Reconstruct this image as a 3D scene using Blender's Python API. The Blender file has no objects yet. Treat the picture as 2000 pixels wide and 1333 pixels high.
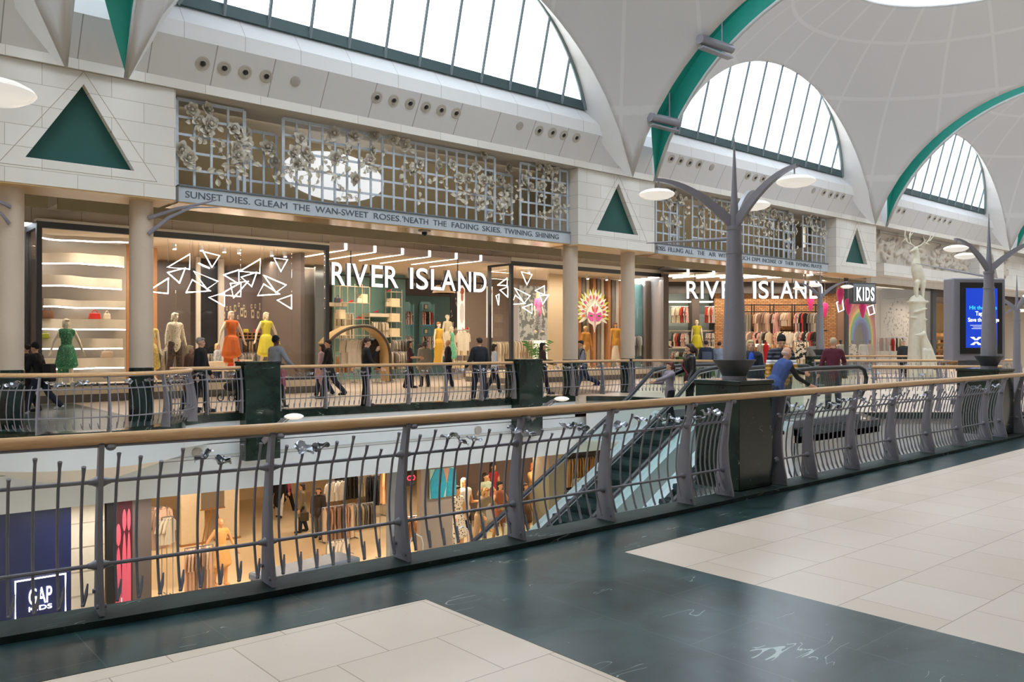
import bpy, bmesh, math, random
from mathutils import Vector, Matrix
from math import sin, cos, pi, sqrt, radians as R
random.seed(7)
SC = bpy.context.scene
COL = SC.collection
# ---------------------------------------------------------------- camera, sky, exposure
EYE = 1.65; FPX = 1620.0
fwd = Vector((.6508, .7593, 0)); rgt = Vector((.7593, -.6508, 0))
cd = bpy.data.cameras.new('camera'); cam = bpy.data.objects.new('camera', cd); COL.objects.link(cam)
cam.location = (0, 0, EYE); cam.rotation_euler = (R(90), 0, math.atan2(-fwd.x, fwd.y))
cd.sensor_width = 36; cd.lens = FPX/2000*36; cd.shift_y = 0.0018; cd.clip_end = 300; cd.clip_start = .05
SC.camera = cam
w = bpy.data.worlds.new('sky'); SC.world = w; w.use_nodes = True
bgn = w.node_tree.nodes['Background']; bgn.inputs[0].default_value = (.85, .92, 1, 1); bgn.inputs[1].default_value = 5.0
SC.view_settings.view_transform = 'Standard'; SC.view_settings.look = 'None'
SC.view_settings.exposure = 0.56; SC.view_settings.gamma = 1
def area(name, loc, sx, sy, power, rot=(0, 0, 0), col=(1, 1, 1), portal=False):
    l = bpy.data.lights.new(name, 'AREA'); l.shape = 'RECTANGLE'; l.size = sx; l.size_y = sy; l.energy = power; l.color = col
    if portal: l.cycles.is_portal = True
    o = bpy.data.objects.new(name, l); o.location = loc; o.rotation_euler = rot; COL.objects.link(o); return o
BAYS = [-3.6, 12.0, 27.6, 43.2, 58.8]; MY = 10.1; HW = 6.7; HL = 7.25
for c in BAYS[:4]:
    area('sky_portal', (c, MY, 14.6), 7.6, 7.6, 1, portal=True)
    area('sky_portal', (c, MY+8.1, 10.4), 12.4, 4.2, 1, (R(-75), 0, 0), portal=True)
    area('sky_portal', (c, MY-8.1, 10.4), 12.4, 4.2, 1, (R(75), 0, 0), portal=True)
WARM = (1, .84, .66)
def strip(x0, x1, y, z, p, wd=.12, col=WARM): area('shop_strip_light', ((x0+x1)/2, y, z), x1-x0, wd, p, col=col)
# shop ceiling strips, upper floor then lower floor
strip(5, 13.3, 26.1, 4.66, 150); strip(5, 13.3, 29.2, 4.66, 120); strip(6, 13.3, 32, 4.66, 60); strip(14, 21, 27.6, 4.7, 130); strip(14, 21, 30.6, 4.7, 110)
strip(22, 31, 26.2, 4.66, 150); strip(22, 31, 28.6, 4.66, 90)
for dd, pw in ((39.6, 120), (43, 120)):
    p = fwd*dd+rgt*11.2
    area('shop_strip_light', (p.x, p.y, 4.65), 9, .12, pw, (0, 0, math.atan2(rgt.y, rgt.x)), WARM)
strip(37.6, 46, 20.6, 4.6, 130)
for x in (1.0, 5.5, 10, 15, 20): area('lower_shop_light', (x, 21.2, -2.0), 3.2, .15, 85, col=(1, .86, .68))
for x in (3, 9, 15, 21): area('lower_shop_light', (x, 27, -2.0), 4, .3, 52, col=(1, .86, .68))
for x in (5, 15, 25): area('lower_mall_light', (x, 18.2, -1.75), 3, .1, 30, col=(1, .95, .9))
for x in (-3.6, 12, 27.6, 43): area('walkway_soffit_light', (x, 22.2, 5.85), 6, .1, 45, col=(1, .86, .66))
for x in (12, 27.4): area('trellis_fill_light', (x, 19.1, 6.98), 11, .15, 22, (R(35), 0, 0), (1, .84, .62))  # added fill, brightens the plaster behind the trellises
# ---------------------------------------------------------------- pixel-to-place helpers (survey of the photograph)
def at(px, py, Y):
    u = (px-1000)/FPX; d = Y/(.7593-.6508*u); p = fwd*d+rgt*(u*d); p.z = EYE+(670-py)/FPX*d; return p
def atx(px, Y): return at(px, 670, Y).x
def atd(px, py, d):
    p = fwd*d+rgt*((px-1000)/FPX*d); p.z = EYE+(670-py)/FPX*d; return p
def atz(px, py, z=0): return atd(px, py, (EYE-z)*FPX/(py-670))
RZD = math.atan2(rgt.y, rgt.x)
# ---------------------------------------------------------------- materials
def lin(c):
    if isinstance(c, str): c = [int(c[i:i+2], 16)/255 for i in (0, 2, 4)]
    return tuple(((v/12.92) if v <= .04045 else ((v+.055)/1.055)**2.4) for v in c[:3])+(1,)
class NT:
    def __init__(s, name):
        s.m = bpy.data.materials.new(name); s.m.use_nodes = True; s.t = s.m.node_tree; s.b = s.t.nodes['Principled BSDF']
        s.out = s.t.nodes['Material Output']
    def n(s, ty, **k):
        x = s.t.nodes.new(ty)
        for a, v in k.items(): setattr(x, a, v)
        return x
    def l(s, a, b): s.t.links.new(a, b)
    def math(s, op, a, b=None, c=None):
        x = s.n('ShaderNodeMath', operation=op)
        for i, v in enumerate((a, b, c)):
            if v is None: continue
            if isinstance(v, (int, float)): x.inputs[i].default_value = v
            else: s.l(v, x.inputs[i])
        return x.outputs[0]
    def mix(s, f, a, b, mode='MIX'):
        x = s.n('ShaderNodeMix', data_type='RGBA', blend_type=mode)
        for i, v in ((0, f), (6, a), (7, b)):
            if isinstance(v, (int, float)): x.inputs[i].default_value = v
            elif isinstance(v, (tuple, str)): x.inputs[i].default_value = lin(v) if isinstance(v, str) else v
            else: s.l(v, x.inputs[i])
        return x.outputs[2]
    def coord(s, kind='Object'): return s.n('ShaderNodeTexCoord').outputs[kind]
    def geo(s): return s.n('ShaderNodeNewGeometry').outputs['Position']
    def noise(s, v, sc, det=3, rough=.5, dist=0):
        x = s.n('ShaderNodeTexNoise'); x.inputs['Scale'].default_value = sc; x.inputs['Detail'].default_value = det
        x.inputs['Roughness'].default_value = rough; x.inputs['Distortion'].default_value = dist; s.l(v, x.inputs['Vector']); return x.outputs['Fac']
    def ramp(s, f, *st):
        x = s.n('ShaderNodeValToRGB'); e = x.color_ramp.elements
        while len(e) < len(st): e.new(.5)
        for q, (p, c) in zip(e, st): q.position = p; q.color = lin(c) if isinstance(c, str) else c
        s.l(f, x.inputs[0]); return x.outputs[0]
    def bump(s, h, st=.2, dist=.01):
        x = s.n('ShaderNodeBump'); x.inputs['Strength'].default_value = st; x.inputs['Distance'].default_value = dist
        s.l(h, x.inputs['Height']); s.l(x.outputs[0], s.b.inputs['Normal'])
    def set(s, rough=.5, metal=0, col=None, spec=.5):
        s.b.inputs['Roughness'].default_value = rough; s.b.inputs['Metallic'].default_value = metal
        s.b.inputs['Specular IOR Level'].default_value = spec
        if col is not None:
            if isinstance(col, (str, tuple)): s.b.inputs['Base Color'].default_value = lin(col) if isinstance(col, str) else col
            else: s.l(col, s.b.inputs['Base Color'])
        return s.m
_mc = {}
def M(col, rough=.6, metal=0, var=.08, sc=6, bump=0, name=None, bsc=None):
    k = (col, rough, metal, var, sc, bump)
    if k in _mc: return _mc[k]
    t = NT(name or 'surface_'+col); v = t.coord()
    f = t.noise(v, sc); c = lin(col)
    a = tuple(max(0, x*(1-var)) for x in c[:3])+(1,); b = tuple(min(1, x*(1+var)) for x in c[:3])+(1,)
    t.set(rough, metal, t.mix(f, a, b))
    if bump: t.bump(t.noise(v, bsc or sc*8), bump, .01)
    _mc[k] = t.m; return t.m
def EM(col, st, name='light_emitter'):
    k = ('E', col, st)
    if k in _mc: return _mc[k]
    t = NT(name); t.b.inputs['Emission Color'].default_value = lin(col); t.b.inputs['Emission Strength'].default_value = st
    t.b.inputs['Base Color'].default_value = lin(col); _mc[k] = t.m; return t.m
def brickmat(name, c1, c2, mort, bw, bh, ms, axes='xz', rough=.6, off=.5, rot=0, org=(0, 0), extra=None, bump=.3):
    t = NT(name); p = t.geo(); s = t.n('ShaderNodeSeparateXYZ'); 
    mp = t.n('ShaderNodeMapping'); mp.inputs['Rotation'].default_value = (0, 0, rot); t.l(p, mp.inputs[0]); t.l(mp.outputs[0], s.inputs[0])
    cb = t.n('ShaderNodeCombineXYZ'); i = {'x': 0, 'y': 1, 'z': 2}
    t.l(t.math('SUBTRACT', s.outputs[i[axes[0]]], org[0]), cb.inputs[0]); t.l(t.math('SUBTRACT', s.outputs[i[axes[1]]], org[1]), cb.inputs[1])
    b = t.n('ShaderNodeTexBrick'); b.offset = off; b.inputs['Scale'].default_value = 1; b.inputs['Brick Width'].default_value = bw
    b.inputs['Row Height'].default_value = bh; b.inputs['Mortar Size'].default_value = ms; b.inputs['Mortar Smooth'].default_value = .1
    b.inputs['Color1'].default_value = lin(c1); b.inputs['Color2'].default_value = lin(c2); b.inputs['Mortar'].default_value = lin(mort)
    t.l(cb.outputs[0], b.inputs['Vector']); col = b.outputs['Color']
    n = t.noise(p, 3.5, 5, .6); col = t.mix(.10, col, n, 'SOFT_LIGHT')
    if extra: col = extra(t, p, col)
    t.set(rough, 0, col)
    if bump: t.bump(t.math('SUBTRACT', 1, b.outputs['Fac']), bump, .004)
    return t.m
def pits(t, p, col):
    f = t.noise(p, 14, 4, .65); m = t.math('GREATER_THAN', f, .70)
    col = t.mix(t.math('MULTIPLY', m, .35), col, 'b89a7c')
    g = t.noise(p, 2.2, 3); return t.mix(t.math('MULTIPLY', g, .3), col, 'cdb9a2')
FLOORB = brickmat('limestone_floor_tile', 'e4d6c8', 'dccbb9', 'a08f7d', .62, .59, .0035, 'xy', .36, .5, 0, (4.87, -.33), pits, .15)
def marble(name, base, dark, vein, rough=.2, tiles=None):
    t = NT(name); p = t.geo(); n = t.noise(p, 1.6, 6, .6, 1.2)
    col = t.ramp(n, (.32, dark), (.62, base))
    mp = t.n('ShaderNodeMapping'); mp.inputs['Scale'].default_value = (.6, 3.2, 2.2); mp.inputs['Rotation'].default_value = (.2, .1, .5); t.l(p, mp.inputs[0])
    v = t.noise(mp.outputs[0], 1.5, 3, .5, .8); k = t.math('ABSOLUTE', t.math('SUBTRACT', v, .5))
    k = t.math('LESS_THAN', k, .0035); msk = t.math('GREATER_THAN', t.noise(p, 2.3, 2), .60)
    col = t.mix(t.math('MULTIPLY', t.math('MULTIPLY', k, msk), .6), col, vein)
    fl = t.math('GREATER_THAN', t.noise(p, 26, 5, .7), .68); col = t.mix(t.math('MULTIPLY', fl, .28), col, vein)
    if tiles:
        s = t.n('ShaderNodeSeparateXYZ'); t.l(p, s.inputs[0]); cb = t.n('ShaderNodeCombineXYZ')
        t.l(t.math('SUBTRACT', s.outputs[1], tiles[2]), cb.inputs[0]); t.l(t.math('SUBTRACT', s.outputs[0], tiles[3]), cb.inputs[1])
        b = t.n('ShaderNodeTexBrick'); b.offset = .5; b.inputs['Scale'].default_value = 1; b.inputs['Brick Width'].default_value = tiles[0]
        b.inputs['Row Height'].default_value = tiles[1]; b.inputs['Mortar Size'].default_value = .003; t.l(cb.outputs[0], b.inputs['Vector'])
        col = t.mix(b.outputs['Fac'], col, '4d5a52')
    return t.set(rough, 0, col)
FLOORG = marble('green_marble_floor', '2f4b4d', '132628', 'c2d6ce', .28, (1.25, .6233, .3, 3.05))
MARB = marble('dark_green_marble', '24352f', '0d1614', 'a5bdb2', .16)
STONE = brickmat('pale_stone_blocks', 'e2dfda', 'dad6d0', 'b2aca3', 1.24, .41, .006, 'xz', .7, .5, 0, (.4, .03), None, .4)
STONED = brickmat('taupe_stone_blocks', 'c9bcab', 'bfb2a1', '8f8374', 1.24, .41, .008, 'xz', .7, .5, 0, (.4, .03), None, .4)
BRICK = brickmat('tan_brickwork', 'd9a878', 'b98457', '6b4a31', .24, .09, .012, 'xz', .85, .5, RZD*-1, (0, 0), None, .9)
WHITEP = M('e2e4e7', .55, var=.02, name='white_plaster'); WHITEF = M('d9e2ea', .45, var=.02, name='white_fascia_panel')
CREAM = M('dcd4c6', .6, var=.04, name='cream_soffit'); METAL = M('85848e', .42, .12, .08, 9, name='grey_painted_metal')
METALL = M('a9afb9', .35, .5, .12, 7, name='zinc_grey_metal'); CHROME = M('a8acb6', .28, 1, .05, name='polished_steel')
DARK = M('4a4d52', .5, .2, .05, name='dark_grey_frame'); BLACK = M('141416', .5, var=.1, name='black_surface')
COLST = M('c9b8a6', .55, var=.04, sc=14, name='beige_column_render'); TEAL = M('1f9080', .5, var=.06, name='teal_green_paint'); DTEAL = M('0f4a45', .6, var=.04, name='deep_green_paint')
def woodmat():
    t = NT('pale_wood'); p = t.geo(); mp = t.n('ShaderNodeMapping'); mp.inputs['Scale'].default_value = (1.2, 14, 14); t.l(p, mp.inputs[0])
    n = t.noise(mp.outputs[0], 3, 5, .6, .6); return t.set(.32, 0, t.ramp(n, (.3, 'cfa070'), (.7, 'e6c194')))
WOOD = woodmat(); WOODB = M('a8743f', .5, var=.25, sc=20, name='brown_wood')
def glassmat(name, gl=.10, tint=(1, 1, 1, 1), rough=.02, k=.6):
    t = NT(name); tr = t.n('ShaderNodeBsdfTransparent'); tr.inputs[0].default_value = tint; g = t.n('ShaderNodeBsdfGlossy'); g.inputs['Roughness'].default_value = rough
    fr = t.n('ShaderNodeLayerWeight'); fr.inputs[0].default_value = .15; mx = t.n('ShaderNodeMixShader')
    t.l(t.math('ADD', t.math('MULTIPLY', fr.outputs['Fresnel'], k), gl*.3), mx.inputs[0]); t.l(tr.outputs[0], mx.inputs[1]); t.l(g.outputs[0], mx.inputs[2]); t.l(mx.outputs[0], t.out.inputs[0]); return t.m
GLASS = glassmat('clear_glass'); ROOFG = glassmat('roof_glass', .05, (.96, .99, 1, 1)); GLASSG = glassmat('green_tinted_glass', .0, (.90, .96, .94, 1), k=.3)
LED = EM('ffffff', 5, 'led_light'); NEON = EM('fff4e8', 6, 'neon_tube')
def domemat():
    t = NT('vault_plaster'); v = t.coord(); s = t.n('ShaderNodeSeparateXYZ'); t.l(v, s.inputs[0])
    r = t.math('SQRT', t.math('ADD', t.math('POWER', s.outputs[0], 2), t.math('POWER', s.outputs[1], 2)))
    a = t.math('ARCTAN2', s.outputs[1], s.outputs[0])
    rb = t.math('LESS_THAN', t.math('PINGPONG', t.math('ADD', r, .3), .95), .055)
    ab = t.math('LESS_THAN', t.math('MULTIPLY', t.math('PINGPONG', t.math('MULTIPLY', a, 12/pi), .5), r), .2)
    n = t.noise(v, 30, 4)
    t.bump(n, .12, .01)
    f = t.math('MAXIMUM', rb, ab)
    return t.set(.8, 0, t.mix(f, t.mix(n, 'c3c4c8', 'cacbce'), 'cfd0d3'))
DOME = domemat()
def pattern(name, c1, c2, sc=30, th=.5, kind='v', c3=None, rough=.7):
    t = NT(name); v = t.coord()
    if kind == 'v':
        x = t.n('ShaderNodeTexVoronoi'); x.inputs['Scale'].default_value = sc; t.l(v, x.inputs['Vector']); f = t.math('LESS_THAN', x.outputs['Distance'], th)
    elif kind == 's':
        x = t.n('ShaderNodeTexWave'); x.inputs['Scale'].default_value = sc; x.inputs['Distortion'].default_value = 1; t.l(v, x.inputs['Vector']); f = t.math('GREATER_THAN', x.outputs['Fac'], th)
    else: f = t.math('GREATER_THAN', t.noise(v, sc, 4, .6), th)
    col = t.mix(f, c1, c2)
    if c3: col = t.mix(t.math('GREATER_THAN', t.noise(v, sc*.8, 3), .62), col, c3)
    return t.set(rough, 0, col)
# ---------------------------------------------------------------- mesh builder
class MB:
    def __init__(s): s.v = []; s.f = []
    def add(s, vs, fs):
        o = len(s.v); s.v += [Vector(p) for p in vs]; s.f += [tuple(i+o for i in f) for f in fs]; return s
    def box(s, c, sz, rz=0, rx=0, ry=0):
        m = Matrix.Translation(Vector(c)) @ Matrix.Rotation(rz, 4, 'Z') @ Matrix.Rotation(ry, 4, 'Y') @ Matrix.Rotation(rx, 4, 'X'); x, y, z = [q/2 for q in sz]
        return s.add([m @ Vector((a*x, b*y, d*z)) for a in (-1, 1) for b in (-1, 1) for d in (-1, 1)],
                     [(0, 1, 3, 2), (4, 6, 7, 5), (0, 4, 5, 1), (2, 3, 7, 6), (0, 2, 6, 4), (1, 5, 7, 3)])
    def b2(s, a, b): return s.box([(i+j)/2 for i, j in zip(a, b)], [abs(i-j) for i, j in zip(a, b)])
    def tube(s, pts, r, n=10, caps=True, closed=False, fl=None):
        pts = [Vector(p) for p in pts]; k = len(pts); rs = r if isinstance(r, (list, tuple)) else [r]*k; o = len(s.v); up = None
        for i, p in enumerate(pts):
            a = pts[(i-1) % k] if (i or closed) else p; b = pts[(i+1) % k] if (i < k-1 or closed) else p; t = (b-a).normalized()
            if up is None: up = Vector((0, 0, 1)) if abs(t.z) < .9 else Vector((0, 1, 0))
            x = t.cross(up).normalized(); y = x.cross(t).normalized(); up = y
            for j in range(n):
                q = 2*pi*j/n; s.v.append(p+x*(rs[i]*cos(q)*(fl or 1))+y*(rs[i]*sin(q)))
        for i in range(k if closed else k-1):
            for j in range(n):
                A = o+i*n; B = o+((i+1) % k)*n; s.f.append((A+j, A+(j+1) % n, B+(j+1) % n, B+j))
        if caps and not closed: s.f.append(tuple(o+j for j in reversed(range(n)))); s.f.append(tuple(o+(k-1)*n+j for j in range(n)))
        return s
    def lathe(s, prof, c=(0, 0, 0), n=24, sx=1, sy=1, caps=True):
        c = Vector(c); o = len(s.v); k = len(prof)
        for r, z in prof:
            for j in range(n): q = 2*pi*j/n; s.v.append(c+Vector((r*cos(q)*sx, r*sin(q)*sy, z)))
        for i in range(k-1):
            for j in range(n): A = o+i*n; s.f.append((A+j, A+(j+1) % n, A+n+(j+1) % n, A+n+j))
        if caps: s.f.append(tuple(o+j for j in reversed(range(n)))); s.f.append(tuple(o+(k-1)*n+j for j in range(n)))
        return s
    def ell(s, c, r, n=14, m=8, rot=None):
        r = (r, r, r) if isinstance(r, (int, float)) else r; o = len(s.v); c = Vector(c); rot = rot or Matrix()
        for i in range(1, m):
            for j in range(n):
                a = pi*i/m; q = 2*pi*j/n; s.v.append(c+(rot @ Vector((r[0]*sin(a)*cos(q), r[1]*sin(a)*sin(q), r[2]*cos(a)))))
        t = len(s.v); s.v += [c+(rot @ Vector((0, 0, r[2]))), c+(rot @ Vector((0, 0, -r[2])))]
        for i in range(m-2):
            for j in range(n): A = o+i*n; s.f.append((A+j, A+n+j, A+n+(j+1) % n, A+(j+1) % n))
        for j in range(n): s.f.append((t, o+j, o+(j+1) % n)); s.f.append((t+1, o+(m-2)*n+(j+1) % n, o+(m-2)*n+j))
        return s
    def seg(s, p0, r0, p1, r1, an=(1, 1, 1), n=12, m=8):
        p0 = Vector(p0); p1 = Vector(p1); d = (p1-p0); d = d.normalized() if d.length > 1e-6 else Vector((0, 0, 1)); q = d.to_track_quat('Z', 'Y'); o = len(s.v); an = Vector(an)
        rows = [(pi*i/m, p1, r1) for i in range(0, m//2+1)]+[(pi*i/m, p0, r0) for i in range(m//2, m+1)]
        for a, p, r in rows:
            if sin(a) < 1e-6: continue
            for j in range(n):
                w_ = q @ Vector((sin(a)*cos(2*pi*j/n), sin(a)*sin(2*pi*j/n), cos(a))); s.v.append(p+Vector((w_.x*an.x, w_.y*an.y, w_.z*an.z))*r)
        k = (len(s.v)-o)//n; s.v += [p1+Vector((d.x*an.x, d.y*an.y, d.z*an.z))*r1, p0-Vector((d.x*an.x, d.y*an.y, d.z*an.z))*r0]; t = len(s.v)-2
        for i in range(k-1):
            for j in range(n): A = o+i*n; s.f.append((A+j, A+n+j, A+n+(j+1) % n, A+(j+1) % n))
        for j in range(n): s.f.append((t, o+j, o+(j+1) % n)); s.f.append((t+1, o+(k-1)*n+(j+1) % n, o+(k-1)*n+j))
        return s
    def chain(s, pts, an=(1, 1, 1)):
        for (a, ra), (b, rb) in zip(pts, pts[1:]): s.seg(a, ra, b, rb, an)
        return s
    def prism(s, poly, fn, h0, h1):   # fn(u,v,h) -> point
        k = len(poly); o = len(s.v)
        for h in (h0, h1):
            for u_, v_ in poly: s.v.append(Vector(fn(u_, v_, h)))
        s.f.append(tuple(o+i for i in reversed(range(k)))); s.f.append(tuple(o+k+i for i in range(k)))
        for i in range(k): j = (i+1) % k; s.f.append((o+i, o+j, o+k+j, o+k+i))
        return s
    def grid(s, fn, nu, nv):
        o = len(s.v)
        for i in range(nu+1):
            for j in range(nv+1): s.v.append(Vector(fn(i/nu, j/nv)))
        for i in range(nu):
            for j in range(nv): A = o+i*(nv+1)+j; s.f.append((A, A+1, A+nv+2, A+nv+1))
        return s
    def mesh(s, name, mat, smooth=True):
        me = bpy.data.meshes.new(name); me.from_pydata([tuple(v) for v in s.v], [], s.f); me.validate(); bm = bmesh.new(); bm.from_mesh(me)
        bmesh.ops.recalc_face_normals(bm, faces=bm.faces); bm.to_mesh(me); bm.free(); me.materials.append(mat)
        if smooth:
            for p in me.polygons: p.use_smooth = True
            try: me.set_sharp_from_angle(angle=R(38))
            except Exception: pass
        return me
    def build(s, name, mat, parent=None, world=False, bevel=0, smooth=True, solid=0):
        o = bpy.data.objects.new(name, s.mesh(name, mat, smooth)); return link(o, parent, world, bevel, solid)
def link(o, parent=None, world=False, bevel=0, solid=0):
    COL.objects.link(o)
    if parent is not None:
        o.parent = parent
        if world and parent.type == 'EMPTY': o.matrix_parent_inverse = (Matrix.Translation(parent.location) @ Matrix.Rotation(parent.rotation_euler.z, 4, 'Z')).inverted()
    if solid: m = o.modifiers.new('thick', 'SOLIDIFY'); m.thickness = solid; m.offset = 0
    if bevel: m = o.modifiers.new('bevel', 'BEVEL'); m.width = bevel; m.segments = 2; m.limit_method = 'ANGLE'
    return o
def tag(o, label, cat, group=None, kind=None):
    o['label'] = label; o['category'] = cat
    if group: o['group'] = group
    if kind: o['kind'] = kind
    return o
def thing(name, label, cat, loc=(0, 0, 0), rz=0, group=None):
    o = bpy.data.objects.new(name, None); COL.objects.link(o); o.location = loc; o.rotation_euler = (0, 0, rz); o.empty_display_size = .1
    return tag(o, label, cat, group)
def struct(o): o['kind'] = 'structure'; return o
KIDS = {}
def dup(o, loc=None, rz=None, label=None, group=None, parent=None, scale=None):
    c = o.copy(); COL.objects.link(c)
    if parent is not None: c.parent = parent
    if loc is not None: c.location = loc
    if rz is not None: c.rotation_euler = (0, 0, rz)
    if scale is not None: c.scale = scale
    if label: c['label'] = label
    if group: c['group'] = group
    for ch in list(o.children): dup(ch, parent=c)
    return c
def text(s, name, mat, h, depth, bold=0, parent=None, width=None, loc=(0, 0, 0), rz=0, shear=0, line=.8, align='LEFT', face=None):
    cu = bpy.data.curves.new('t', 'FONT'); cu.body = s; cu.size = 1; cu.extrude = 0; cu.offset = bold; cu.space_line = line; cu.align_x = align; cu.shear = shear
    o = bpy.data.objects.new('t', cu); COL.objects.link(o); bpy.context.view_layer.update()
    me = bpy.data.meshes.new_from_object(o.evaluated_get(bpy.context.evaluated_depsgraph_get())); bpy.data.objects.remove(o); bpy.data.curves.remove(cu)
    xs = [v.co.x for v in me.vertices]; ys = [v.co.y for v in me.vertices]; x0, x1, y0, y1 = min(xs), max(xs), min(ys), max(ys)
    caph = .73 if '\n' not in s else (y1-y0); k = h/caph; kx = (width/(x1-x0)) if width else k
    bm = bmesh.new(); bm.from_mesh(me); bmesh.ops.remove_doubles(bm, verts=bm.verts, dist=1e-5)
    if depth:
        r = bmesh.ops.extrude_face_region(bm, geom=bm.faces[:]); vs = [g for g in r['geom'] if isinstance(g, bmesh.types.BMVert)]
        for v in vs: v.co.z -= 1.0
    xr = x0 if align == 'LEFT' else 0
    for v in bm.verts:
        x, y, z = v.co; v.co = Vector(((x-xr)*kx, -z*depth if z < -.5 else 0, y*k))
    bmesh.ops.recalc_face_normals(bm, faces=bm.faces); bm.to_mesh(me); bm.free(); me.name = name; me.materials.clear(); me.materials.append(mat)
    if face:
        me.materials.append(face)
        for p in me.polygons:
            if abs(p.normal.y) > .9 and p.center.y < depth*.5: p.material_index = 1
    o = bpy.data.objects.new(name, me); COL.objects.link(o); o.location = loc; o.rotation_euler = (0, 0, rz)
    if parent is not None: o.parent = parent
    return o
SC.render.engine = 'CYCLES'
cy = SC.cycles; cy.max_bounces = 6; cy.diffuse_bounces = 4; cy.glossy_bounces = 3; cy.transmission_bounces = 3; cy.transparent_max_bounces = 10
cy.caustics_reflective = False; cy.caustics_refractive = False; cy.sample_clamp_indirect = 6
# ---------------------------------------------------------------- plan lines
NPTS = [(-14, 5.9), (.2, 5.3), (.82, 5.242), (2.2, 5.082), (4.25, 4.985), (6.58, 4.985), (9, 5.02), (12, 5.08), (16.2, 5.167), (24, 5.4), (60, 5.9)]
def yn(x):
    for (a, p), (b, q) in zip(NPTS, NPTS[1:]):
        if x <= b: return p+(q-p)*(x-a)/(b-a)
    return 5.9
def yf(x): return 18.52-.055*(x-9.3)
BC = (4.2, 18.15); BR = 1.95
bulge = [(BC[0]+BR*cos(a), BC[1]+BR*sin(a)) for a in [R(180+9*i) for i in range(21)]]
bulge = [p for p in bulge if p[1] < yf(p[0])+.35]
deck = [(14.3, 12.0), (17.4, 12.0), (18.5, 12.8), (19.15, 14.3), (19.2, 15.8), (18.9, 17.0), (18.2, 17.75)]
deckr = [(23.5, 5.75), (21.3, 7.3), (18.75, 9.4), (17.5, 8.35), (14.3, 8.35)]
Z0 = 0.0
def flat(poly, z, name, mat, th=.25):
    from mathutils.geometry import tessellate_polygon
    k = len(poly); tr = tessellate_polygon([[Vector((x, y, 0)) for x, y in poly]])
    me = bpy.data.meshes.new(name)
    me.from_pydata([(x, y, z) for x, y in poly]+[(x, y, z-th) for x, y in poly], [], [tuple(t) for t in tr]+[tuple(i+k for i in reversed(t)) for t in tr]+[(i, (i+1) % k, k+(i+1) % k, k+i) for i in range(k)])
    bm = bmesh.new(); bm.from_mesh(me); bmesh.ops.recalc_face_normals(bm, faces=bm.faces); bm.to_mesh(me); bm.free(); me.materials.append(mat)
    o = bpy.data.objects.new(name, me); COL.objects.link(o); return struct(o)
xs = [-14+i for i in range(38)]
nearedge = [(x, yn(x)+.29) for x in xs if x <= 23]
faredge = [(x, yf(x)) for x in [18.0, 16, 14, 12, 10, 8, 7]]+[(x, y) for x, y in reversed(bulge)]+[(x, yf(x)) for x in [1, -2, -6, -14]]
void = nearedge+deckr+deck+faredge
# the gallery floor with its opening: near strip, deck, far strip
near_poly = [(-14, -5), (62, -5), (62, 19)]+[(62, 40), (-14, 40)]+[p for p in reversed(faredge)]+list(reversed(deck))+list(reversed(deckr))+list(reversed(nearedge))
flat(near_poly, 0, 'floor', FLOORB, .25)
FB = [(x, yn(x)-.03) for x in [-14, .2, .82, 2.2, 4.25, 6.58, 9, 12, 16.2, 24]]
def slab(poly, z, th, name, mat): return flat(poly, z, name, mat, th)
# green border band and cross band (inlaid slabs 3 mm proud)
bd = [(x, yn(x)+.29) for x in [-14, .2, .82, 2.2, 4.25, 6.58, 9, 12, 16.2, 23]]
b2 = [(24, 4.8), (16, 4.68), (12, 4.58), (8, 4.47), (4.92, 4.39), (4.92, -5), (3.05, -5), (3.05, 4.41), (1.6, 4.5), (0, 4.62), (-14, 5.2)]
slab(bd+b2, .003, .01, 'floor_border', FLOORG)
# far walkway green border
ff = [(x, y-.0) for x, y in reversed(faredge)]
slab([(x, yf(x)+.9) for x in (18, 10)]+[(7.5, 19.3), (6.4, 19.9), (2, 19.9), (.9, 19.5), (-14, 20.2)]+ff, .003, .01, 'floor_border', FLOORG)
slab([(2.9, 19.9), (5.6, 19.9), (5.6, 24.9), (2.9, 24.9)], .004, .01, 'floor_border', FLOORG)
slab([(18.5, 18.6), (21.1, 18.6), (21.1, 24.9), (18.5, 24.9)], .004, .01, 'floor_border', FLOORG)
# lower floor
LFLOOR = brickmat('cream_floor_tile', 'e9d3ae', 'e4cda8', 'd8c09a', .8, .8, .003, 'xy', .3, .5, 0, (0, 0), None, .05)
slab([(-14, -2), (62, -2), (62, 42), (-14, 42)], -5, .2, 'floor_lower', LFLOOR)
# ribbons along a path
def ribbon(path, name, mat, prof, closed=False):
    """prof: list of (offset outward, z); outward is left of travel"""
    m = MB(); k = len(path); n = len(prof)
    for i, (x, y) in enumerate(path):
        a = Vector(path[max(0, i-1)]); b = Vector(path[min(k-1, i+1)]); t = (b-a).normalized(); nx, ny = -t.y, t.x
        for o_, z in prof: m.v.append(Vector((x+nx*o_, y+ny*o_, z)))
    for i in range(k-1):
        for j in range(n): A = i*n; jj = (j+1) % n; m.f.append((A+j, A+jj, A+n+jj, A+n+j))
    m.f.append(tuple(range(n))); m.f.append(tuple(reversed([(k-1)*n+j for j in range(n)])))
    o = m.build(name, mat); return struct(o)
nl = [(x, yn(x)) for x in [-14, .2, .82, 1.5, 2.2, 3.2, 4.25, 5.4, 6.58, 9, 12, 16.2, 20, 24]]
KERB = marble('kerb_marble', '2b3a36', '171f1e', '8fa399', .6); KERB.node_tree.nodes['Principled BSDF'].inputs['Specular IOR Level'].default_value = .22
ribbon(nl, 'trim_1', KERB, [(.305, -.16), (.305, .045), (0, .045), (0, -.0)])          # near kerb (outward = +Y = left of +X)
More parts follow.
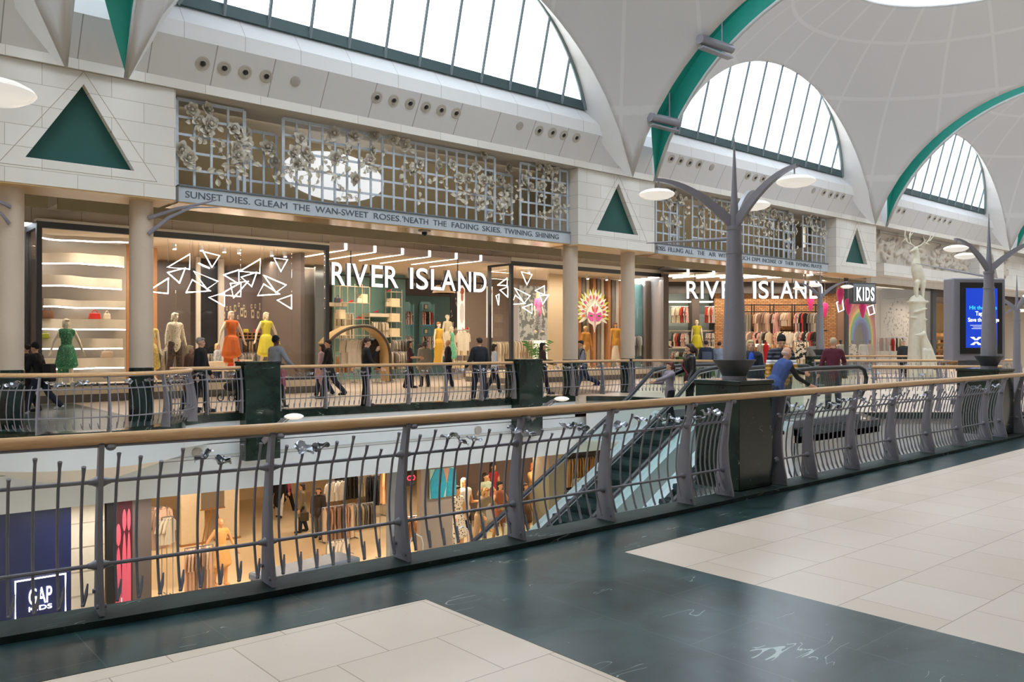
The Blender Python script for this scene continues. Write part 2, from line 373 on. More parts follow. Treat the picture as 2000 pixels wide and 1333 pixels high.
ribbon(nl, 'wall_void_near', WHITEF, [(.30, -1.75), (.30, -.162), (.22, -.162), (.22, -1.75)])
fl = list(reversed(faredge))   # travels +X ; outward into void is right -> negative
ribbon(fl, 'trim_2', MARB, [(-.03, -.14), (-.03, .05), (.33, .05), (.33, -.0)])
fw = [(-14, yf(-14)), (-6, yf(-6)), (-2, yf(-2)), (1, yf(1))]+bulge+[(x, yf(x)) for x in (7, 8, 10, 12, 14, 16, 18)]
bz = [(x, y) for x, y in fw]
ribbon(bz, 'wall_void_far', WHITEF, [(-.01, -.62), (-.01, -.142), (.1, -.142), (.1, -.62)])
st = [(x, yf(x)) for x in (-14, 0, 8, 16, 30)]
ribbon(st, 'wall_fascia_far', WHITEF, [(-.005, -1.72), (-.005, -.64), (.15, -.64), (.15, -1.72)])
ribbon(st, 'trim_3', M('8a8e92', .6), [(-.012, -.97), (-.012, -.955), (.1, -.955), (.1, -.97)])
ribbon(st, 'trim_4', M('b9bec4', .6), [(-.03, -.90), (-.03, -.885), (.1, -.885), (.1, -.90)])
# soffit cone under the curved balcony
m = MB(); 
for i in range(20):
    a0, a1 = R(180+9*i), R(189+9*i)
    P = lambda a, r, z: (BC[0]+r*cos(a), BC[1]+r*sin(a), z)
    m.add([P(a0, BR-.01, -.62), P(a1, BR-.01, -.62), P(a1, .9, -.98), P(a0, .9, -.98)], [(0, 1, 2, 3)])
    m.add([P(a0, .9, -.98), P(a1, .9, -.98), P(a1, 0, -.98), P(a0, 0, -.98)], [(0, 1, 2, 3)])
struct(m.build('ceiling_balcony', WHITEP, smooth=False))
# deck edges
dk = deck; ribbon([(x, y) for x, y in dk], 'trim_5', MARB, [(.02, -.12), (.02, .02), (-.2, .02), (-.2, -.12)])
dr = list(reversed(deckr)); ribbon(dr, 'trim_6', MARB, [(-.02, -.12), (-.02, .02), (.2, .02), (.2, -.12)])
ribbon([(x, y) for x, y in dk], 'wall_deck_left', WHITEF, [(.0, -1.3), (.0, -.121), (-.1, -.121), (-.1, -1.3)])
ribbon(dr, 'wall_deck_right', M('b2b8bd', .5, var=.03, name='shaded_deck_fascia'), [(.0, -1.3), (.0, -.121), (.1, -.121), (.1, -1.3)])  # fascia on this side painted grey: its shade is put into the colour
slab([(14.3, 8.3), (17.6, 8.3), (18.8, 9.5), (24, 5.4), (40, 5.4), (40, 19), (18, 18), (19, 15), (17.4, 12), (14.3, 12)], -1.29, .05, 'ceiling_deck', WHITEP)
# ---------------------------------------------------------------- far upper wall
PIERS = [-11.4, 4.2, 19.8, 35.4, 51.0, 66.6]; PW = 1.8; FY = 17.9; TZ0 = 4.67; TZ1 = 7.05
def wallplate(x0, x1, y0, y1, z0, z1, name, mat): return struct(MB().b2((x0, y0, z0), (x1, y1, z1)).build(name, mat))
def pier_shape(xc, yy=FY, s=1):
    # wall block with a triangular recess through the front
    m = MB(); x0, x1 = xc-PW, xc+PW; ta, tb, tc = (xc-.98, 5.17), (xc+.98, 5.17), (xc+.03, 6.75)
    F = lambda p, y: Vector((p[0], y, p[1]))
    o = [(x0, TZ0), (x1, TZ0), (x1, TZ1), (x0, TZ1)]
    V = [F(p, yy) for p in o]+[F(p, yy) for p in (ta, tb, tc)]
    m.add(V, [(0, 1, 5, 4), (1, 2, 6, 5), (2, 3, 6), (3, 0, 4, 6)])
    V = [F(p, yy) for p in (ta, tb, tc)]+[F(p, yy+.22*s) for p in (ta, tb, tc)]
    m.add(V, [(0, 1, 4, 3), (1, 2, 5, 4), (2, 0, 3, 5)])
    d = yy+1.1*s
    V = [F(p, yy) for p in o]+[F(p, d) for p in o]; m.add(V, [(0, 1, 5, 4), (1, 2, 6, 5), (3, 0, 4, 7), (4, 5, 6, 7)])
    return struct(m.build('wall_pier', STONE, smooth=False))
for xc in PIERS[1:]:
    pier_shape(xc)
    ta, tb, tc = (xc-.98, 5.17), (xc+.98, 5.17), (xc+.03, 6.75)
    if xc > 40: continue
    m = MB().prism([(a, b) for a, b in (ta, tb, tc)], lambda u, v, h: (u, h, v), FY+.17, FY+.21)
    tag(m.build('green_triangle_inset', DTEAL, smooth=False), {4.2: 'large dark green triangle above the two left columns', 19.8: 'dark green triangle above the two middle columns', 35.4: 'small dark green triangle left of the carved frieze'}.get(xc, 'tiny dark green triangle farthest down the mall, pier at X %d' % xc), 'wall panel', None)
    # thin architrave line round the triangle
    m = MB(); q = [(xc-1.42, 5.0), (xc+1.42, 5.0), (xc+.03, 7.0)]
    for a, b in zip(q, q[1:]+q[:1]): m.tube([(a[0], FY-.001, a[1]), (b[0], FY-.001, b[1])], .006, 4)
    struct(m.build('trim_triangle', M('b3a99a', .7)))
# second stone cheek right of the middle pier shows a fine vertical joint
# cornice, bulkhead, ledge, sill: one profile swept along X, both sides of the mall
def sweep(prof, name, mat, x0=-12, x1=62, mirror=False, smooth=False):
    m = MB(); P = [(2*MY-y if mirror else y, z) for y, z in prof]
    n = len(P); m.v = [Vector((x0, y, z)) for y, z in P]+[Vector((x1, y, z)) for y, z in P]
    m.f = [(i, i+1, n+i+1, n+i) for i in range(n-1)]
    return struct(m.build(name, mat, smooth=smooth, solid=.0))
PANEL = brickmat('shaded_bulkhead_panel', 'd3d4d7', 'd0d1d4', '9a9a9c', 1.3, 30, .012, 'xz', .6, 0, 0, (.2, -5), None, .3)  # darker white than the ledge: the slant's shade is painted in
LEDGE = brickmat('white_ledge_panel', 'e3e4e6', 'e1e2e4', 'c3c3c4', 1.3, 30, .010, 'xz', .6, 0, 0, (.8, -5), None, .3)
for mir in (False, True):
    sweep([(19.2, 7.0), (FY-.08, 7.0), (FY-.08, 7.2)], 'wall_cornice', STONE, mirror=mir)
    sweep([(FY-.08, 7.2), (17.38, 7.95)], 'wall_bulkhead', PANEL, mirror=mir)
    sweep([(17.38, 7.95), (17.38, 8.28), (17.72, 8.72)], 'wall_ledge', LEDGE, mirror=mir)
GY0, GZ0, GS = 17.72, 8.72, -.27
def gy(z): return GY0+GS*(z-GZ0)
ZC = 4.25; RS2 = 103.4; GR = 7.08; GC = 5.07
def garc(a): return (GR*cos(a), GC+GR*sin(a))
a0 = math.asin((GZ0-GC)/GR); NA = 40
def sh(c, x, sgn=1):  # shell arch point at side
    return Vector((c+x, MY+sgn*HW, ZC+sqrt(max(0, RS2-HW*HW-x*x))))
FRAME = M('7d8c92', .4, .3, name='grey_window_frame'); FRAMED = M('4b5f63', .5, .2, name='dark_sill_frame')
for bi, c in enumerate(BAYS):
    for sg in (1, -1):
        Y = lambda y: y if sg > 0 else 2*MY-y
        gp = [garc(a0+(pi-2*a0)*i/NA) for i in range(NA+1)]
        gp = [Vector((c+x, Y(gy(z)), z)) for x, z in gp]
        # wall round the glazing
        m = MB(); HB = 7.8
        top = [Vector((c+max(-HB, min(HB, (p.x-c)*1.35)), Y(gy(12.9)), 12.9)) for p in gp]
        for i in range(NA): m.add([gp[i], gp[i+1], top[i+1], top[i]], [(0, 1, 2, 3)])
        for e, s2 in ((gp[0], 1), (gp[-1], -1)): m.add([e, Vector((c+s2*HB, Y(gy(12.9)), 12.9)), Vector((c+s2*HB, Y(gy(GZ0)), GZ0))], [(0, 1, 2)])
        struct(m.build('wall_clerestory', WHITEP, smooth=False))
        # reveal from vault edge to glazing
        m = MB(); sp = [sh(c, HL*cos(pi*i/60), sg) for i in range(61)]
        def gl(i):
            a = pi*i/60; x, z = garc(a); z = z
            if z < GZ0:
                zz = sp[i].z; e = Vector((c+math.copysign(6.07, x), Y(gy(GZ0)), GZ0)); tt = max(0, min(1, (zz-6.72)/(GZ0-6.72)))
                if zz >= GZ0: return e
                return sp[i].lerp(Vector((c+math.copysign(6.07+.9*(1-tt), x), Y(17.8), zz)), tt**.6)
            return Vector((c+x, Y(gy(z)), z))
        g2 = [gl(i) for i in range(61)]
        for i in range(60): m.add([sp[i], sp[i+1], g2[i+1], g2[i]], [(0, 1, 2, 3)])
        struct(m.build('wall_reveal', WHITEP))
        # mullions + glass as one window with parts
        if sg > 0 and bi in (1, 2, 3):
            W = thing('arched_window', {1: 'large arched roof window, leftmost and nearest, above the left rose trellis', 2: 'arched roof window behind the tall grey lamp spire', 3: 'smallest arched roof window at the far right'}[bi], 'window', (c, Y(gy(GZ0)), GZ0)); W['kind'] = 'structure'
        else: W = None
        nm = 12
        for k in range(1, nm):
            x = -6.07+12.14*k/nm; z1 = GC+sqrt(max(.01, GR*GR-x*x)); 
            if z1 < GZ0+.2: continue
            m = MB().tube([(c+x, Y(gy(GZ0)-.06), GZ0), (c+x, Y(gy(z1)-.06), z1)], .045, 6)
            o = m.build('mullion', FRAME, W, True) if W else struct(m.build('window_mullion', FRAME))
        m = MB().tube([p+Vector((0, -.06*sg, 0)) for p in gp], .07, 8)
        (m.build('arch_frame', FRAME, W, True) if W else struct(m.build('window_frame', FRAME)))
        m = MB().box((c, Y(gy(GZ0)-.03), GZ0+.13), (12.1, .12, .26))
        (m.build('sill_frame', FRAMED, W, True) if W else struct(m.build('window_sill', FRAMED)))
        m = MB(); b = Vector((c, Y(gy(GZ0)), GZ0)); o_ = len(m.v); m.v = gp[:]; m.f = [tuple(range(len(gp)))]
        (m.build('pane', ROOFG, W, True, smooth=False) if W else struct(m.build('window_pane', ROOFG, smooth=False)))
# ---------------------------------------------------------------- vault shells
RO = 3.9
for c in BAYS:
    m = MB(); angs = []
    ca = math.atan2(HW, HL)
    for q in range(4):
        lo, hi = [(-ca, ca), (ca, pi-ca), (pi-ca, pi+ca), (pi+ca, 2*pi-ca)][q]
        angs += [lo+(hi-lo)*i/36 for i in range(36)]
    def rim(a):
        return min(HL/abs(cos(a)) if abs(cos(a)) > 1e-6 else 1e9, HW/abs(sin(a)) if abs(sin(a)) > 1e-6 else 1e9)
    NT_ = 26
    for a in angs:
        rm = rim(a)
        for j in range(NT_+1):
            t = j/NT_; r = RO+(rm-RO)*t; m.v.append(Vector((r*cos(a), r*sin(a), ZC+sqrt(RS2-r*r))))
    n = len(angs)
    for i in range(n):
        for j in range(NT_): A = i*(NT_+1)+j; B = ((i+1) % n)*(NT_+1)+j; m.f.append((A, A+1, B+1, B))
    o = m.build('ceiling_vault', DOME); o.location = (c, MY, 0); struct(o)
    md = o.modifiers.new('thick', 'SOLIDIFY'); md.thickness = .10; md.offset = 1
    # oculus drum and its glass
    zo = ZC+sqrt(RS2-RO*RO)
    m = MB().lathe([(RO+.02, zo-.02), (RO+.02, zo+.7), (RO+.12, zo+.7), (RO+.12, zo-.02)], (c, MY, 0), 48, caps=False); struct(m.build('ceiling_oculus_drum', WHITEP))
    m = MB(); m.v = [Vector((c+(RO+.05)*cos(2*pi*i/48), MY+(RO+.05)*sin(2*pi*i/48), zo+.66)) for i in range(48)]; m.f = [tuple(range(48))]; struct(m.build('window_oculus', ROOFG, smooth=False))
# green arches between vaults
def archz(y): return ZC+sqrt(max(0, RS2-HL*HL-(y-MY)**2))
for k, xc in enumerate(PIERS[:-1]):
    N = 72; xa, xb = xc-(7.8-HL)+.03, xc+(7.8-HL)-.03
    m = MB(); PT = []
    for i in range(N+1):
        y = MY-HW*cos(pi*i/N); z = archz(y)+.03; rd = Vector((0, y-MY, z-ZC)).normalized(); f_ = max(0, min(1, (z-6.72)/2.2)); h_ = .04+.62*(f_*f_*(3-2*f_)); PT.append((Vector((0, y, z)), rd, h_))
    for x in (xb,):
        o_ = len(m.v)
        for p, rd, h_ in PT: m.v += [p+Vector((x, 0, 0)), p+rd*h_+Vector((x, 0, 0))]
        for i in range(N): A = o_+2*i; m.f.append((A, A+1, A+3, A+2))
    for i in range(N):
        q = [PT[j][0]+PT[j][1]*PT[j][2] for j in (i, i+1)]; w2 = [(xb-xa)*max(.01, min(1, (PT[j][0].z-6.72)/2.6)) for j in (i, i+1)]
        m.add([q[0]+Vector((xb-w2[0], 0, 0)), q[0]+Vector((xb, 0, 0)), q[1]+Vector((xb, 0, 0)), q[1]+Vector((xb-w2[1], 0, 0))], [(0, 1, 2, 3)])
    struct(m.build('ceiling_arch', TEAL))
for xc in PIERS[:-1]:
    for a_, b_ in ((16.75, 18.3), (2*MY-18.3, 2*MY-16.75)): wallplate(xc-1.75, xc+1.75, a_, b_, 9.5, 9.6, 'ceiling_sky_stop', WHITEP)  # added plates that keep sky light out above the piers
# ceilings and closing walls
for mir in (0, 1):
    Yv = (lambda y: y) if not mir else (lambda y: 2*MY-y)
    wallplate(-12, 62, Yv(18.55) if not mir else Yv(18.55), Yv(18.75), 6.0, 13.2, 'wall_upper_back', CREAM) if mir else None
wallplate(-12, 62, 25.55, 25.75, 4.93, 6.0, 'wall_back_far', STONED)
wallplate(-12, 62, 20.5, 26, 5.9, 6.0, 'ceiling_far_walkway', CREAM)
wallplate(-12.2, -12, -5, 40, -5, 15, 'wall_left', CREAM); wallplate(62, 62.2, -5, 42, -5, 15, 'wall_right', CREAM)
wallplate(-12, 62, -5.2, -5, -5, 8, 'wall_near', CREAM); wallplate(-12, 62, -5, 2.3, 5.0, 5.1, 'ceiling_near_walkway', CREAM)
wallplate(-12, 62, 2.25, 2.35, 4.7, 7.05, 'wall_near_upper', STONE)
wallplate(-12, 62, 40, 40.2, -5, 6, 'wall_far_back', M('b9a68f', .7))
# side soffits at piers (the cream coffers)
for xc in PIERS[1:4]:
    for dx in (-1.2, 1.2): wallplate(xc+dx-.3, xc+dx+.3, 18.6, 25.5, 5.3, 5.9, 'ceiling_beam', CREAM)
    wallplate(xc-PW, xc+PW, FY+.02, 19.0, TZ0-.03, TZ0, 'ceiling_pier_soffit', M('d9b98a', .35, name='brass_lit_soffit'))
# upper room behind the trellises
for c in BAYS[:4]:
    wallplate(c-7.7, c+7.7, 20.4, 20.5, 4.6, 7.2, 'wall_behind_trellis', M('a3977c', .7, name='ochre_plaster'))
wallplate(-12, 62, 19.2, 21.3, 7.02, 7.1, 'ceiling_upper_room', CREAM)
wallplate(-12, 62, 18.9, 20.5, 4.98, 5.03, 'floor_upper_room', CREAM)
# oval internal window behind the left trellis
m = MB(); cx, cz = at(655, 345, 20.35).x, at(655, 345, 20.35).z
m.prism([(cx+1.55*cos(2*pi*i/48), cz+.66*sin(2*pi*i/48)) for i in range(48)], lambda u, v, h: (u, h, v), 20.36, 20.39); t = tag(m.build('oval_window', EM('e8eef5', .45, 'daylit_oval_glass'), smooth=False), 'pale oval window glowing behind the left rose lattice', 'window'); t['kind'] = 'structure'
DG = lambda: bpy.context.evaluated_depsgraph_get()
def blob(m, name, mat, parent, vox=.014, smooth=2, thick=None):
    me = bpy.data.meshes.new(name); me.from_pydata([tuple(v) for v in m.v], [], m.f); o = bpy.data.objects.new(name, me); COL.objects.link(o)
    md = o.modifiers.new('r', 'REMESH'); md.mode = 'VOXEL'; md.voxel_size = vox; md.use_smooth_shade = True
    if smooth: sm = o.modifiers.new('s', 'SMOOTH'); sm.iterations = smooth; sm.factor = .6
    bpy.context.view_layer.update(); e = bpy.data.meshes.new_from_object(o.evaluated_get(DG())); o.modifiers.clear(); o.data = e; bpy.data.meshes.remove(me); e.name = name
    e.materials.clear(); e.materials.append(mat)
    for p in e.polygons: p.use_smooth = True
    o.parent = parent; return o
# ---------------------------------------------------------------- balustrades
def post_mesh():
    pr = [(.0, 1.05), (.02, .95), (.044, .80), (.062, .6), (.055, .42), (.03, .25), (.0, .12), (-.01, .05), (.2, .05), (.2, .14), (.192, .3), (.185, .5), (.15, .7), (.115, .86), (.075, 1.0), (.068, 1.05)]
    m = MB().prism(pr, lambda u, v, h: (h, u, v), -.014, .014)
    for z, y in ((.826, .085), (.324, .12)):
        m.tube([(-.06, y, z), (-.045, y, z), (-.015, y, z)], [.016, .019, .034], 10); m.tube([(.015, y, z), (.045, y, z), (.06, y, z)], [.034, .019, .016], 10)
    for y, z in ((.03, .1), (.165, .16)): m.tube([(-.028, y, z), (.028, y, z)], .014, 8)
    m.tube([(0, .035, 1.03), (.0, .035, 1.062)], [.012, .03], 10); m.ell((.05, .02, 1.035), (.03, .03, .022), 10, 6)
    return m.mesh('post', METAL)
BP = [(.0, .97), (.018, .93), (.04, .87), (.085, .8), (.118, .66), (.135, .52), (.138, .42), (.125, .30), (.10, .2), (.07, .12), (.062, .105)]
def baluster_mesh(top=.97, hook=.115, r=.0088):
    pts = [Vector((0, y, z)) for y, z in BP if z <= top+.001]; d = top-pts[0].z
    if d > .005: pts.insert(0, Vector((0, pts[0].y-.3*d, top)))
    rs = [r]*len(pts); rs[0] = r*1.5; rs[1] = r
    m = MB().tube(pts, rs, 8)
    e = pts[-1]; m.tube([e+Vector((0, .002, .004)), e+Vector((.022, .045, .05)), e+Vector((.034, .065, hook))], [r*1.4, r*1.3, r*.6], 6)
    return m.mesh('baluster', METAL)
def flower_mesh(seed):
    rnd = random.Random(seed); m = MB(); o = 0; n = 28
    ph = rnd.random()*6
    for r, z in ((.018, .0), (.036, .006), (.052, .014), (.062, .006)):
        for j in range(n): q = 2*pi*j/n; rr = r*(1+.13*sin(5*q+ph)+.06*sin(9*q)); m.v.append(Vector((rr*cos(q), rr*sin(q), z+.012*sin(4*q+ph)*(r/.062))))
    for i in range(3):
        for j in range(n): m.f.append((i*n+j, i*n+(j+1) % n, (i+1)*n+(j+1) % n, (i+1)*n+j))
    for i in range(5):
        q = i*1.256+ph; m.tube([(0, 0, -.012), (.03*cos(q), .03*sin(q), .0), (.06*cos(q), .06*sin(q), .014)], .0035, 5)
    m.ell((0, 0, -.012), (.014, .014, .009), 8, 5)
    return m.mesh('flower', CHROME)
PM = post_mesh(); BMs = [baluster_mesh(.97), baluster_mesh(.93), baluster_mesh(1.0), baluster_mesh(.89)]; FM = [flower_mesh(i) for i in range(3)]
def resample(path, step):
    P = [Vector((x, y)) for x, y in path]; L = [0]
    for a, b in zip(P, P[1:]): L.append(L[-1]+(b-a).length)
    n = max(1, round(L[-1]/step)); out = []
    for i in range(n+1):
        s_ = L[-1]*i/n
        for k in range(len(P)-1):
            if s_ <= L[k+1]+1e-6: t = (s_-L[k])/max(1e-9, L[k+1]-L[k]); out.append((P[k].lerp(P[k+1], t), (P[k+1]-P[k]).normalized())); break
    return out
def balustrade(path, label, off=0, side=1, spacing=1.08, nb=8, group=None, fl=.33, seed=1, woodz=1.085, wr=.036, ends=(1, 1), base=0.0, plist=None, bars=None, fs=1.0, hpath=None):
    """side=+1: void lies to the left of travel"""
    rnd = random.Random(seed)
    t = thing('balustrade', label, 'railing', (path[0][0], path[0][1], base), 0, group); L0 = Vector(path[0])
    posts = resample(path, spacing) if not plist else [(Vector((x, yn(x))), Vector((1, 0))) for x in plist]; sg = side
    def fr(p, d, yo, z):
        n = Vector((-d.y, d.x))*sg; q = p+n*(yo+off); return Vector((q.x-L0.x, q.y-L0.y, z))
    def rz(d): return math.atan2(d.y, d.x)+(pi if sg < 0 else 0)
    np_ = len(posts)
    def put(me, name, p, d, yo=0, par=None):
        o = bpy.data.objects.new(name, me); COL.objects.link(o); o.parent = par or t; o.location = fr(p, d, yo, 0); o.rotation_euler = (0, 0, rz(d)); return o
    dirs = []
    for i, (p, d) in enumerate(posts):
        a = posts[max(0, i-1)][0]; b = posts[min(np_-1, i+1)][0]; dd = (b-a).normalized(); dirs.append(dd)
        if (i == 0 and not ends[0]) or (i == np_-1 and not ends[1]): continue
        put(PM, 'post', p, dd)
    fine = resample(path, .3)
    fd = []
    for i in range(len(fine)): a = fine[max(0, i-1)][0]; b = fine[min(len(fine)-1, i+1)][0]; fd.append((b-a).normalized())
    hf = resample(hpath, .3) if hpath else fine; hfd = [(hf[min(len(hf)-1, i+1)][0]-hf[max(0, i-1)][0]).normalized() for i in range(len(hf))]
    hr = MB().tube([fr(p, d, .035, woodz) for (p, _), d in zip(hf, hfd)], wr, 16).build('handrail', WOOD, t)
    MB().tube([fr(p, d, .035, woodz-wr-.004) for (p, _), d in zip(fine, fd)], .012, 6, fl=1.6).build('handrail_core', METAL, t)
    MB().tube([fr(p, d, .085, .826) for (p, _), d in zip(fine, fd)], .0125, 8).build('upper_rail', METAL, t)
    MB().tube([fr(p, d, .12, .324) for (p, _), d in zip(fine, fd)], .0125, 8).build('lower_rail', METAL, t)
    cnt = 0
    for i in range(np_-1):
        a, b = posts[i][0], posts[i+1][0]; d = (b-a).normalized()
        nb_ = bars[i] if bars else nb
        for j in range(nb_):
            if cnt >= 99: break
            p = a.lerp(b, (j+.75)/(nb_+.5)); wf_ = rnd.random() < fl; o = put(BMs[rnd.choice((1, 3)) if wf_ else rnd.randrange(4)], 'baluster', p, d); cnt += 1
            if wf_:
                f = bpy.data.objects.new('flower', FM[rnd.randrange(3)]); COL.objects.link(f); f.parent = o
                top = max(v.co.z for v in o.data.vertices); yy = [v.co.y for v in o.data.vertices if v.co.z > top-.02]
                f.location = (rnd.uniform(-.012, .012), sum(yy)/len(yy)-.005, top+.005); f.rotation_euler = (rnd.uniform(-.35, .35), rnd.uniform(-.6, .6), rnd.random()*6); s_ = rnd.uniform(.8, 1.15)*fs; f.scale = (s_, s_, s_); f['label'] = 'polished steel flower head'
    return t
def npth(x0, x1, n=8): return [(x0+(x1-x0)*i/n, yn(x0+(x1-x0)*i/n)) for i in range(n+1)]
balustrade(npth(-.8, 7.36, 14), 'near wave-barred balustrade with thick wooden handrail, between left frame edge and near marble pier', .06, 1, seed=3, plist=[-.8, .28, 1.33, 2.345, 3.37, 4.454, 5.526, 6.69, 7.36], bars=[8, 8, 8, 8, 8, 8, 8, 8, 5], fl=.36, fs=1.1, hpath=npth(-.8, 7.9, 16), group='near side balustrade')
balustrade(npth(8.42, 15.2, 10), 'near wave-barred balustrade right of the near marble pier', .06, 1, seed=4, plist=[8.42, 9.1, 10.16, 11.3, 12.5, 13.67, 14.8, 15.5], bars=[5, 9, 9, 10, 10, 10, 5], fl=.3, fs=1.0, hpath=npth(7.9, 15.95, 12), group='near side balustrade')
balustrade(npth(16.42, 23, 8), 'near wave-barred balustrade beyond the second near marble pier', .06, 1, 1.14, 9, 'near side balustrade', seed=5, hpath=npth(15.95, 23, 8))
# the handrail in the photograph runs on in front of the piers
def fpth(x0, x1, n=8): return [(x0+(x1-x0)*i/n, yf(x0+(x1-x0)*i/n)) for i in range(n+1)]
bp = [p for p in bulge]
balustrade(list(reversed([(p[0], p[1]) for p in bp])), 'curved balustrade round the projecting balcony at the far left', .1, 1, .98, 7, 'far side balustrade', fl=.42, fs=1.35, seed=8)
balustrade(list(reversed(fpth(6.1, 7.65, 3))), 'short far balustrade between the curved balcony and the left far marble pier', .1, 1, .8, 6, 'far side balustrade', fl=.42, fs=1.35, seed=9)
balustrade(list(reversed(fpth(8.55, 15.5, 8))), 'long far balustrade between the two far marble piers', .1, 1, 1.08, 8, 'far side balustrade', fl=.42, fs=1.35, seed=10)
balustrade(list(reversed(fpth(16.5, 20.2, 5))), 'far balustrade right of the second far pier, before the columns', .1, 1, 1.08, 8, 'far side balustrade', fl=.42, fs=1.35, seed=11)
balustrade([(20.3, 17.75), (21.1, 17.2), (21.45, 16.2), (21.45, 14.6), (20.6, 13.4)], 'curved balustrade bending towards the escalators behind the mother and child', 0, -1, 1.0, 8, 'bridge balustrades', seed=12)
p0 = atd(1706, 700, 19.4); p1 = atd(1960, 700, 19.4)
balustrade([(p0.x, p0.y), (p1.x, p1.y)], 'bridge balustrade in front of the blue advertising screen', -.1, -1, 1.3, 7, 'bridge balustrades', seed=13)
p0 = atd(1590, 700, 26.2); p1 = atd(1990, 700, 27.2)
balustrade([(p0.x, p0.y), (p1.x, p1.y)], 'middle of the three bridge balustrades behind the woman in maroon', 0, -1, 1.5, 8, 'bridge balustrades', seed=14)
p0 = atd(1640, 700, 35.5); p1 = atd(1845, 700, 35.5)
balustrade([(p0.x, p0.y), (p1.x, p1.y)], 'farthest bridge balustrade behind the pale animal totem', 0, -1, 1.5, 8, 'bridge balustrades', seed=15)
# ---------------------------------------------------------------- marble piers and lamp posts
def pier(name, label, x, y, sx, sy, z0, z1, group=None):
    t = thing(name, label, 'pier', (x, y, z0), 0, group)
    MB().box((0, 0, (z1-z0-.05)/2), (sx-.02, sy-.02, z1-z0-.05)).build('shaft', MARB, t, bevel=.008); MB().box((0, 0, z1-z0-.025), (sx+.01, sy+.01, .05)).build('capstone', MARB, t, bevel=.008)
    return t
pier('marble_pier', 'dark green marble pier interrupting the near balustrade under the tall lamp post', 7.98, 5.47, .66, .6, 0.05, 1.24)
pier('marble_pier', 'second near dark marble pier below the lamp in front of the screen', 15.98, 5.72, .74, .7, 0.05, 1.2)
pier('marble_pier', 'far dark green marble pier left, behind it the man in the grey hoodie', 8.1, yf(8.1)-.02, .86, .62, -1.05, 1.22)
pier('marble_pier', 'far dark green marble pier in the middle, in front of the potted palm', 16.0, yf(16)-.02, .92, .66, -1.05, 1.18)
def disc(r=.2, h=.062):
    return MB().lathe([(0.001, -h), (r*.35, -h*.93), (r*.7, -h*.68), (r*.93, -h*.3), (r, 0), (r*.93, h*.3), (r*.7, h*.68), (r*.35, h*.93), (.001, h)], (0, 0, 0), 32)
def opal():
    t = NT('opal_lamp_glass'); t.b.inputs['Emission Color'].default_value = lin('fffaf2'); t.b.inputs['Emission Strength'].default_value = .32
    return t.set(.25, 0, lin('efeeea'))
OPAL = opal()
def arm_mesh(L=.87):
    m = MB(); pr = []
    ts = [i/10 for i in range(11)]
    up = [(.02+L*t, .10+.44*(1-(1-t)**1.9)) for t in ts]; lo = [(.02+L*t, -.06+.565*(1-(1-t)**1.75)) for t in ts]
    m.prism(up+lo[::-1], lambda u, v, h: (u, h, v), -.022, .022)
    m.tube([(L-.02, 0, .5), (L-.02, 0, .44)], .008, 6)
    return m
def lamp_post(x, y, z, label, a0=139.4, top=True, group='street lamps on the piers', sc=1, bowl=True, hz=1.72, arms=3, discz=.36, base=True):
    t = thing('lamp_post', label, 'lamp post', (x, y, z), 0, group)
    if bowl: MB().lathe([(.11, 0), (.13, .03), (.16, .1), (.24, .22), (.22, .22), (.14, .1)], n=28).build('bowl_collar', DARK, t)
    MB().lathe([(.135, .0), (.13, .3), (.105, 1.0), (.085, hz-.32), (.095, hz-.31), (.095, hz-.28), (.083, hz-.28), (.08, hz-.05), (.09, hz-.04), (.09, hz), (.05, hz)], n=24).build('pole', METAL, t)
    MB().lathe([(.05, hz-.02), (.05, hz+.1), (.033, hz+.4), (.004, hz+1.02)], n=10).build('spire', METAL, t)
    for k in range(arms):
        a = R(a0+120*k); o = arm_mesh().build('arm', METAL, t); o.location = (0, 0, hz+.0); o.rotation_euler = (0, 0, a)
        s_ = disc().build('lamp_shade', OPAL, t); s_.location = (.87*cos(a), .87*sin(a), hz+discz); s_['label'] = 'white opal disc lamp'
    if sc != 1: t.scale = (sc, sc, sc)
    return t
lamp_post(7.96, 5.45, 1.24, 'nearest tall grey lamp post with three opal disc lamps, on near marble pier')
lamp_post(-.05, 5.2, .98, 'lamp post mostly outside the left frame edge, one big disc lamp showing', a0=-29, hz=1.55)
lamp_post(15.98, 5.66, 1.2, 'grey lamp post standing in front of the blue advertising screen', a0=165)
pp = atd(1602, 700, 31)
pier('marble_pier', 'small dark pier at the foot of the slim lamp post before the brick shop', pp.x, pp.y, .8, .8, 0, 1.15)
lamp_post(pp.x, pp.y, 1.15, 'slim lamp post with two disc lamps in front of second shop sign', a0=-40.6, sc=1.15, hz=1.9)
pq = atd(1986, 700, 24)
lamp_post(pq.x, pq.y, .0, 'lamp post at the right frame edge behind the advertising screen', a0=100, hz=2.6)
pq = atd(1948, 700, 34)
lamp_post(pq.x, pq.y, .0, 'distant small lamp post between screen and right frame edge', a0=60, hz=2.6)
# slim catenary rods on the lamp posts
for (x, y, z), q, nm in (((7.96, 5.45, 0), at(1263, 475, 7.0), 'long thin tapering rod pointing left from the nearest lamp post'), ((15.98, 5.66, 0), at(1790, 515, 8.6), 'thin tapering rod pointing left above the advertising screen')):
    s0 = Vector((x, y, 2.82)); m = MB().tube([s0, s0.lerp(q, .5), q], [.024, .016, .006], 8)
    tag(m.build('brace_rod', METAL), nm, 'rod')
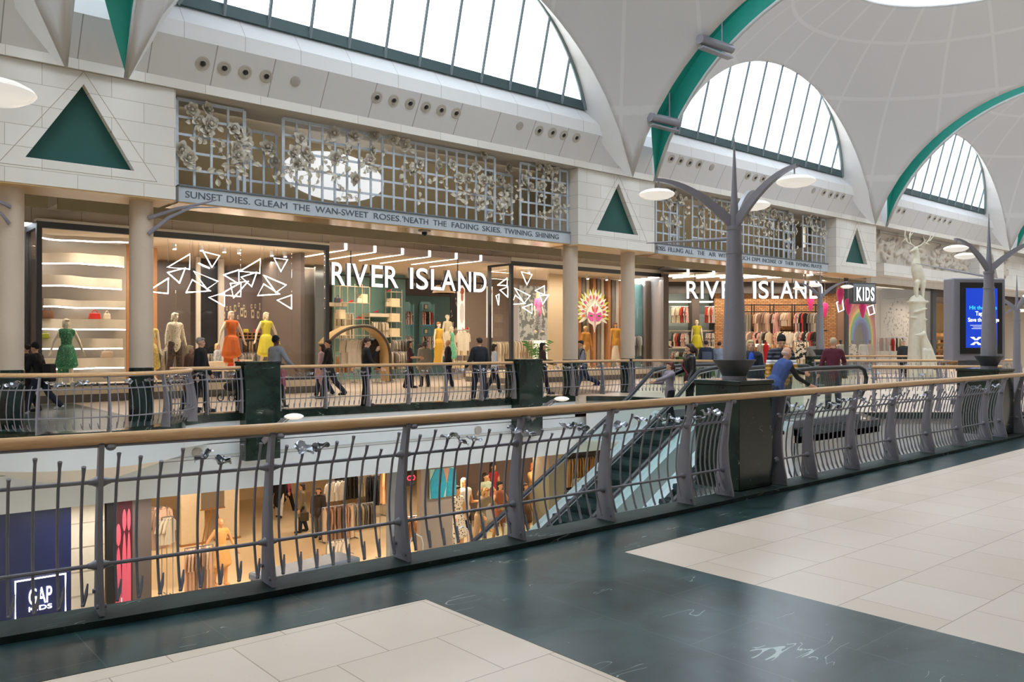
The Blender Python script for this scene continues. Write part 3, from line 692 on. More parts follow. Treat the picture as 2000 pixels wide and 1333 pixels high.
# bracket lamps under the far piers
for k, (px, py, lb) in enumerate(((574, 812, 'disc lamp on curved arm reaching from the left far pier over the void'), (1097, 778, 'disc lamp on curved arm reaching from the middle far pier over the void'))):
    xx = 8.1 if k == 0 else 16.0; yy = yf(xx)-.35
    e = at(px, py, yy-.75); t = thing('bracket_lamp', lb, 'lamp', (xx, yy, e.z-.62), 0, 'bracket lamps on the far piers')
    d = Vector((e.x-xx, e.y-yy, .62))
    m = MB(); pts = [Vector((0, 0, 0)), Vector((d.x*.3, d.y*.3, .3)), Vector((d.x*.65, d.y*.65, .52)), Vector((d.x*1.0, d.y*1.0, .66))]; m.tube(pts, [.07, .06, .04, .02], 8); m.build('arm', METAL, t)
    m = MB().tube([(0, 0, -.05), (d.x*.4, d.y*.4, .28), (d.x*.95, d.y*.95, .6)], [.03, .02, .012], 6); m.build('strut', METAL, t)
    s_ = disc(.22, .07).build('lamp_shade', OPAL, t); s_.location = (d.x, d.y, .6)
# ---------------------------------------------------------------- columns with twig brackets
CX = [3.05, 5.4, 18.6, 21.0]
wh = ['leftmost beige round column, cut by the left frame edge', 'second beige round column from the left, before the first shop window', 'third beige round column, left of the feathered mask display', 'fourth beige round column, right of the feathered mask display']
for i, px in enumerate((20, 276, 1114, 1226)):
    x = atx(px, 18.45)
    t = thing('column', wh[i], 'column', (x, 18.45, 0), 0, 'round columns')
    MB().lathe([(.235, 1.12), (.235, 4.7)], n=40).build('shaft', COLST, t); MB().lathe([(.245, 0), (.245, 1.12), (.235, 1.13)], n=40).build('plinth', MARB, t)
def twig(pts, label):
    m = MB().tube(pts, [.045, .038, .025, .008][:len(pts)], 8, fl=.5); tag(m.build('metal_bracket_rod', METAL), label, 'rod', 'tapering rods on the left columns')
y = 18.2
twig([at(290, 426, y), at(345, 408, y-.1), at(395, 398, y-.2), at(425, 390, y-.2)], 'upper tapering metal rod reaching right from the second column')
twig([at(290, 457, y), at(330, 425, y-.1), at(375, 405, y-.2), at(432, 405, y-.2)], 'lower tapering metal rod crossing the upper one, right of second column')
twig([at(20, 404, y), at(8, 398, y-.1), at(-25, 385, y-.2), at(-60, 380, y-.2)], 'upper tapering rod at the left frame edge')
twig([at(18, 437, y), at(5, 420, y-.1), at(-25, 398, y-.2), at(-60, 390, y-.2)], 'lower tapering rod at the left frame edge')
# ---------------------------------------------------------------- inscription beams and rose trellises
ROSE = M('cfc8bb', .5, .05, .12, 12, name='stone_grey_rose'); LEAF = M('cfc8ba', .5, .05, .1, 12, name='stone_grey_leaf')
BEAM = M('bcc6d0', .4, .15, .05, 4, name='pale_zinc_beam'); LET = M('5a636c', .5, .3, name='incised_letter'); TREL = M('c3ccd8', .45, .15, .18, 14, name='galvanised_lattice')
def rose_mesh(seed):
    rnd = random.Random(seed); m = MB()
    def petal(a, tilt, r, wd, cup):
        ca, sa = cos(a), sin(a); n = 6
        def fn(u, v):
            s_ = (u-.5)*2; rr = r*(.12+.88*v); q = s_*wd*(.35+.65*sin(pi*min(1, v*.8+.1)))
            x = rr*cos(tilt)-cup*s_*s_*.3; z = rr*sin(tilt)+(-.25*r*max(0, v-.75)*4*.3)
            return (x*ca-q*sa, x*sa+q*ca, z)
        m.grid(fn, n, 5)
    for ring, (n, tilt, r, wd) in enumerate(((6, .22, .15, .07), (5, .62, .125, .062), (5, 1.0, .105, .042), (3, 1.35, .085, .026))):
        for i in range(n): petal(2*pi*i/n+ring*.5+rnd.random()*.3, tilt+rnd.uniform(-.16, .16), r*rnd.uniform(.85, 1.15), wd, .09)
    m.ell((0, 0, .04), (.035, .035, .05), 8, 6)
    me = m.mesh('rose', ROSE)
    return me
def leaf_mesh(seed):
    rnd = random.Random(seed); m = MB()
    for k in range(3):
        a = rnd.random()*2*pi; L = rnd.uniform(.11, .16); w_ = L*.34; c = Vector((rnd.uniform(-.1, .1), rnd.uniform(-.1, .1), 0)); ca, sa = cos(a), sin(a)
        def fn(u, v):
            s_ = (u-.5)*2; wd = w_*sin(pi*min(.98, max(.02, v)))**.8; x = L*v; q = s_*wd; z = .02*v+abs(s_)*.02+.03*sin(v*3)
            return (c.x+x*ca-q*sa, c.y+x*sa+q*ca, z)
        m.grid(fn, 4, 6); m.tube([(0, 0, 0), (c.x*.5, c.y*.5, .02), (c.x, c.y, .01)], .005, 5)
    return m.mesh('leaf_sprig', LEAF)
RM = [rose_mesh(i) for i in range(3)]; LM = [leaf_mesh(i+5) for i in range(4)]
from mathutils import Euler
def trellis(fr, xs, zb, zt, name, roses, leaves, texts, lab, blab, front=0, seed=1):
    """fr(u, y, z): local along, back, up -> in thing space (rotation set on the empty)"""
    loc, rz = fr
    rnd = random.Random(seed)
    t = thing('rose_trellis', lab, 'trellis', loc, rz)
    W_ = xs[-1]
    for k in range(len(xs)-1):
        a, b = xs[k], xs[k+1]; rec = (k % 2 == 1); yy = .38 if rec else 0; zt_ = zt-.32 if rec else zt; zz0 = zb
        m = MB(); n = max(2, round((b-a)/.345)); 
        for i in range(n+1): x = a+(b-a)*i/n; m.box((x, yy, (zz0+zt_)/2), (.055 if 0 < i < n else .075, .03, zt_-zz0))
        nr = max(2, round((zt_-zz0)/.36))
        for j in range(nr+1): z = zz0+(zt_-zz0)*j/nr; m.box(((a+b)/2, yy+.016, z), (b-a, .03, .055 if 0 < j < nr else .075))
        m.build('lattice_panel', TREL, t, smooth=False)
    for i, (x, z) in enumerate(roses):
        o = bpy.data.objects.new('rose', RM[i % 3]); COL.objects.link(o); o.parent = t; o.location = (x, -.06-(.0), z); o.rotation_euler = (R(90)+rnd.uniform(-.35, .35), rnd.random()*6, rnd.uniform(-.4, .4)); s_ = rnd.uniform(1.1, 1.4); o.scale = (s_,)*3
        if any(xs[k] < x < xs[k+1] and k % 2 == 1 for k in range(len(xs)-1)): o.location.y = .3
    for i, (x, z) in enumerate(leaves):
        o = bpy.data.objects.new('leaf_sprig', LM[i % 4]); COL.objects.link(o); o.parent = t; o.location = (x, -.05, z); o.rotation_euler = (R(90)+rnd.uniform(-.3, .3), rnd.random()*6, rnd.uniform(-.3, .3)); s_ = rnd.uniform(.85, 1.3); o.scale = (s_,)*3
    return t
def clusters(px_list, f): return [f(*p) for p in px_list]
TY = 18.3
x0 = at(345, 300, TY).x; x1 = at(1108, 300, TY).x
tl = lambda px, py: (at(px, py, TY).x-x0, at(px, py, TY).z)
rs = [(373, 214), (403, 215), (384, 236), (407, 243), (403, 260), (454, 253), (483, 248), (466, 270), (460, 288), (486, 279), (485, 302), (352, 292), (366, 310), (462, 305), (531, 284), (539, 286), (545, 310), (584, 273), (570, 299), (593, 298), (578, 320), (602, 310), (650, 262), (676, 290), (690, 268), (652, 308), (729, 266), (724, 295), (720, 313), (766, 274), (788, 284), (690, 350), (800, 333), (816, 320), (854, 321), (880, 323), (894, 349), (911, 350), (926, 329), (940, 300), (941, 352), (957, 360), (968, 335), (1006, 325), (990, 350), (1005, 368), (1020, 352), (1047, 325), (1066, 330), (1080, 330), (1033, 366), (1054, 363), (1094, 370), (1082, 392), (976, 390), (1000, 395)]
lv = []
rnd = random.Random(5)
for px, py in rs:
    for q in range(1):
        lv.append((px+rnd.uniform(-26, 26), py+rnd.uniform(14, 40)))
lv += [(690+rnd.uniform(-330, 400), 0) for _ in range(34)]
lv = [(px, py if py else 190+.1447*(px-345)+rnd.uniform(50, 150)) for px, py in lv]
lv = [(px, min(py, 358+.1*(px-345)-4)) for px, py in lv if 352 < px < 1100]
bounds = [345, 477, 553, 966, 1016, 1108]
bx = [at(p, 300, TY).x-x0 for p in bounds]
xs_ = [bx[0], bx[1], bx[2], bx[3], bx[4], bx[5]]
trellis(((x0, TY, 0), 0), xs_, 5.05, 6.93, 't', [tl(*p) for p in rs], [tl(*p) for p in lv][:95], None, 'large zinc lattice with sculpted roses above the verse beginning SUNSET DIES', None, seed=2)
def beam(loc, rz, L, z0, z1, lab):
    t = thing('inscription_beam', lab, 'beam', loc, rz)
    MB().b2((0, 0, z0), (L, .25, z1)).build('beam_body', BEAM, t, bevel=.006); MB().b2((0, -.035, z1), (L, .3, z1+.035)).build('beam_cap', M('6a717a', .5, .3), t)
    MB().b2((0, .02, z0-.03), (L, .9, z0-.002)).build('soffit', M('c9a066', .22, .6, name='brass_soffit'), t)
    return t
t = beam((x0, TY-.12, 0), 0, x1-x0, 4.69, 5.02, 'long pale beam reading SUNSET DIES GLEAM THE WAN-SWEET ROSES NEATH THE FADING SKIES')
def put_words(t, ws, Yp, x0_, h, z):
    for s_, pa, pb in ws:
        a, b = at(pa, 400, Yp).x-x0_, at(pb, 400, Yp).x-x0_; text(s_, 'lettering', LET, h, .012, .0, t, b-a, (a, -.012, z))
put_words(t, [('SUNSET', 362, 434), ('DIES.', 443, 488), ('GLEAM', 497, 561), ('THE', 572, 605), ('WAN-SWEET', 616, 719), ('ROSES.', 730, 783), ("'NEATH", 786, 836), ('THE', 846, 872), ('FADING', 882, 934), ('SKIES.', 942, 979), ('TWINING.', 985, 1041), ('SHINING', 1046, 1091)], TY-.12, x0, .155, 4.79)
# ceiling strip behind panels and speakers on the downstand
# second trellis
x2 = at(1280, 400, TY).x; x3 = at(1612, 400, TY).x
t2 = lambda px, py: (at(px, py, TY).x-x2, at(px, py, TY).z)
b2_ = [at(p, 400, TY).x-x2 for p in (1281, 1322, 1352, 1548, 1568, 1612)]
rs2 = [(1300, 366), (1312, 375), (1304, 398), (1322, 388), (1333, 395), (1332, 415), (1366, 380), (1385, 378), (1412, 378), (1368, 402), (1367, 420), (1381, 422), (1420, 410), (1330, 440), (1470, 384), (1480, 394), (1496, 405), (1486, 424), (1508, 418), (1518, 428), (1534, 412), (1539, 430), (1549, 440), (1530, 445), (1585, 420), (1597, 430), (1590, 447), (1606, 455), (1500, 440), (1460, 420), (1575, 430), (1545, 460), (1488, 450)]
rnd = random.Random(9)
lv2 = [(px+rnd.uniform(-16, 16), py+rnd.uniform(8, 30)) for px, py in rs2]+[(rnd.uniform(1290, 1605), 0) for _ in range(25)]
lv2 = [(px, py if py else 350+.14*(px-1280)+rnd.uniform(30, 100)) for px, py in lv2]; lv2 = [(px, min(py, 466+.1*(px-1280))) for px, py in lv2]
trellis(((x2, TY, 0), 0), b2_, 5.05, 6.93, 't', [t2(*p) for p in rs2], [t2(*p) for p in lv2], None, 'second zinc rose lattice, partly hidden by the nearest lamp post', None, seed=4)
t = beam((x2, TY-.12, 0), 0, x3-x2, 4.69, 5.02, 'second pale beam reading FILLING ALL THE AIR, behind the lamp post')
put_words(t, [('ROSES.', 1281, 1300), ('FILLING', 1305, 1334), ('ALL', 1338, 1354), ('THE', 1362, 1376), ('AIR', 1384, 1398), ('WITH', 1403, 1422), ('A', 1428, 1434), ('RICH', 1446, 1464), ('DIM', 1469, 1484), ('INCENSE', 1489, 1516), ('OF', 1520, 1528), ('THEIR', 1533, 1550), ('EVENING', 1555, 1581), ('PRAYER', 1584, 1605)], TY-.12, x2, .155, 4.80)
# frieze panels with carved reliefs further on
FRZ = M('c9bfb2', .7, 0, .12, 8, .4, name='carved_stone')
def relief(xa, xb, lab, n, seed):
    rnd = random.Random(seed); t = thing('carved_frieze', lab, 'frieze', (xa, TY+.25, 5.4), 0)
    MB().b2((0, 0, 0), (xb-xa, .12, 1.5)).build('back_slab', FRZ, t, smooth=False)
    m = MB()
    for i in range(n):
        x = rnd.uniform(.3, xb-xa-.3); z = rnd.uniform(.25, 1.2); a = rnd.uniform(-1, 1)
        m.chain([((x, -.05, z), .13), ((x+.22*cos(a), -.10, z+.2*sin(a)), .11), ((x+.42*cos(a), -.09, z+.36*sin(a)+.05), .06)])
        m.seg((x, -.04, z), .05, (x+rnd.uniform(-.1, .1), -.04, z-.3), .03); m.ell((x+.45*cos(a), -.1, z+.45*sin(a)+.1), (.07, .06, .08), 8, 6)
    m.b2((.02, -.03, .02), (xb-xa-.02, .06, 1.48)); blob(m, 'relief_figures', FRZ, t, .03, 1)
relief(at(1712, 400, TY).x, at(1912, 400, TY).x, 'carved stone frieze of leaping figures behind the stag totem', 90, 3)
relief(at(1960, 400, TY).x, 55, 'carved stone frieze at the far right beyond the lamp post', 14, 4)
wallplate(at(1700, 400, 18.6).x, 62, 18.6, 18.8, 4.5, 7.05, 'wall_frieze_back', STONE)
wallplate(at(1700, 400, 18.6).x, 62, 17.95, 18.6, 4.8, 5.35, 'wall_frieze_lower', STONE)
# ---------------------------------------------------------------- recessed spot lights in the bulkhead
BD = Vector((0, 17.38-(FY-.08), .75)).normalized(); BN = Vector((0, -BD.z, BD.y))
def onbulk(px, py):
    # intersect ray with the sloping bulkhead
    d = fwd+rgt*((px-1000)/FPX)+Vector((0, 0, (670-py)/FPX)); o = Vector((0, 0, EYE)); q = Vector((0, FY-.08, 7.2)); k = (q-o).dot(BN)/d.dot(BN); return o+d*k
def spotring():
    m = MB().lathe([(.15, 0), (.15, .012), (.115, .018), (.11, .01), (.075, .012), (.065, .03), (.055, -.01)], n=24); return m.mesh('ring', M('b4afa8', .4, name='pale_trim_ring'))
SR = spotring(); SE = MB().lathe([(.05, -.005), (.05, .02), (.035, .03), (.001, .03)], n=16).mesh('lamp_eye', BLACK); SPK = MB().lathe([(.12, 0), (.12, .012), (.11, .016), (.001, .016)], n=24).mesh('speaker_grille', M('a9a6a2', .8, name='speaker_cloth'))
rot = BN.to_track_quat('Z', 'Y').to_euler()
def spot(px, py, lab, grp, kind=0):
    p = onbulk(px, py)
    if kind: o = bpy.data.objects.new('round_speaker', SPK); COL.objects.link(o); o.location = p; o.rotation_euler = rot; tag(o, lab, 'speaker', grp); return
    t = thing('recessed_spotlight', lab, 'spotlight', p, 0, grp); t.rotation_euler = rot
    for me in (SR, SE): o = bpy.data.objects.new(me.name.split('.')[0], me); COL.objects.link(o); o.parent = t
    bpy.data.objects
G = [([(396, 124), (438, 133), (479, 141), (520, 149)], 'round recessed spotlight in the left group of four, above lattice left end', 'spotlights above the left lattice, left group'),
     ([(736, 190), (769, 196), (801, 202), (832, 209), (862, 215), (891, 221)], 'round recessed spotlight in the central row of six above the large lattice', 'spotlights above the left lattice, central group'),
     ([(1053, 255), (1079, 259), (1101, 264), (1126, 269)], 'round recessed spotlight in the group of four left of the middle pier', 'spotlights beside the middle pier'),
     ([(1311, 310), (1329, 314), (1347, 318), (1365, 321)], 'small recessed spotlight in the group right of the green arch foot', 'spotlights right of the green arch foot'),
     ([(1461, 343), (1475, 347), (1490, 349), (1506, 352)], 'small recessed spotlight right of the lamp spire, behind the lamp arm', 'spotlights behind the lamp arm'),
     ([(1609, 376), (1622, 380), (1634, 382), (1646, 384)], 'small recessed spotlight in the group left of third pier', 'spotlights left of the third pier'),
     ([(1745, 408), (1755, 411), (1765, 413)], 'tiny recessed spotlight above the carved frieze', 'spotlights above the frieze'), ([(1815, 424), (1825, 427), (1835, 429), (1845, 431), (1855, 434)], 'tiny recessed spotlight in the far row above the frieze', 'far spotlights above the frieze')]
for pts, lb, gp in G:
    for p in pts: spot(p[0], p[1], lb, gp)
for p, lb in (((577, 159), 'round grey loudspeaker right of the left spotlight group'), ((1015, 246), 'round grey loudspeaker left of the spotlights beside the middle pier'), ((1390, 327), 'round grey loudspeaker left of the lamp spire'), ((1589, 372), 'round grey loudspeaker right of the lamp arm')): spot(p[0], p[1], lb, None, 1)
# speakers on the lower white fascia
for i, (px, py) in enumerate(((385, 885), (934, 841))):
    x = at(px, py, 18.2).x; p = at(px, py, yf(x)-.02); o = bpy.data.objects.new('round_speaker', SPK); COL.objects.link(o); o.location = (p.x, yf(p.x)-.015, p.z); o.rotation_euler = (R(90), 0, 0)
    tag(o, 'round grey loudspeaker in the white fascia below '+('the left far gallery' if i == 0 else 'the middle far pier'), 'speaker')
# projector tubes below the green arch
def tubelight(px, py, Y, L, lab):
    p = at(px, py, Y); t = thing('cylindrical_ceiling_light', lab, 'ceiling light', p, 0, 'grey tubes under the green arch')
    MB().tube([(-L, 0, 0), (L, 0, .05)], .13, 20).build('housing', METAL, t); MB().tube([(L, 0, .05), (L+.02, 0, .05)], .10, 20).build('lens', BLACK, t)
    MB().box((0, 0, -.22), (2*L-.1, .2, .05)).build('tray', METAL, t); MB().tube([(L*.4, 0, .1), (L*.4, 0, .9)], .02, 6).build('hanger', METAL, t)
tubelight(1398, 88, 14.1, .75, 'upper grey cylindrical light hanging below the green arch')
tubelight(1297, 236, 16.0, .65, 'lower grey cylindrical light by the foot of the green arch')
# dome camera
p = at(829, 452, 18.4); t = thing('dome_camera', 'small black dome security camera under the verse beam', 'camera', (p.x, 18.4, 4.655))
MB().lathe([(.17, 0), (.17, -.015), (.08, -.04)], n=20).build('mount', M('8a8a8c', .4), t); MB().ell((0, 0, -.07), (.075, .075, .07)).build('dome', BLACK, t)
p = at(153, 405, 19.5); t = thing('ceiling_sprinkler', 'small dark fitting on the soffit left above the first shop', 'ceiling fitting', (p.x, 19.5, 5.9)); MB().tube([(0, 0, 0), (0, 0, -.6)], .01, 6).build('stem', DARK, t); MB().lathe([(.09, -.6), (.09, -.63), (.05, -.66)], n=16).build('fitting_head', DARK, t)
# ---------------------------------------------------------------- figures
SKIN = M('d3a285', .55, var=.05, name='skin'); SKIND = M('6e4632', .5, var=.05, name='dark_skin'); MANN = M('efe0c6', .3, var=.02, name='mannequin_cream'); MANND = M('3a302b', .35, name='mannequin_dark'); MTAN = M('c99466', .35, name='mannequin_tan')
def fab(c, var=.14): return M(c, .85, 0, var, 25, .3, name='fabric_'+c, bsc=200)
def figure(name, label, cat, loc, face, H=1.72, skin=SKIN, top=None, topkind='jumper', bottom=None, botkind='trousers', hair=None, hairkind='short', shoes=None,
           legs=((8, 5), (-8, 8)), arms=((5, 8, 12), (-5, 8, 12)), lean=0, head=(0, 0), fat=1.0, vox=.016, group=None, extra=None, feet=True, hem=None, sleeve=1.0):
    """face: direction the figure faces (radians, world); legs (forward swing, knee bend); arms (forward, out, elbow)"""
    t = thing(name, label, cat, loc, face-pi/2+pi, group)   # local front is -Y
    V = Vector; h = H; J = {}
    J['pel'] = V((0, 0, .53*h)); ln = R(lean)
    up = V((0, -sin(ln), cos(ln)))
    J['chest'] = J['pel']+up*.2*h; J['neck'] = J['pel']+up*.305*h; hd = V((0, -sin(ln*.6+R(head[1])), cos(ln*.6+R(head[1])))); J['head'] = J['neck']+up*.02*h+hd*.085*h
    low = 0
    for s_, (sw, kn) in zip((1, -1), legs):
        hip = J['pel']+V((s_*.052*h, 0, -.01*h)); a = R(sw); b = R(sw-kn)
        k = hip+V((s_*.004*h, -sin(a), -cos(a)))*.245*h; f = k+V((0, -sin(b), -cos(b)))*.235*h; J[s_, 'hip'], J[s_, 'knee'], J[s_, 'ank'] = hip, k, f; low = min(low, f.z-.042*h) if low else f.z-.042*h
        ta = b*.5; J[s_, 'toe'] = f+V((s_*.012*h, -.095*h*cos(ta), -.022*h-.05*h*sin(max(0, -ta))))
    for k in list(J): J[k] = J[k]-V((0, 0, low))
    for s_, (fw, ot, el) in zip((1, -1), arms):
        sh_ = J['neck']+V((s_*.105*h, 0, -.022*h)); a = R(fw); o_ = R(ot); d = V((s_*sin(o_), -sin(a)*cos(o_), -cos(a)*cos(o_))); e = sh_+d*.17*h
        b = R(fw+el); inn = -.25*sin(R(el)) if el > 40 else .0; d2 = V((s_*(sin(o_)*.6+inn), -sin(b), -cos(b))).normalized(); w_ = e+d2*.15*h; J[s_, 'sh'], J[s_, 'el'], J[s_, 'wr'], J[s_, 'hd'] = sh_, e, w_, d2
    f_ = fat
    def torso(m, g=0, lo=0):
        P, C, N = J['pel'], J['chest'], J['neck']
        m.chain([(P+V((0, 0, -.01*h)), (.088*f_)*h+g), (P+(C-P)*.5, .072*f_*h+g), (C, .083*f_*h+g), (C+(N-C)*.5, .083*h+g), (N-up*.03*h, .055*h+g)], (1.0, .68, 1))
        m.seg(J[1, 'sh']-V((.02*h, 0, 0)), .038*h+g, J[-1, 'sh']+V((.02*h, 0, 0)), .038*h+g)
        for s_ in (1, -1): m.seg(C+V((s_*.035*h, .01*h, .02*h)), .06*h+g, J[s_, 'sh']-V((s_*.02*h, 0, .02*h)), .045*h+g, (1, .75, 1))
    def legm(m, s_, g=0, to=1.0, flare=0):
        a, b, c = J[s_, 'hip'], J[s_, 'knee'], J[s_, 'ank']
        m.seg(a, .058*f_*h+g, b, .036*h+g+flare*.4)
        if to > .5: m.seg(b, .037*h+g+flare*.4, b+(c-b)*min(1, to), .024*h+g+flare)
        if g == 0: m.seg(b+(c-b)*.25, .036*h, b+(c-b)*.6, .027*h)
    def armm(m, s_, g=0, to=1.0):
        a, b, c = J[s_, 'sh'], J[s_, 'el'], J[s_, 'wr']
        m.seg(a, .029*h+g, a+(b-a)*min(1, to*2), .024*h+g)
        if to > .5: m.seg(b, .024*h+g, b+(c-b)*(to*2-1), .016*h+g)
    # body, one continuous surface
    m = MB(); torso(m)
    for s_ in (1, -1):
        legm(m, s_); armm(m, s_)
        m.seg(J[s_, 'ank'], .026*h, J[s_, 'toe'], .018*h)
        m.seg(J[s_, 'ank']+V((0, .015*h, -.015*h)), .022*h, J[s_, 'toe'], .016*h)
        w_, d2 = J[s_, 'wr'], J[s_, 'hd']; side = V((0, 1, 0)).cross(d2); side = V((s_, 0, 0)) if side.length < .2 else side.normalized()*s_; across = d2.cross(side).normalized()
        pc = w_+d2*.035*h; m.seg(w_+d2*.008*h, .015*h, w_+d2*.045*h, .018*h, (1, 1, 1))
        for q in range(4):
            L = (.038, .045, .042, .033)[q]*h; b0 = w_+d2*.048*h+across*((q-1.5)*.011*h); c1 = b0+d2*L*.55+side*(-.004*h); c2 = c1+d2*L*.45-side*.014*h; m.chain([(b0, .0065*h), (c1, .006*h), (c2, .005*h)])
        m.chain([(w_+d2*.015*h-across*.012*h, .008*h), (w_+d2*.035*h-across*.03*h, .007*h), (w_+d2*.055*h-across*.034*h-side*.006*h, .0055*h)])
    N, Hd = J['neck'], J['head']; hz = R(head[0])
    m.seg(N-up*.03*h, .034*h, N+(Hd-N)*.5, .030*h)
    rot = Matrix.Rotation(hz, 3, 'Z') @ Matrix.Rotation(ln*.6+R(head[1]), 3, 'X')
    hp = lambda x, y, z: Hd+rot @ V((x*h, y*h, z*h))
    m.ell(Hd+rot @ V((0, .006*h, .012*h)), (.043*h, .052*h, .052*h), 16, 10, rot.to_4x4()); m.seg(hp(0, -.02, -.02), .034*h, hp(0, -.03, -.044), .02*h); m.seg(hp(0, -.044, .002), .008*h, hp(0, -.056, -.016), .009*h); m.seg(hp(-.012, -.046, -.032), .006*h, hp(.012, -.046, -.032), .006*h)
    for s_ in (1, -1): m.ell(hp(s_*.045, .004, -.006), (.007*h, .013*h, .018*h), 8, 6); m.seg(hp(s_*.006, -.045, .012), .006*h, hp(s_*.03, -.038, .012), .005*h)
    b = blob(m, 'body', skin, t, vox*.85, 1)
    m = MB()
    for s_ in (1, -1): m.ell(hp(s_*.018, -.0455, .003), (.0065*h, .005*h, .0045*h), 8, 6)
    if cat == 'person': m.build('eyes', BLACK, t)
    if hair:
        m = MB()
        if hairkind == 'bald': m.ell(hp(0, .02, -.005), (.0455*h, .045*h, .03*h), 12, 8, rot.to_4x4())
        else:
            m.ell(hp(0, .014, .022), (.049*h, .052*h, .052*h), 16, 10, rot.to_4x4()); m.seg(hp(-.02, -.03, .045), .018*h, hp(.02, -.03, .045), .018*h)
            if hairkind in ('long', 'bob', 'pony'):
                bt = {'long': -.14, 'bob': -.05, 'pony': -.03}[hairkind]
                for s_ in (1, -1): m.seg(hp(s_*.035, .012, .02), .022*h, hp(s_*.04, .02, bt), .018*h)
                m.seg(hp(0, .03, .02), .035*h, hp(0, .045, bt), .032*h, (1.2, .8, 1))
            if hairkind == 'pony': m.chain([(hp(0, .055, .02), .016*h), (hp(0, .085, -.01), .018*h), (hp(0, .085, -.1), .010*h)])
            if hairkind == 'bun': m.ell(hp(0, .06, .03), .026*h)
            if hairkind in ('beanie', 'cap'): m.seg(hp(0, .012, .03), .053*h, hp(0, .012, .045), .050*h)
            if hairkind == 'cap': m.seg(hp(-.02, -.05, .032), .012*h, hp(.02, -.07, .028), .01*h)
        blob(m, 'hat' if hairkind in ('beanie', 'cap') else 'hair', hair, t, vox, 1)
    if top:
        m = MB(); g = {'jumper': .010, 'jacket': .016, 'coat': .016, 'vest': .014, 'tee': .007, 'dress': .006}[topkind]*h; torso(m, g)
        sl = {'vest': 0, 'dress': 0, 'tee': .42}.get(topkind, .97)*sleeve
        for s_ in (1, -1):
            if sl > 0: armm(m, s_, g*.8, sl)
        P = J['pel']
        if topkind in ('jumper', 'tee', 'jacket', 'vest'): m.seg(P+up*.02*h, .092*f_*h+g, P+V((0, 0, -.035*h)), .094*f_*h+g, (1, .72, 1))
        if topkind == 'coat':
            kz = (J[1, 'knee']+J[-1, 'knee'])*.5; m.seg(P, .095*f_*h+g, P+(kz-P)*.75+V((0, 0, 0)), .105*h+g, (1, .8, 1))
        if topkind in ('jacket', 'coat'): m.seg(N-up*.02*h, .042*h, N+up*.008*h, .040*h)
        if topkind == 'dress':
            he = (hem if hem is not None else .6); kz = (J[1, 'knee']+J[-1, 'knee'])*.5; an_ = (J[1, 'ank']+J[-1, 'ank'])*.5; tgt = P+(kz-P)*min(1, he*1.0) if he <= 1 else kz+(an_-kz)*(he-1)
            m.seg(P+up*.02*h, .119*h, P, .124*h, (1, .74, .6)); m.seg(P, .124*h, tgt, (.17 if he <= 1.25 else .10)*h, (1, .78, .4))
            if he < 1: m.seg(P+V((0, .03*h, 0)), .07*h, tgt+V((0, .05*h, -.11*h)), .075*h, (1.5, .6, .6))
        blob(m, {'dress': 'dress', 'coat': 'coat', 'vest': 'vest', 'tee': 't_shirt', 'jacket': 'jacket', 'jumper': 'jumper'}[topkind], top, t, vox, 2)
    if bottom:
        m = MB(); g = .007*h
        if botkind == 'skirt': m.seg(J['pel'], .088*h, J['pel']+V((0, 0, -.30*h)), .15*h, (1, .8, .7))
        else:
            m.seg(J['pel']+V((0, 0, .02*h)), .088*f_*h+g, J['pel']+V((0, 0, -.02*h)), .09*f_*h+g, (1, .7, 1))
            for s_ in (1, -1): legm(m, s_, g, .98 if botkind == 'trousers' else 0, .008*h)
        blob(m, 'skirt' if botkind == 'skirt' else 'trousers', bottom, t, vox, 2)
    if shoes:
        for s_ in (1, -1):
            m = MB(); m.seg(J[s_, 'ank']+V((0, .012*h, -.01*h)), .030*h, J[s_, 'toe']+V((0, -.005*h, .002*h)), .022*h); m.box(((J[s_, 'ank']+J[s_, 'toe'])*.5+V((0, 0, -.028*h))), (.042*h, .13*h, .012*h)); blob(m, 'shoe', shoes, t, vox*.8, 1)
    t['_j'] = 0; del t['_j']
    if extra: extra(t, J, h)
    return t
def yawdir(deg): return R(deg)   # world direction
def person(px, pyf, label, face, d=None, z=0, H=None, pytop=None, **k):
    """stand a person where its feet are seen; face in degrees relative to the camera's right (0 = to the right of the picture, 90 = away)"""
    if d is None: d = (EYE-z)*FPX/(pyf-670)
    p = atd(px, 0, d); p.z = z
    if H is None: H = (EYE+(670-pytop)/FPX*d)-z
    return figure('person', label, 'person', p, R(face)+RZD, H, **k)
def bag_on(mat, x=.2, y=0, z=.75, sz=(.26, .12, .22), strap=None, name='bag'):
    def f(t, J, h):
        m = MB().box((x, y, z), sz); m.build(name, mat, t, bevel=.03)
        if strap: m = MB().tube([(-.15, .0, J['neck'].z-.02), (-.05, -.17, J['chest'].z), (x*.8, -.12, z+.1)], .014, 6); m.build('strap', strap, t)
    return f
BLK = fab('17171a'); NAVY = fab('232a3a'); JEAN = fab('2b3550'); DKHAIR = M('2a1c16', .6, var=.2, name='dark_brown_hair'); GREYH = M('9b948c', .7, name='grey_hair'); BLOND = M('d8c08d', .6, name='blond_hair'); WSHOE = M('cfd3d6', .5, name='white_shoe'); BSHOE = M('1b1a1c', .5, name='black_shoe')
P_ = person
P_(78, 808, 'person in black with dark cap striding left past the first shop window', 180, pytop=668, top=BLK, topkind='jacket', bottom=NAVY, hair=BLK, hairkind='cap', shoes=WSHOE, legs=((24, 10), (-24, 22)), arms=((20, 8, 40), (-15, 8, 20)), lean=10, extra=bag_on(BLK, .0, .22, .95, (.3, .18, .42), name='backpack'))
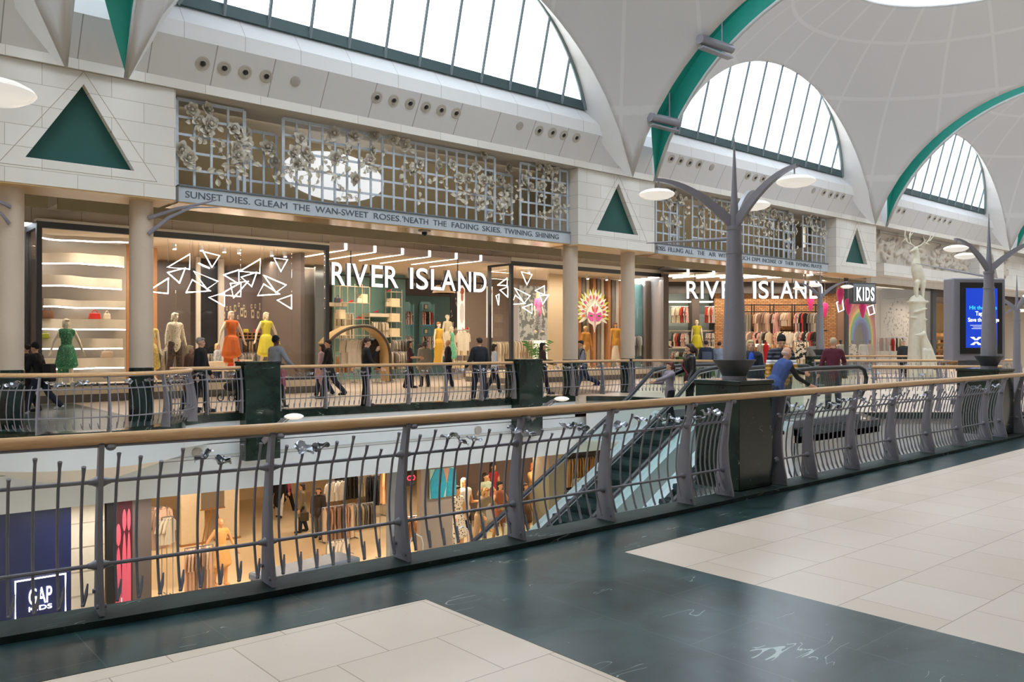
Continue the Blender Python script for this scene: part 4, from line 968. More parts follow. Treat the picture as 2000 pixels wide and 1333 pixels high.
P_(56, 806, 'person mostly hidden by leftmost column, walking beside the one in the cap', 180, pytop=672, skin=SKIN, top=BLK, topkind='jacket', bottom=BLK, hair=DKHAIR, shoes=BSHOE, legs=((-18, 8), (18, 10)), lean=6)
P_(392, 806, 'grey-haired man in a long black jacket walking right behind the far balustrade', 0, pytop=660, top=BLK, topkind='jacket', bottom=BLK, hair=GREYH, hairkind='short', shoes=BSHOE, legs=((10, 5), (-8, 8)), fat=1.12, arms=((8, 8, 15), (-4, 8, 12)))
P_(371, 806, 'elderly person with fair hair in brown coat beside the man in black', 0, d=20.2, z=0, H=1.58, top=fab('6b4b3a'), topkind='coat', bottom=NAVY, hair=BLOND, hairkind='bob', shoes=BSHOE, fat=1.1, extra=bag_on(fab('7c1f24'), .25, .05, .55, (.14, .3, .3)))
P_(425, 0, 'fair-haired shopper in pale denim jacket inside the window, left of orange dress', 0, d=29.5, z=.0, H=1.62, top=pattern('pale_denim', 'a9b4bf', 'd9dde0', 12, .45, 'n'), topkind='jacket', bottom=JEAN, hair=BLOND, hairkind='bob', shoes=WSHOE)
P_(539, 795, 'man in grey hooded top seen from behind, left of the pushchair', 60, d=21.6, z=0, H=1.80, skin=SKIND, top=fab('8b8f98'), topkind='jacket', bottom=BLK, hair=BLK, hairkind='beanie', shoes=BSHOE, arms=((25, 28, 25), (12, 30, 30)), legs=((8, 5), (-8, 5)), fat=1.1)
P_(551, 793, 'small child in a pink top beside the grey hooded man', 40, d=21.2, z=0, H=1.12, top=fab('a8586c'), topkind='jacket', bottom=BLK, hair=DKHAIR, hairkind='pony', shoes=BSHOE, legs=((12, 5), (-10, 8)))
P_(643, 779, 'young man with glasses in black jumper walking left past the entrance', 180, pytop=663, top=BLK, topkind='jumper', bottom=NAVY, hair=DKHAIR, shoes=BSHOE, legs=((16, 5), (-22, 20)), arms=((10, 6, 15), (-10, 8, 25)), lean=3)
P_(629, 779, 'woman with pale pink bag walking beside the young man in glasses', 180, d=25, z=0, H=1.62, top=fab('d3b4c0'), topkind='coat', bottom=NAVY, hair=DKHAIR, hairkind='long', shoes=WSHOE, legs=((14, 5), (-18, 12)), extra=bag_on(fab('d9b9cc'), .2, .0, .75, (.1, .34, .36)))
P_(715, 795, 'man in black leaning on far balustrade with hand raised to his mouth', 20, pytop=661, top=BLK, topkind='jumper', bottom=BLK, hair=M('3a211c', .6, name='auburn_hair'), shoes=BSHOE, arms=((35, 4, 118), (18, 12, 40)), legs=((4, 4), (-4, 4)), head=(10, 12), fat=1.08)
P_(800, 757, 'young woman with long dark hair in maroon top facing right at entrance', 0, d=30.2, z=0, H=1.72, top=fab('3f1f26'), topkind='tee', bottom=BLK, hair=DKHAIR, hairkind='long', shoes=BSHOE, arms=((22, 6, 62), (18, 6, 70)))
P_(829, 757, 'woman in grey top with white shoulder strap standing with back turned at entrance', 115, d=31, z=0, H=1.70, top=fab('8b8377'), topkind='coat', bottom=NAVY, hair=DKHAIR, hairkind='pony', shoes=BSHOE, fat=1.15, extra=bag_on(fab('8b8377'), .2, .1, .8, (.2, .14, .3), M('e8e2d8', .5, name='white_strap')))
P_(875, 755, 'bald man in long black coat in front of the green mannequin dress', 190, d=30, z=0, H=1.75, skin=SKIN, top=BLK, topkind='jacket', bottom=NAVY, hair=M('c9a184', .6), hairkind='bald', shoes=WSHOE, fat=1.2, arms=((6, 10, 12), (4, 10, 12)))
P_(936, 783, 'man in dark hooded jacket at the balustrade, left of middle far pier', 120, pytop=660, top=fab('20242d'), topkind='jacket', bottom=fab('2a2f3d'), hair=DKHAIR, shoes=WSHOE, legs=((14, 4), (-14, 8)), arms=((10, 14, 35), (6, 14, 40)), fat=1.15)
P_(966, 766, 'person in white top walking beside the man in the dark hooded jacket', 10, d=26.8, z=0, H=1.62, top=fab('d4d8df'), topkind='jumper', bottom=BLK, hair=DKHAIR, hairkind='bob', shoes=WSHOE, legs=((16, 4), (-18, 14)))
P_(1060, 765, 'woman with dark hair in brown coat below the potted palm', 0, d=26.5, z=0, H=1.66, top=fab('3b2722'), topkind='coat', bottom=BLK, hair=BLK, hairkind='long', shoes=BSHOE, legs=((16, 4), (-20, 14)), arms=((18, 8, 70), (15, 8, 60)))
P_(1139, 770, 'man in grey and navy jumper walking left between the two right columns', 195, d=27.5, z=0, H=1.76, top=pattern('grey_navy_jumper', '2b3040', '9297a0', 3, .5, 's'), topkind='jumper', bottom=JEAN, hair=DKHAIR, shoes=BSHOE, legs=((20, 4), (-26, 40)), arms=((15, 8, 40), (-8, 8, 30)), lean=8)
P_(1308, 816, 'small child in mauve quilted jacket holding the escalator handrail', 195, d=17.5, z=-.06, H=1.30, top=fab('8f8591'), topkind='jacket', bottom=BLK, hair=M('5a2a24', .6, name='red_brown_hair'), hairkind='pony', shoes=WSHOE, arms=((68, 10, 8), (30, 8, 60)), vox=.012)
P_(1347, 830, 'woman in black leather jacket with red strap stepping on escalator behind the child', 190, d=17.95, z=0, H=1.62, top=M('121417', .35, var=.1, name='black_leather'), topkind='jacket', bottom=BLK, hair=M('3a2620', .6, name='brown_hair'), hairkind='pony', shoes=BSHOE, arms=((2, 12, 30), (14, 8, 55)), head=(-20, 0), vox=.012, extra=bag_on(fab('4a1a20'), .2, -.05, .88, (.1, .24, .2), fab('7a1f28')))
P_(1379, 0, 'person in navy jacket with grey backpack, seen from behind, left of the big lamp', 85, d=30, z=0, H=1.72, top=fab('273346'), topkind='jacket', bottom=BLK, hair=DKHAIR, shoes=BSHOE, extra=bag_on(fab('4b5468'), 0, .2, 1.1, (.32, .18, .45), name='backpack'))
P_(1405, 0, 'person in light blue hooded top with white bag beside the navy jacket', 70, d=30, z=0, H=1.68, top=fab('8a97ae'), topkind='jumper', bottom=fab('dfe3ea'), hair=DKHAIR, hairkind='bun', shoes=WSHOE)
P_(1466, 0, 'blond woman in dark blazer over bright blue shirt, right of the big lamp pole', 262, d=17.6, z=0, H=1.70, top=fab('2b303c'), topkind='jacket', bottom=BLK, hair=BLOND, hairkind='bob', shoes=BSHOE, vox=.012, extra=lambda t, J, h: MB().ell((0, -.105, J['chest'].z+.02), (.065, .06, .2), 12, 8).build('blue_shirt', fab('2f57c9'), t))
def puffmat():
    t = NT('tricolour_puffer'); s = t.n('ShaderNodeSeparateXYZ'); t.l(t.coord(), s.inputs[0]); z = s.outputs[2]
    c = t.mix(t.math('GREATER_THAN', z, 1.22), 'a87a1e', 'e9eaee'); c = t.mix(t.math('GREATER_THAN', z, 1.30), c, '252a3a'); t.bump(t.math('SINE', t.math('MULTIPLY', z, 80)), .5, .02); return t.set(.6, 0, c)
P_(1525, 0, 'man in black beanie and navy, white and mustard puffer jacket looking down', 265, d=16.9, z=0, H=1.78, top=puffmat(), topkind='jacket', bottom=BLK, hair=BLK, hairkind='beanie', shoes=BSHOE, head=(0, 20), fat=1.25, vox=.012, arms=((12, 14, 25), (12, 14, 25)),
   extra=lambda t, J, h: MB().ell((0, -.13, J['chest'].z-.04), (.055, .06, .3), 12, 8).build('black_scarf', BLK, t))
P_(1512, 0, 'bald man in blue gilet leaning forward with hand on the escalator handrail', 10, d=15.3, z=-.05, H=1.66, top=fab('3a4f86'), topkind='vest', bottom=NAVY, hair=M('c9b0a0', .6, name='grey_stubble'), hairkind='bald', shoes=BSHOE, lean=24, fat=1.3, vox=.012, arms=((66, 4, 8), (30, 8, 30)), legs=((6, 4), (-6, 6)),
   extra=lambda t, J, h: [MB().seg(J[s, 'sh'], .052, J[s, 'el'], .044).seg(J[s, 'el'], .044, J[s, 'wr'], .03).build('sleeve', BLK, t) for s in (1, -1)])
P_(1627, 802, 'person with short fair hair in maroon jumper seen from behind on the bridge', 85, pytop=661, top=fab('5b1f33'), topkind='jumper', bottom=fab('2a2830'), hair=M('bfa98c', .7, name='fair_hair'), hairkind='short', shoes=BSHOE, vox=.012, fat=1.1, arms=((8, 14, 15), (30, 24, 30)), extra=bag_on(BLK, -.26, -.02, .9, (.1, .26, .24), M('a9a9ad', .3, .8, name='chain_strap')))
P_(1589, 0, 'person in grey top with crossed strap inside the brick shop', 265, d=33, z=0, H=1.76, skin=SKIND, top=fab('8b8680'), topkind='jumper', bottom=BLK, hair=BLK, shoes=BSHOE)
P_(1765, 0, 'older man in dark jacket standing before the window, left of the totem', 262, d=37.5, z=.0, H=1.74, top=fab('2f3238'), topkind='jacket', bottom=BLK, hair=GREYH, shoes=BSHOE)
# lower floor shoppers
LZ = -5.0
def low(px, pyf, **k): return dict(z=LZ)
P_(545, 1012, 'shopper in black on the lower floor with white trousers showing, top cropped by the fascia', 100, z=LZ, H=1.75, top=BLK, topkind='coat', bottom=fab('c9c2b4'), hair=DKHAIR, shoes=BSHOE, legs=((14, 4), (-16, 20)))
P_(563, 1000, 'shopper in pink jumper and dark trousers striding on the lower floor', 20, z=LZ, H=1.72, top=fab('b4506c'), topkind='jumper', bottom=BLK, hair=DKHAIR, shoes=BSHOE, legs=((18, 4), (-24, 30)))
P_(590, 1040, 'lower floor shopper in long olive trench coat carrying a bag', 200, z=LZ, H=1.70, top=fab('7d715c'), topkind='coat', bottom=NAVY, hair=DKHAIR, hairkind='bob', shoes=BSHOE, extra=bag_on(fab('4b4438'), .28, .05, .6, (.14, .3, .3)))
P_(622, 1052, 'lower floor shopper in dark leather jacket facing the gallery', 268, z=LZ, H=1.72, top=M('2b211d', .45, name='brown_leather'), topkind='jacket', bottom=fab('5a5e63'), hair=M('4a3226', .6, name='chestnut_hair'), hairkind='bob', shoes=BSHOE, extra=bag_on(M('3b2a22', .4, name='brown_bag'), .3, -.05, .78, (.2, .2, .26)))
# ---------------------------------------------------------------- escalators
STEPM = M('39484c', .45, .3, .15, 20, name='dark_step'); SKIRT = M('c9d4dc', .35, .2, name='pale_skirt'); RUB = M('1c2126', .45, name='black_rubber')
def nose(x): return -(14.2-x)*.5774 if x < 14.2 else 0
def step_mesh():
    m = MB(); pr = [(0, 0), (.40, 0), (.40, -.06), (.02, -.06), (.05, -.12), (.05, -.2), (.02, -.24), (-.0, -.2), (-.02, -.1)]
    m.prism(pr, lambda u, v, h: (u, h, v), -.49, .49)
    for i in range(24): m.box((.2, -.46+i*.04, .003), (.38, .012, .006))
    return m.mesh('step', STEPM, False)
STM = step_mesh()
def escalator(y0, y1, label):
    yc = (y0+y1)/2; t = thing('escalator', label, 'escalator', (14.2, yc, -.0), 0, 'pair of escalators')
    xl = 14.2-5/.5774
    for i in range(22):
        o = bpy.data.objects.new('step', STM); COL.objects.link(o); o.parent = t; o.location = (-.4*i-.42, 0, -.231*i-.02)
    X = lambda x: x-14.2
    for s_, y in ((1, y1+.1), (-1, y0-.1)):
        m = MB(); xs2 = [xl-.9, xl+.2]+[xl+.2+(13.6-xl-.2)*i/6 for i in range(1, 7)]+[14.3]
        def zz(x): return max(-5, nose(x))
        top = [(X(x), zz(x)+.14) for x in xs2]; bot = [(X(x), max(-5, zz(x)-.95)) for x in xs2]
        yy = y-yc
        m.prism(top+bot[::-1], lambda u, v, h: (u, yy+h, v), -.1, .1); m.build('side_truss', WHITEF, t, smooth=False)
        m = MB().prism([(a, b+.015) for a, b in top]+[(a, b) for a, b in top[::-1]], lambda u, v, h: (u, yy+h, v), -.13, .13); m.build('skirt_deck', SKIRT, t, smooth=False)
        for k in range(14): pass
        x2 = [xl-.6, xl+.3, 8, 11, 13.4, 14.6, 16.9]; g = [(X(x), zz(x)+.15+(0 if x < 14.3 else -.14)) for x in x2]; h_ = [(X(x), zz(x)+(1.0 if x < 14 else 1.1)) for x in x2]
        m = MB().prism(g+h_[::-1], lambda u, v, h: (u, yy+h, v), -.006, .006); m.build('glass_panel', GLASSG, t, smooth=False)
        pts = [Vector((X(x), yy, z)) for x, z in [(xl-.75, -4.75), (xl-.98, -4.5), (xl-.95, -4.15), (xl-.7, -3.98), (xl+.1, -3.95), (xl+.6, nose(xl+.6)+1.02)]+[(x, nose(x)+1.02) for x in (8, 10, 12, 13.3)]+[(14.1, 1.06), (14.6, 1.13), (15.2, 1.15), (17.0, 1.15), (17.25, 1.08), (17.36, .9), (17.3, .7), (17.1, .5)]]
        MB().tube(pts, .036, 10, fl=1.3).build('handrail', RUB, t)
        MB().tube([p+Vector((0, 0, -.05)) for p in pts[4:-4]], .018, 6).build('rail_guide', CHROME, t)
        MB().b2((.15, yy-.06, 0), (2.8, yy+.06, .16)).build('landing_skirt', METAL, t)
    MB().b2((-.0, -.5, -.03), (.9, .5, .006)).build('comb_plate', METALL, t)
    return t
escalator(10.62, 11.62, 'far escalator descending left, with the mother and child at its top')
escalator(8.67, 9.67, 'near escalator behind the near marble pier, with the man in the blue gilet')
# ---------------------------------------------------------------- advertising screen
c = atd(1907, 0, 22); W_ = 1.5
t = thing('advertising_screen', 'tall grey framed display showing a blue card advert behind the lamp post', 'screen', (c.x, c.y, 0), RZD+.12)
z0, z1 = 1.18, 3.36
m = MB().b2((-W_/2, -.12, z0), (W_/2, .3, z1)); m.build('casing', METAL, t, bevel=.04)
MB().b2((-W_/2+.2, -.15, z0+.18), (W_/2-.12, -.1, z1-.12)).build('bezel', BLACK, t)
def scr():
    return EM('0a2f9a', 1.0, 'blue_screen')
xa, xb = -W_/2+.34, W_/2-.26
MB().b2((xa, -.156, z0+.34), (xb, -.15, z1-.27)).build('screen_image', scr(), t)
TXW = EM('ffffff', 1.0, 'screen_white'); TXC = EM('35b6ee', 1.0, 'screen_cyan')
text('Hit the shops', 'screen_text', TXC, .105, .003, .006, t, .78, (xa+.10, -.16, 2.53)); text('Tap and', 'screen_text', TXW, .115, .003, .006, t, .44, (xa+.27, -.16, 2.37)); text('Save the Change', 'screen_text', TXW, .105, .003, .006, t, .88, (xa+.06, -.16, 2.21))
for i, (a, b) in enumerate(((.12, .8), (.2, .74), (.16, .78))): MB().b2((xa+a, -.160, 2.11-i*.045), (xa+b, -.156, 2.117-i*.045)).build('small_print', TXW, t)
text('VISA', 'logo', TXW, .09, .003, .01, t, .27, (xa+.58, -.16, 1.66), shear=.25)
m = MB()
for sx, sz in ((1, 1), (-1, 1), (1, -1), (-1, -1)): m.prism([(.02*sx, .01*sz), (.06*sx, .035*sz), (.17*sx, .10*sz), (.06*sx, .105*sz), (0, .045*sz)], lambda u, v, h: (xa+.29+u, -.158+h, 1.70+v), 0, .002)
m.build('logo', TXW, t, smooth=False); text('HALIFAX', 'logo', scr(), .038, .003, .004, t, .2, (xa+.19, -.164, 1.68))
MB().b2((-.35, -.1, 0.15), (.35, .25, z0)).build('stand', DARK, t); MB().b2((-.5, -.2, 0), (.5, .35, .16)).build('foot', DARK, t)
# ---------------------------------------------------------------- animal totem sculpture
STAT = M('d6d0bd', .6, 0, .10, 7, .25, name='pale_carved_timber')
c = atd(1795, 0, 32); t = thing('animal_totem', 'pale carved totem with a stag on top and a wolf sitting at its foot', 'sculpture', (c.x, c.y, 0), RZD)
K = .00445; q = lambda x, y, dd=0: Vector(((x-245)*K, dd, 6.5875-y*.004448))
m = MB(); m.chain([(q(235, 1460), .42), (q(232, 1200), .36), (q(232, 1000), .31), (q(230, 850), .29), (q(228, 760), .31)], (1, .9, 1))
m.box(q(230, 755), (.62, .55, .08)); m.box(q(230, 900), (.60, .5, .04), ry=.15); m.box(q(232, 830), (.5, .62, .05), ry=-.3)
blob(m, 'trunk', STAT, t, .03, 1)
m = MB()
for x, dd in ((205, -.15), (262, -.12), (225, .12), (285, .12)): m.chain([(q(x, 752, dd), .05), (q(x+5, 690, dd), .055), (q(x+3, 640, dd), .075), (q(x+8, 590, dd), .11)])
m.chain([(q(270, 600), .17), (q(245, 540), .23), (q(225, 480, -.03), .22), (q(212, 430, -.05), .17), (q(218, 380, -.07), .115), (q(215, 330, -.1), .09), (q(205, 300, -.12), .08)]); m.chain([(q(205, 298, -.12), .085), (q(180, 308, -.16), .06), (q(152, 320, -.2), .038)])
m.chain([(q(228, 300, -.1), .03), (q(262, 293, -.02), .02)]); m.chain([(q(285, 560), .04), (q(300, 590), .025)])
A1 = [(q(200, 285, -.1), .034), (q(170, 262, -.12), .032), (q(125, 240, -.15), .03), (q(100, 190, -.2), .026), (q(105, 140, -.2), .018)]
A2 = [(q(215, 282, -.08), .034), (q(265, 262, -.05), .032), (q(315, 240, .0), .03), (q(345, 195, .02), .026), (q(343, 128, .02), .018)]
m.chain(A1); m.chain(A2)
for a, b in (((160, 258), (150, 180)), ((135, 245), (120, 170)), ((150, 180), (182, 112)), ((112, 215), (80, 240)), ((150, 200), (190, 145)), ((290, 255), (268, 180)), ((325, 230), (388, 150)), ((300, 250), (330, 262)), ((250, 266), (300, 215))): m.seg(q(*a, -.1), .028, q(*b, -.12), .013)
blob(m, 'stag', STAT, t, .022, 1)
m = MB(); m.chain([(q(300, 1350, -.35), .30), (q(285, 1240, -.38), .26), (q(262, 1150, -.42), .20), (q(240, 1080, -.46), .13), (q(228, 1035, -.5), .105)], (1, .9, 1)); m.chain([(q(225, 1035, -.52), .10), (q(190, 1043, -.55), .065), (q(150, 1045, -.58), .035)]); m.chain([(q(235, 1010, -.48), .04), (q(222, 975, -.48), .012)]); m.chain([(q(205, 1012, -.54), .04), (q(203, 985, -.54), .012)])
for x in (215, 250): m.chain([(q(x+20, 1180, -.55), .10), (q(x, 1300, -.62), .06), (q(x, 1440, -.62), .05), (q(x-15, 1460, -.68), .05)])
m.seg(q(320, 1420, -.35), .17, q(330, 1350, -.3), .2); blob(m, 'wolf', STAT, t, .022, 1)
# ---------------------------------------------------------------- shop fronts
YS = 25.2
def sbox(a, b, name, mat, parent=None, bevel=0): return MB().b2(a, b).build(name, mat, parent, parent is not None, bevel)
def shopwindow(label, x0, x1, Y, zt=4.93, zb=.5, ret=None, joints=()):
    t = thing('shop_window', label, 'shop window', (x0, Y, 0))
    sbox((x0, Y, zt-.17), (x1, Y+.14, zt), 'frame_head', DARK, t); sbox((x0, Y, zb), (x0+.13, Y+.14, zt-.17), 'frame_jamb', DARK, t); sbox((x1-.13, Y, zb), (x1, Y+.14, zt-.17), 'frame_jamb', DARK, t); sbox((x0, Y, zb-.06), (x1, Y+.14, zb), 'frame_sill', DARK, t)
    jx = [x0+.13]+list(joints)+[x1-.13]
    for a, b in zip(jx, jx[1:]): sbox((a+.008, Y+.06, zb), (b-.008, Y+.075, zt-.17), 'pane', GLASS, t)
    if ret:
        sbox((x0, Y+.14, zt-.17), (x0+.12, Y+ret, zt), 'frame_head', DARK, t); sbox((x0, Y+ret-.12, zb), (x0+.12, Y+ret, zt-.17), 'frame_jamb', DARK, t); sbox((x0+.05, Y+.14, zb), (x0+.065, Y+ret-.12, zt-.17), 'pane', GLASS, t)
    return t
CRP = M('e4d6bd', .4, name='cream_plinth')
def plinth(x0, x1, y0, y1, z, nm):
    struct(sbox((x0, y0, .22), (x1, y1, z), 'floor_display_plinth', CRP)); struct(sbox((x0, y0+.02, 0), (x1, y1, .22), 'trim_plinth_base', M('6b6660', .5)))
XA, XB = 4.8, 13.5; XC, XD = 21.55, 31.3
plinth(XA, XB, YS-.02, 28.0, .44, 'a'); plinth(XC, XD, YS-.02, 28.2, .44, 'b')
shopwindow('left shop window with neon triangles and four dressed mannequins', XA, XB, YS, ret=1.5, joints=(atx(345, YS), atx(472, YS), atx(572, YS)))
shopwindow('second shop window around the feathered mask, behind the two middle columns', XC, XD, YS, ret=1.5, joints=(atx(1073, YS), atx(1130, YS), atx(1214, YS)))
struct(sbox((XA, YS-.02, 4.93), (13.5, YS+.5, 5.0), 'trim_head_band', CREAM)); struct(sbox((13.5, YS-.0, 4.83), (XC, YS+.5, 5.06), 'trim_head_band', M('c0b0a8', .6))); struct(sbox((XC, YS-.02, 4.93), (XD, YS+.5, 5.08), 'trim_head_band', CREAM))
TAUPE = M('8a7b70', .7, name='taupe_wall'); GREYT = M('6f655f', .5, name='grey_taupe_panel'); CEIL = M('e0ccae', .7, name='shop_ceiling'); PALE = M('d9cdb9', .6, name='pale_stone_shelf'); TEALW = M('7fa9a2', .7, name='muted_teal_wall'); TEALD = M('5f7f7d', .7, name='dark_teal_wall')
TIMB = M('c58a55', .5, var=.15, sc=10, name='orange_timber')
wallplate(XA, XD+.3, YS+.15, 36, 4.84, 4.92, 'ceiling_shop', CEIL)
wallplate(XA-3, XA, YS+1.5, 36, 0, 4.9, 'wall_shop_left', TAUPE)
wallplate(-12, XA-.9, 25.4, 25.6, 0, 4.93, 'wall_far_left', M('5b4a44', .4)); wallplate(XA-.9, XA, 26.6, 26.8, 0, 4.93, 'wall_far_left', M('70757a', .3))
wallplate(XA, XD, 35.9, 36.1, 0, 4.9, 'wall_shop_back', TAUPE)
wallplate(13.25, 13.4, 26.8, 30, .0, 4.8, 'wall_shop_divider', GREYT)
def pan(px0, px1, Y, z0, z1, name, mat, th=.1, st=True):
    o = sbox((atx(px0, Y), Y, z0), (atx(px1, Y), Y+th, z1), name, mat); return struct(o) if st else o
# left display: wavy pale ledges with led lines
x0, x1 = atx(84, 27.0), atx(247, 27.0)
struct(sbox((x0, 27.75, .44), (x1+.2, 27.9, 4.84), 'wall_ledge_back', M('a59a8c', .6)))
SH = [(x0-.1, x1+.1, 27.25, [])]
led_y = [466, 514, 560, 601, 645, 684, 724]
for i, y in enumerate(led_y):
    z = at(95, y, 27.0).z; t = thing('display_ledge', 'pale wavy ledge with light line in the left window, %s' % ['topmost of seven', 'second of seven from the top', 'third from the top', 'fourth from top', 'fifth from top, above red bag', 'sixth from the top', 'lowest of the seven'][i], 'shelf', (x0, 27, z), 0, 'wavy ledges in the left window')
    def wf(u, i=i): return .28*sin(u*5+i*1.7)+.12*sin(u*11+i)
    N = 24; top = [((x1-x0)*k/N, .0+.18+wf(k/N)) for k in range(N+1)]
    m = MB(); po = top+[(x1-x0, .75), (0, .75)]
    m.prism(po, lambda u, v, h: (u, v, h), .05, .34 if i != 3 else .26); m.build('ledge_body', PALE, t)
    m = MB(); m.prism([(a, b+.02) for a, b in top]+[(a, b+.05) for a, b in top[::-1]], lambda u, v, h: (u, v, h), .012, .05); m.build('led_line', LED, t, smooth=False)
    SH[0][3].append(z+.34)
pan(247, 262, 28.2, .44, 4.8, 'wall_timber_panel', TIMB, st=True); pan(296, 307, 28.6, .44, 4.8, 'wall_timber_panel', TIMB)
pan(307, 372, 33, 0, 4.8, 'wall_grey_panel', GREYT); pan(384, 392, 30.5, 0, 4.8, 'wall_cream_fin', CREAM); pan(393, 427, 31, 0, 4.8, 'wall_black_glass', M('2a2a2e', .12, name='black_glass')); pan(427, 438, 30.8, 0, 4.8, 'wall_cream_fin', CREAM)
pan(438, 572, 32.75, 0, 4.3, 'wall_purple_grey', M('7a6b6c', .7)); pan(516, 523, 32, 0, 4.8, 'wall_cream_fin', CREAM); pan(570, 616, 30.8, 0, 4.8, 'wall_bronze_mirror', M('6e675f', .15, .4, name='bronze_mirror')); pan(616, 632, 30.5, 0, 4.8, 'wall_bronze_mirror', M('8a8f8d', .12, .5, name='grey_mirror'))
# hanging cards
for i, (a, b, w_, h) in enumerate([(775, 675, 12, 42), (805, 675, 14, 42), (847, 675, 20, 64), (880, 645, 12, 40), (785, 743, 22, 76), (826, 752, 16, 64), (905, 715, 22, 80), (938, 730, 20, 66), (927, 665, 12, 40), (966, 663, 14, 42), (1000, 660, 14, 38), (1045, 662, 20, 66), (1083, 628, 14, 40), (1110, 700, 26, 84), (1133, 650, 16, 44), (1145, 717, 22, 72), (1073, 748, 14, 38), (1206, 643, 14, 42), (1243, 642, 14, 42), (1218, 717, 26, 84), (1270, 727, 20, 72), (1287, 645, 10, 66), (873, 760, 12, 36)]):
    p = at(250+a/5, 470+b/5, 32.735); q1 = at(250+(a+w_)/5, 470+(b+h)/5, 32.735); ww = (q1.x-p.x); hh = p.z-q1.z
    t = thing('hanging_card', 'cream hanging card with dark figure on the purple grey wall behind orange dress', 'card', p, 0, 'cards on the purple grey wall'); MB().box((0, 0, 0), (ww, .02, hh)).build('card', M('e9dcb8', .6), t); MB().ell((0, -.014, 0), (ww*.24, .004, hh*.28), 8, 6).build('figure_print', BLACK, t)
# neon triangles
NT1 = [((605, 133), (385, 262), (603, 280)), ((735, 108), (895, 148), (820, 262)), ((387, 313), (560, 268), (503, 415)), ((395, 368), (390, 518), (190, 498)), ((640, 300), (880, 400), (770, 475)), ((628, 383), (568, 508), (805, 492)), ((690, 222), (795, 270), (742, 250)), ((1293, 180), (1092, 300), (1287, 320)), ((935, 335), (1083, 287), (1083, 425)), ((1105, 357), (1257, 310), (1208, 450)), ((1000, 420), (1175, 398), (1030, 560)), ((895, 530), (1103, 410), (1100, 548)), ((790, 555), (943, 510), (943, 642)), ((1325, 340), (1545, 435), (1445, 508)), ((1325, 425), (1265, 538), (1480, 523)), ((1425, 170), (1558, 187), (1493, 303)), ((1457, 583), (1597, 533), (1597, 668))]
wn = ['upper left, pointing left above the floral hoodie', 'top, point down, left of the centre', 'below the upper left one, point down', 'lowest left, half behind the second column', 'large one slanting down in the left cluster', 'wide one standing on its base in left cluster', 'seen almost edge-on as a bright bar', 'tall one at the top of central cluster', 'left of the central cluster, pointing left', 'centre of the central cluster, point down', 'small one at the bottom of the central cluster', 'low one right of the central cluster bottom', 'lowest in the centre above the orange dress', 'slanting one above the yellow dress', 'wide one on its base above the yellow dress', 'top right, point down under the spotlights', 'rightmost, pointing left beside bronze mirror']
rnd = random.Random(3)
for T_, nm in zip(NT1, wn):
    pts = [at(250+a/5, 470+b/5, 26.4+rnd.uniform(-.25, .35)) for a, b in T_]; c_ = (pts[0]+pts[1]+pts[2])/3
    t = thing('neon_triangle', 'white neon triangle hanging in left window, '+nm, 'neon light', c_, 0, 'neon triangles in the left window'); MB().tube([p-c_ for p in pts], .022, 8, closed=True).build('tube', NEON, t); MB().tube([pts[0]-c_, Vector((pts[0].x-c_.x, pts[0].y-c_.y, 4.84-c_.z))], .003, 4).build('wire', BLACK, t)
NT2 = [((450, 308), (530, 330), (492, 405)), ((400, 430), (515, 487), (470, 545)), ((405, 483), (380, 552), (480, 545)), ((460, 575), (530, 548), (530, 620)), ((553, 450), (622, 413), (622, 480)), ((655, 480), (590, 487), (610, 550)), ((345, 355), (275, 408), (345, 412)), ((350, 498), (292, 445), (350, 420)), ((285, 475), (262, 487), (280, 555))]
wn2 = ['topmost, point down', 'slanting one left of mannequin', 'standing on its base, lower left', 'low one beside the pink top', 'upper right of the mannequin head', 'right of the mannequin, point down', 'behind the side pane, upper', 'behind the side pane, middle', 'smallest, behind the side pane, lowest']
for T_, nm in zip(NT2, wn2):
    pts = [at(900+a/3.809, 450+b/3.809, 26.3+rnd.uniform(-.2, .3)) for a, b in T_]; c_ = (pts[0]+pts[1]+pts[2])/3
    t = thing('neon_triangle', 'white neon triangle in the second window, '+nm, 'neon light', c_, 0, 'neon triangles in the second window'); MB().tube([p-c_ for p in pts], .022, 8, closed=True).build('tube', NEON, t); MB().tube([pts[0]-c_, Vector((pts[0].x-c_.x, pts[0].y-c_.y, 4.84-c_.z))], .003, 4).build('wire', BLACK, t)
# track spotlights
def track(px, py, Y, lab, grp, dark=False):
    p = at(px, py, Y); t = thing('track_spotlight', lab, 'spotlight', p, 0, grp)
    MB().tube([(0, .05, .18), (0, 0, 0)], .07, 14).build('can', BLACK if dark else M('d8d8da', .4), t); MB().lathe([(.055, -.0), (.05, -.02), (.001, -.02)], n=12).build('lens', LED, t); MB().tube([(0, .05, .15), (0, .05, 4.84-p.z)], .012, 6).build('stem', DARK, t)
for px, py in ((341, 487), (394, 490), (438, 493), (467, 495), (531, 500), (557, 502)): track(px, py, 27.2, 'track spotlight at the ceiling of the left window above the mannequins', 'spotlights in the left window')
for px, py in ((1033, 533), (1148, 545), (1185, 547)): track(px, py, 26.8, 'white ceiling spotlight in the second window', 'spotlights in the second window')
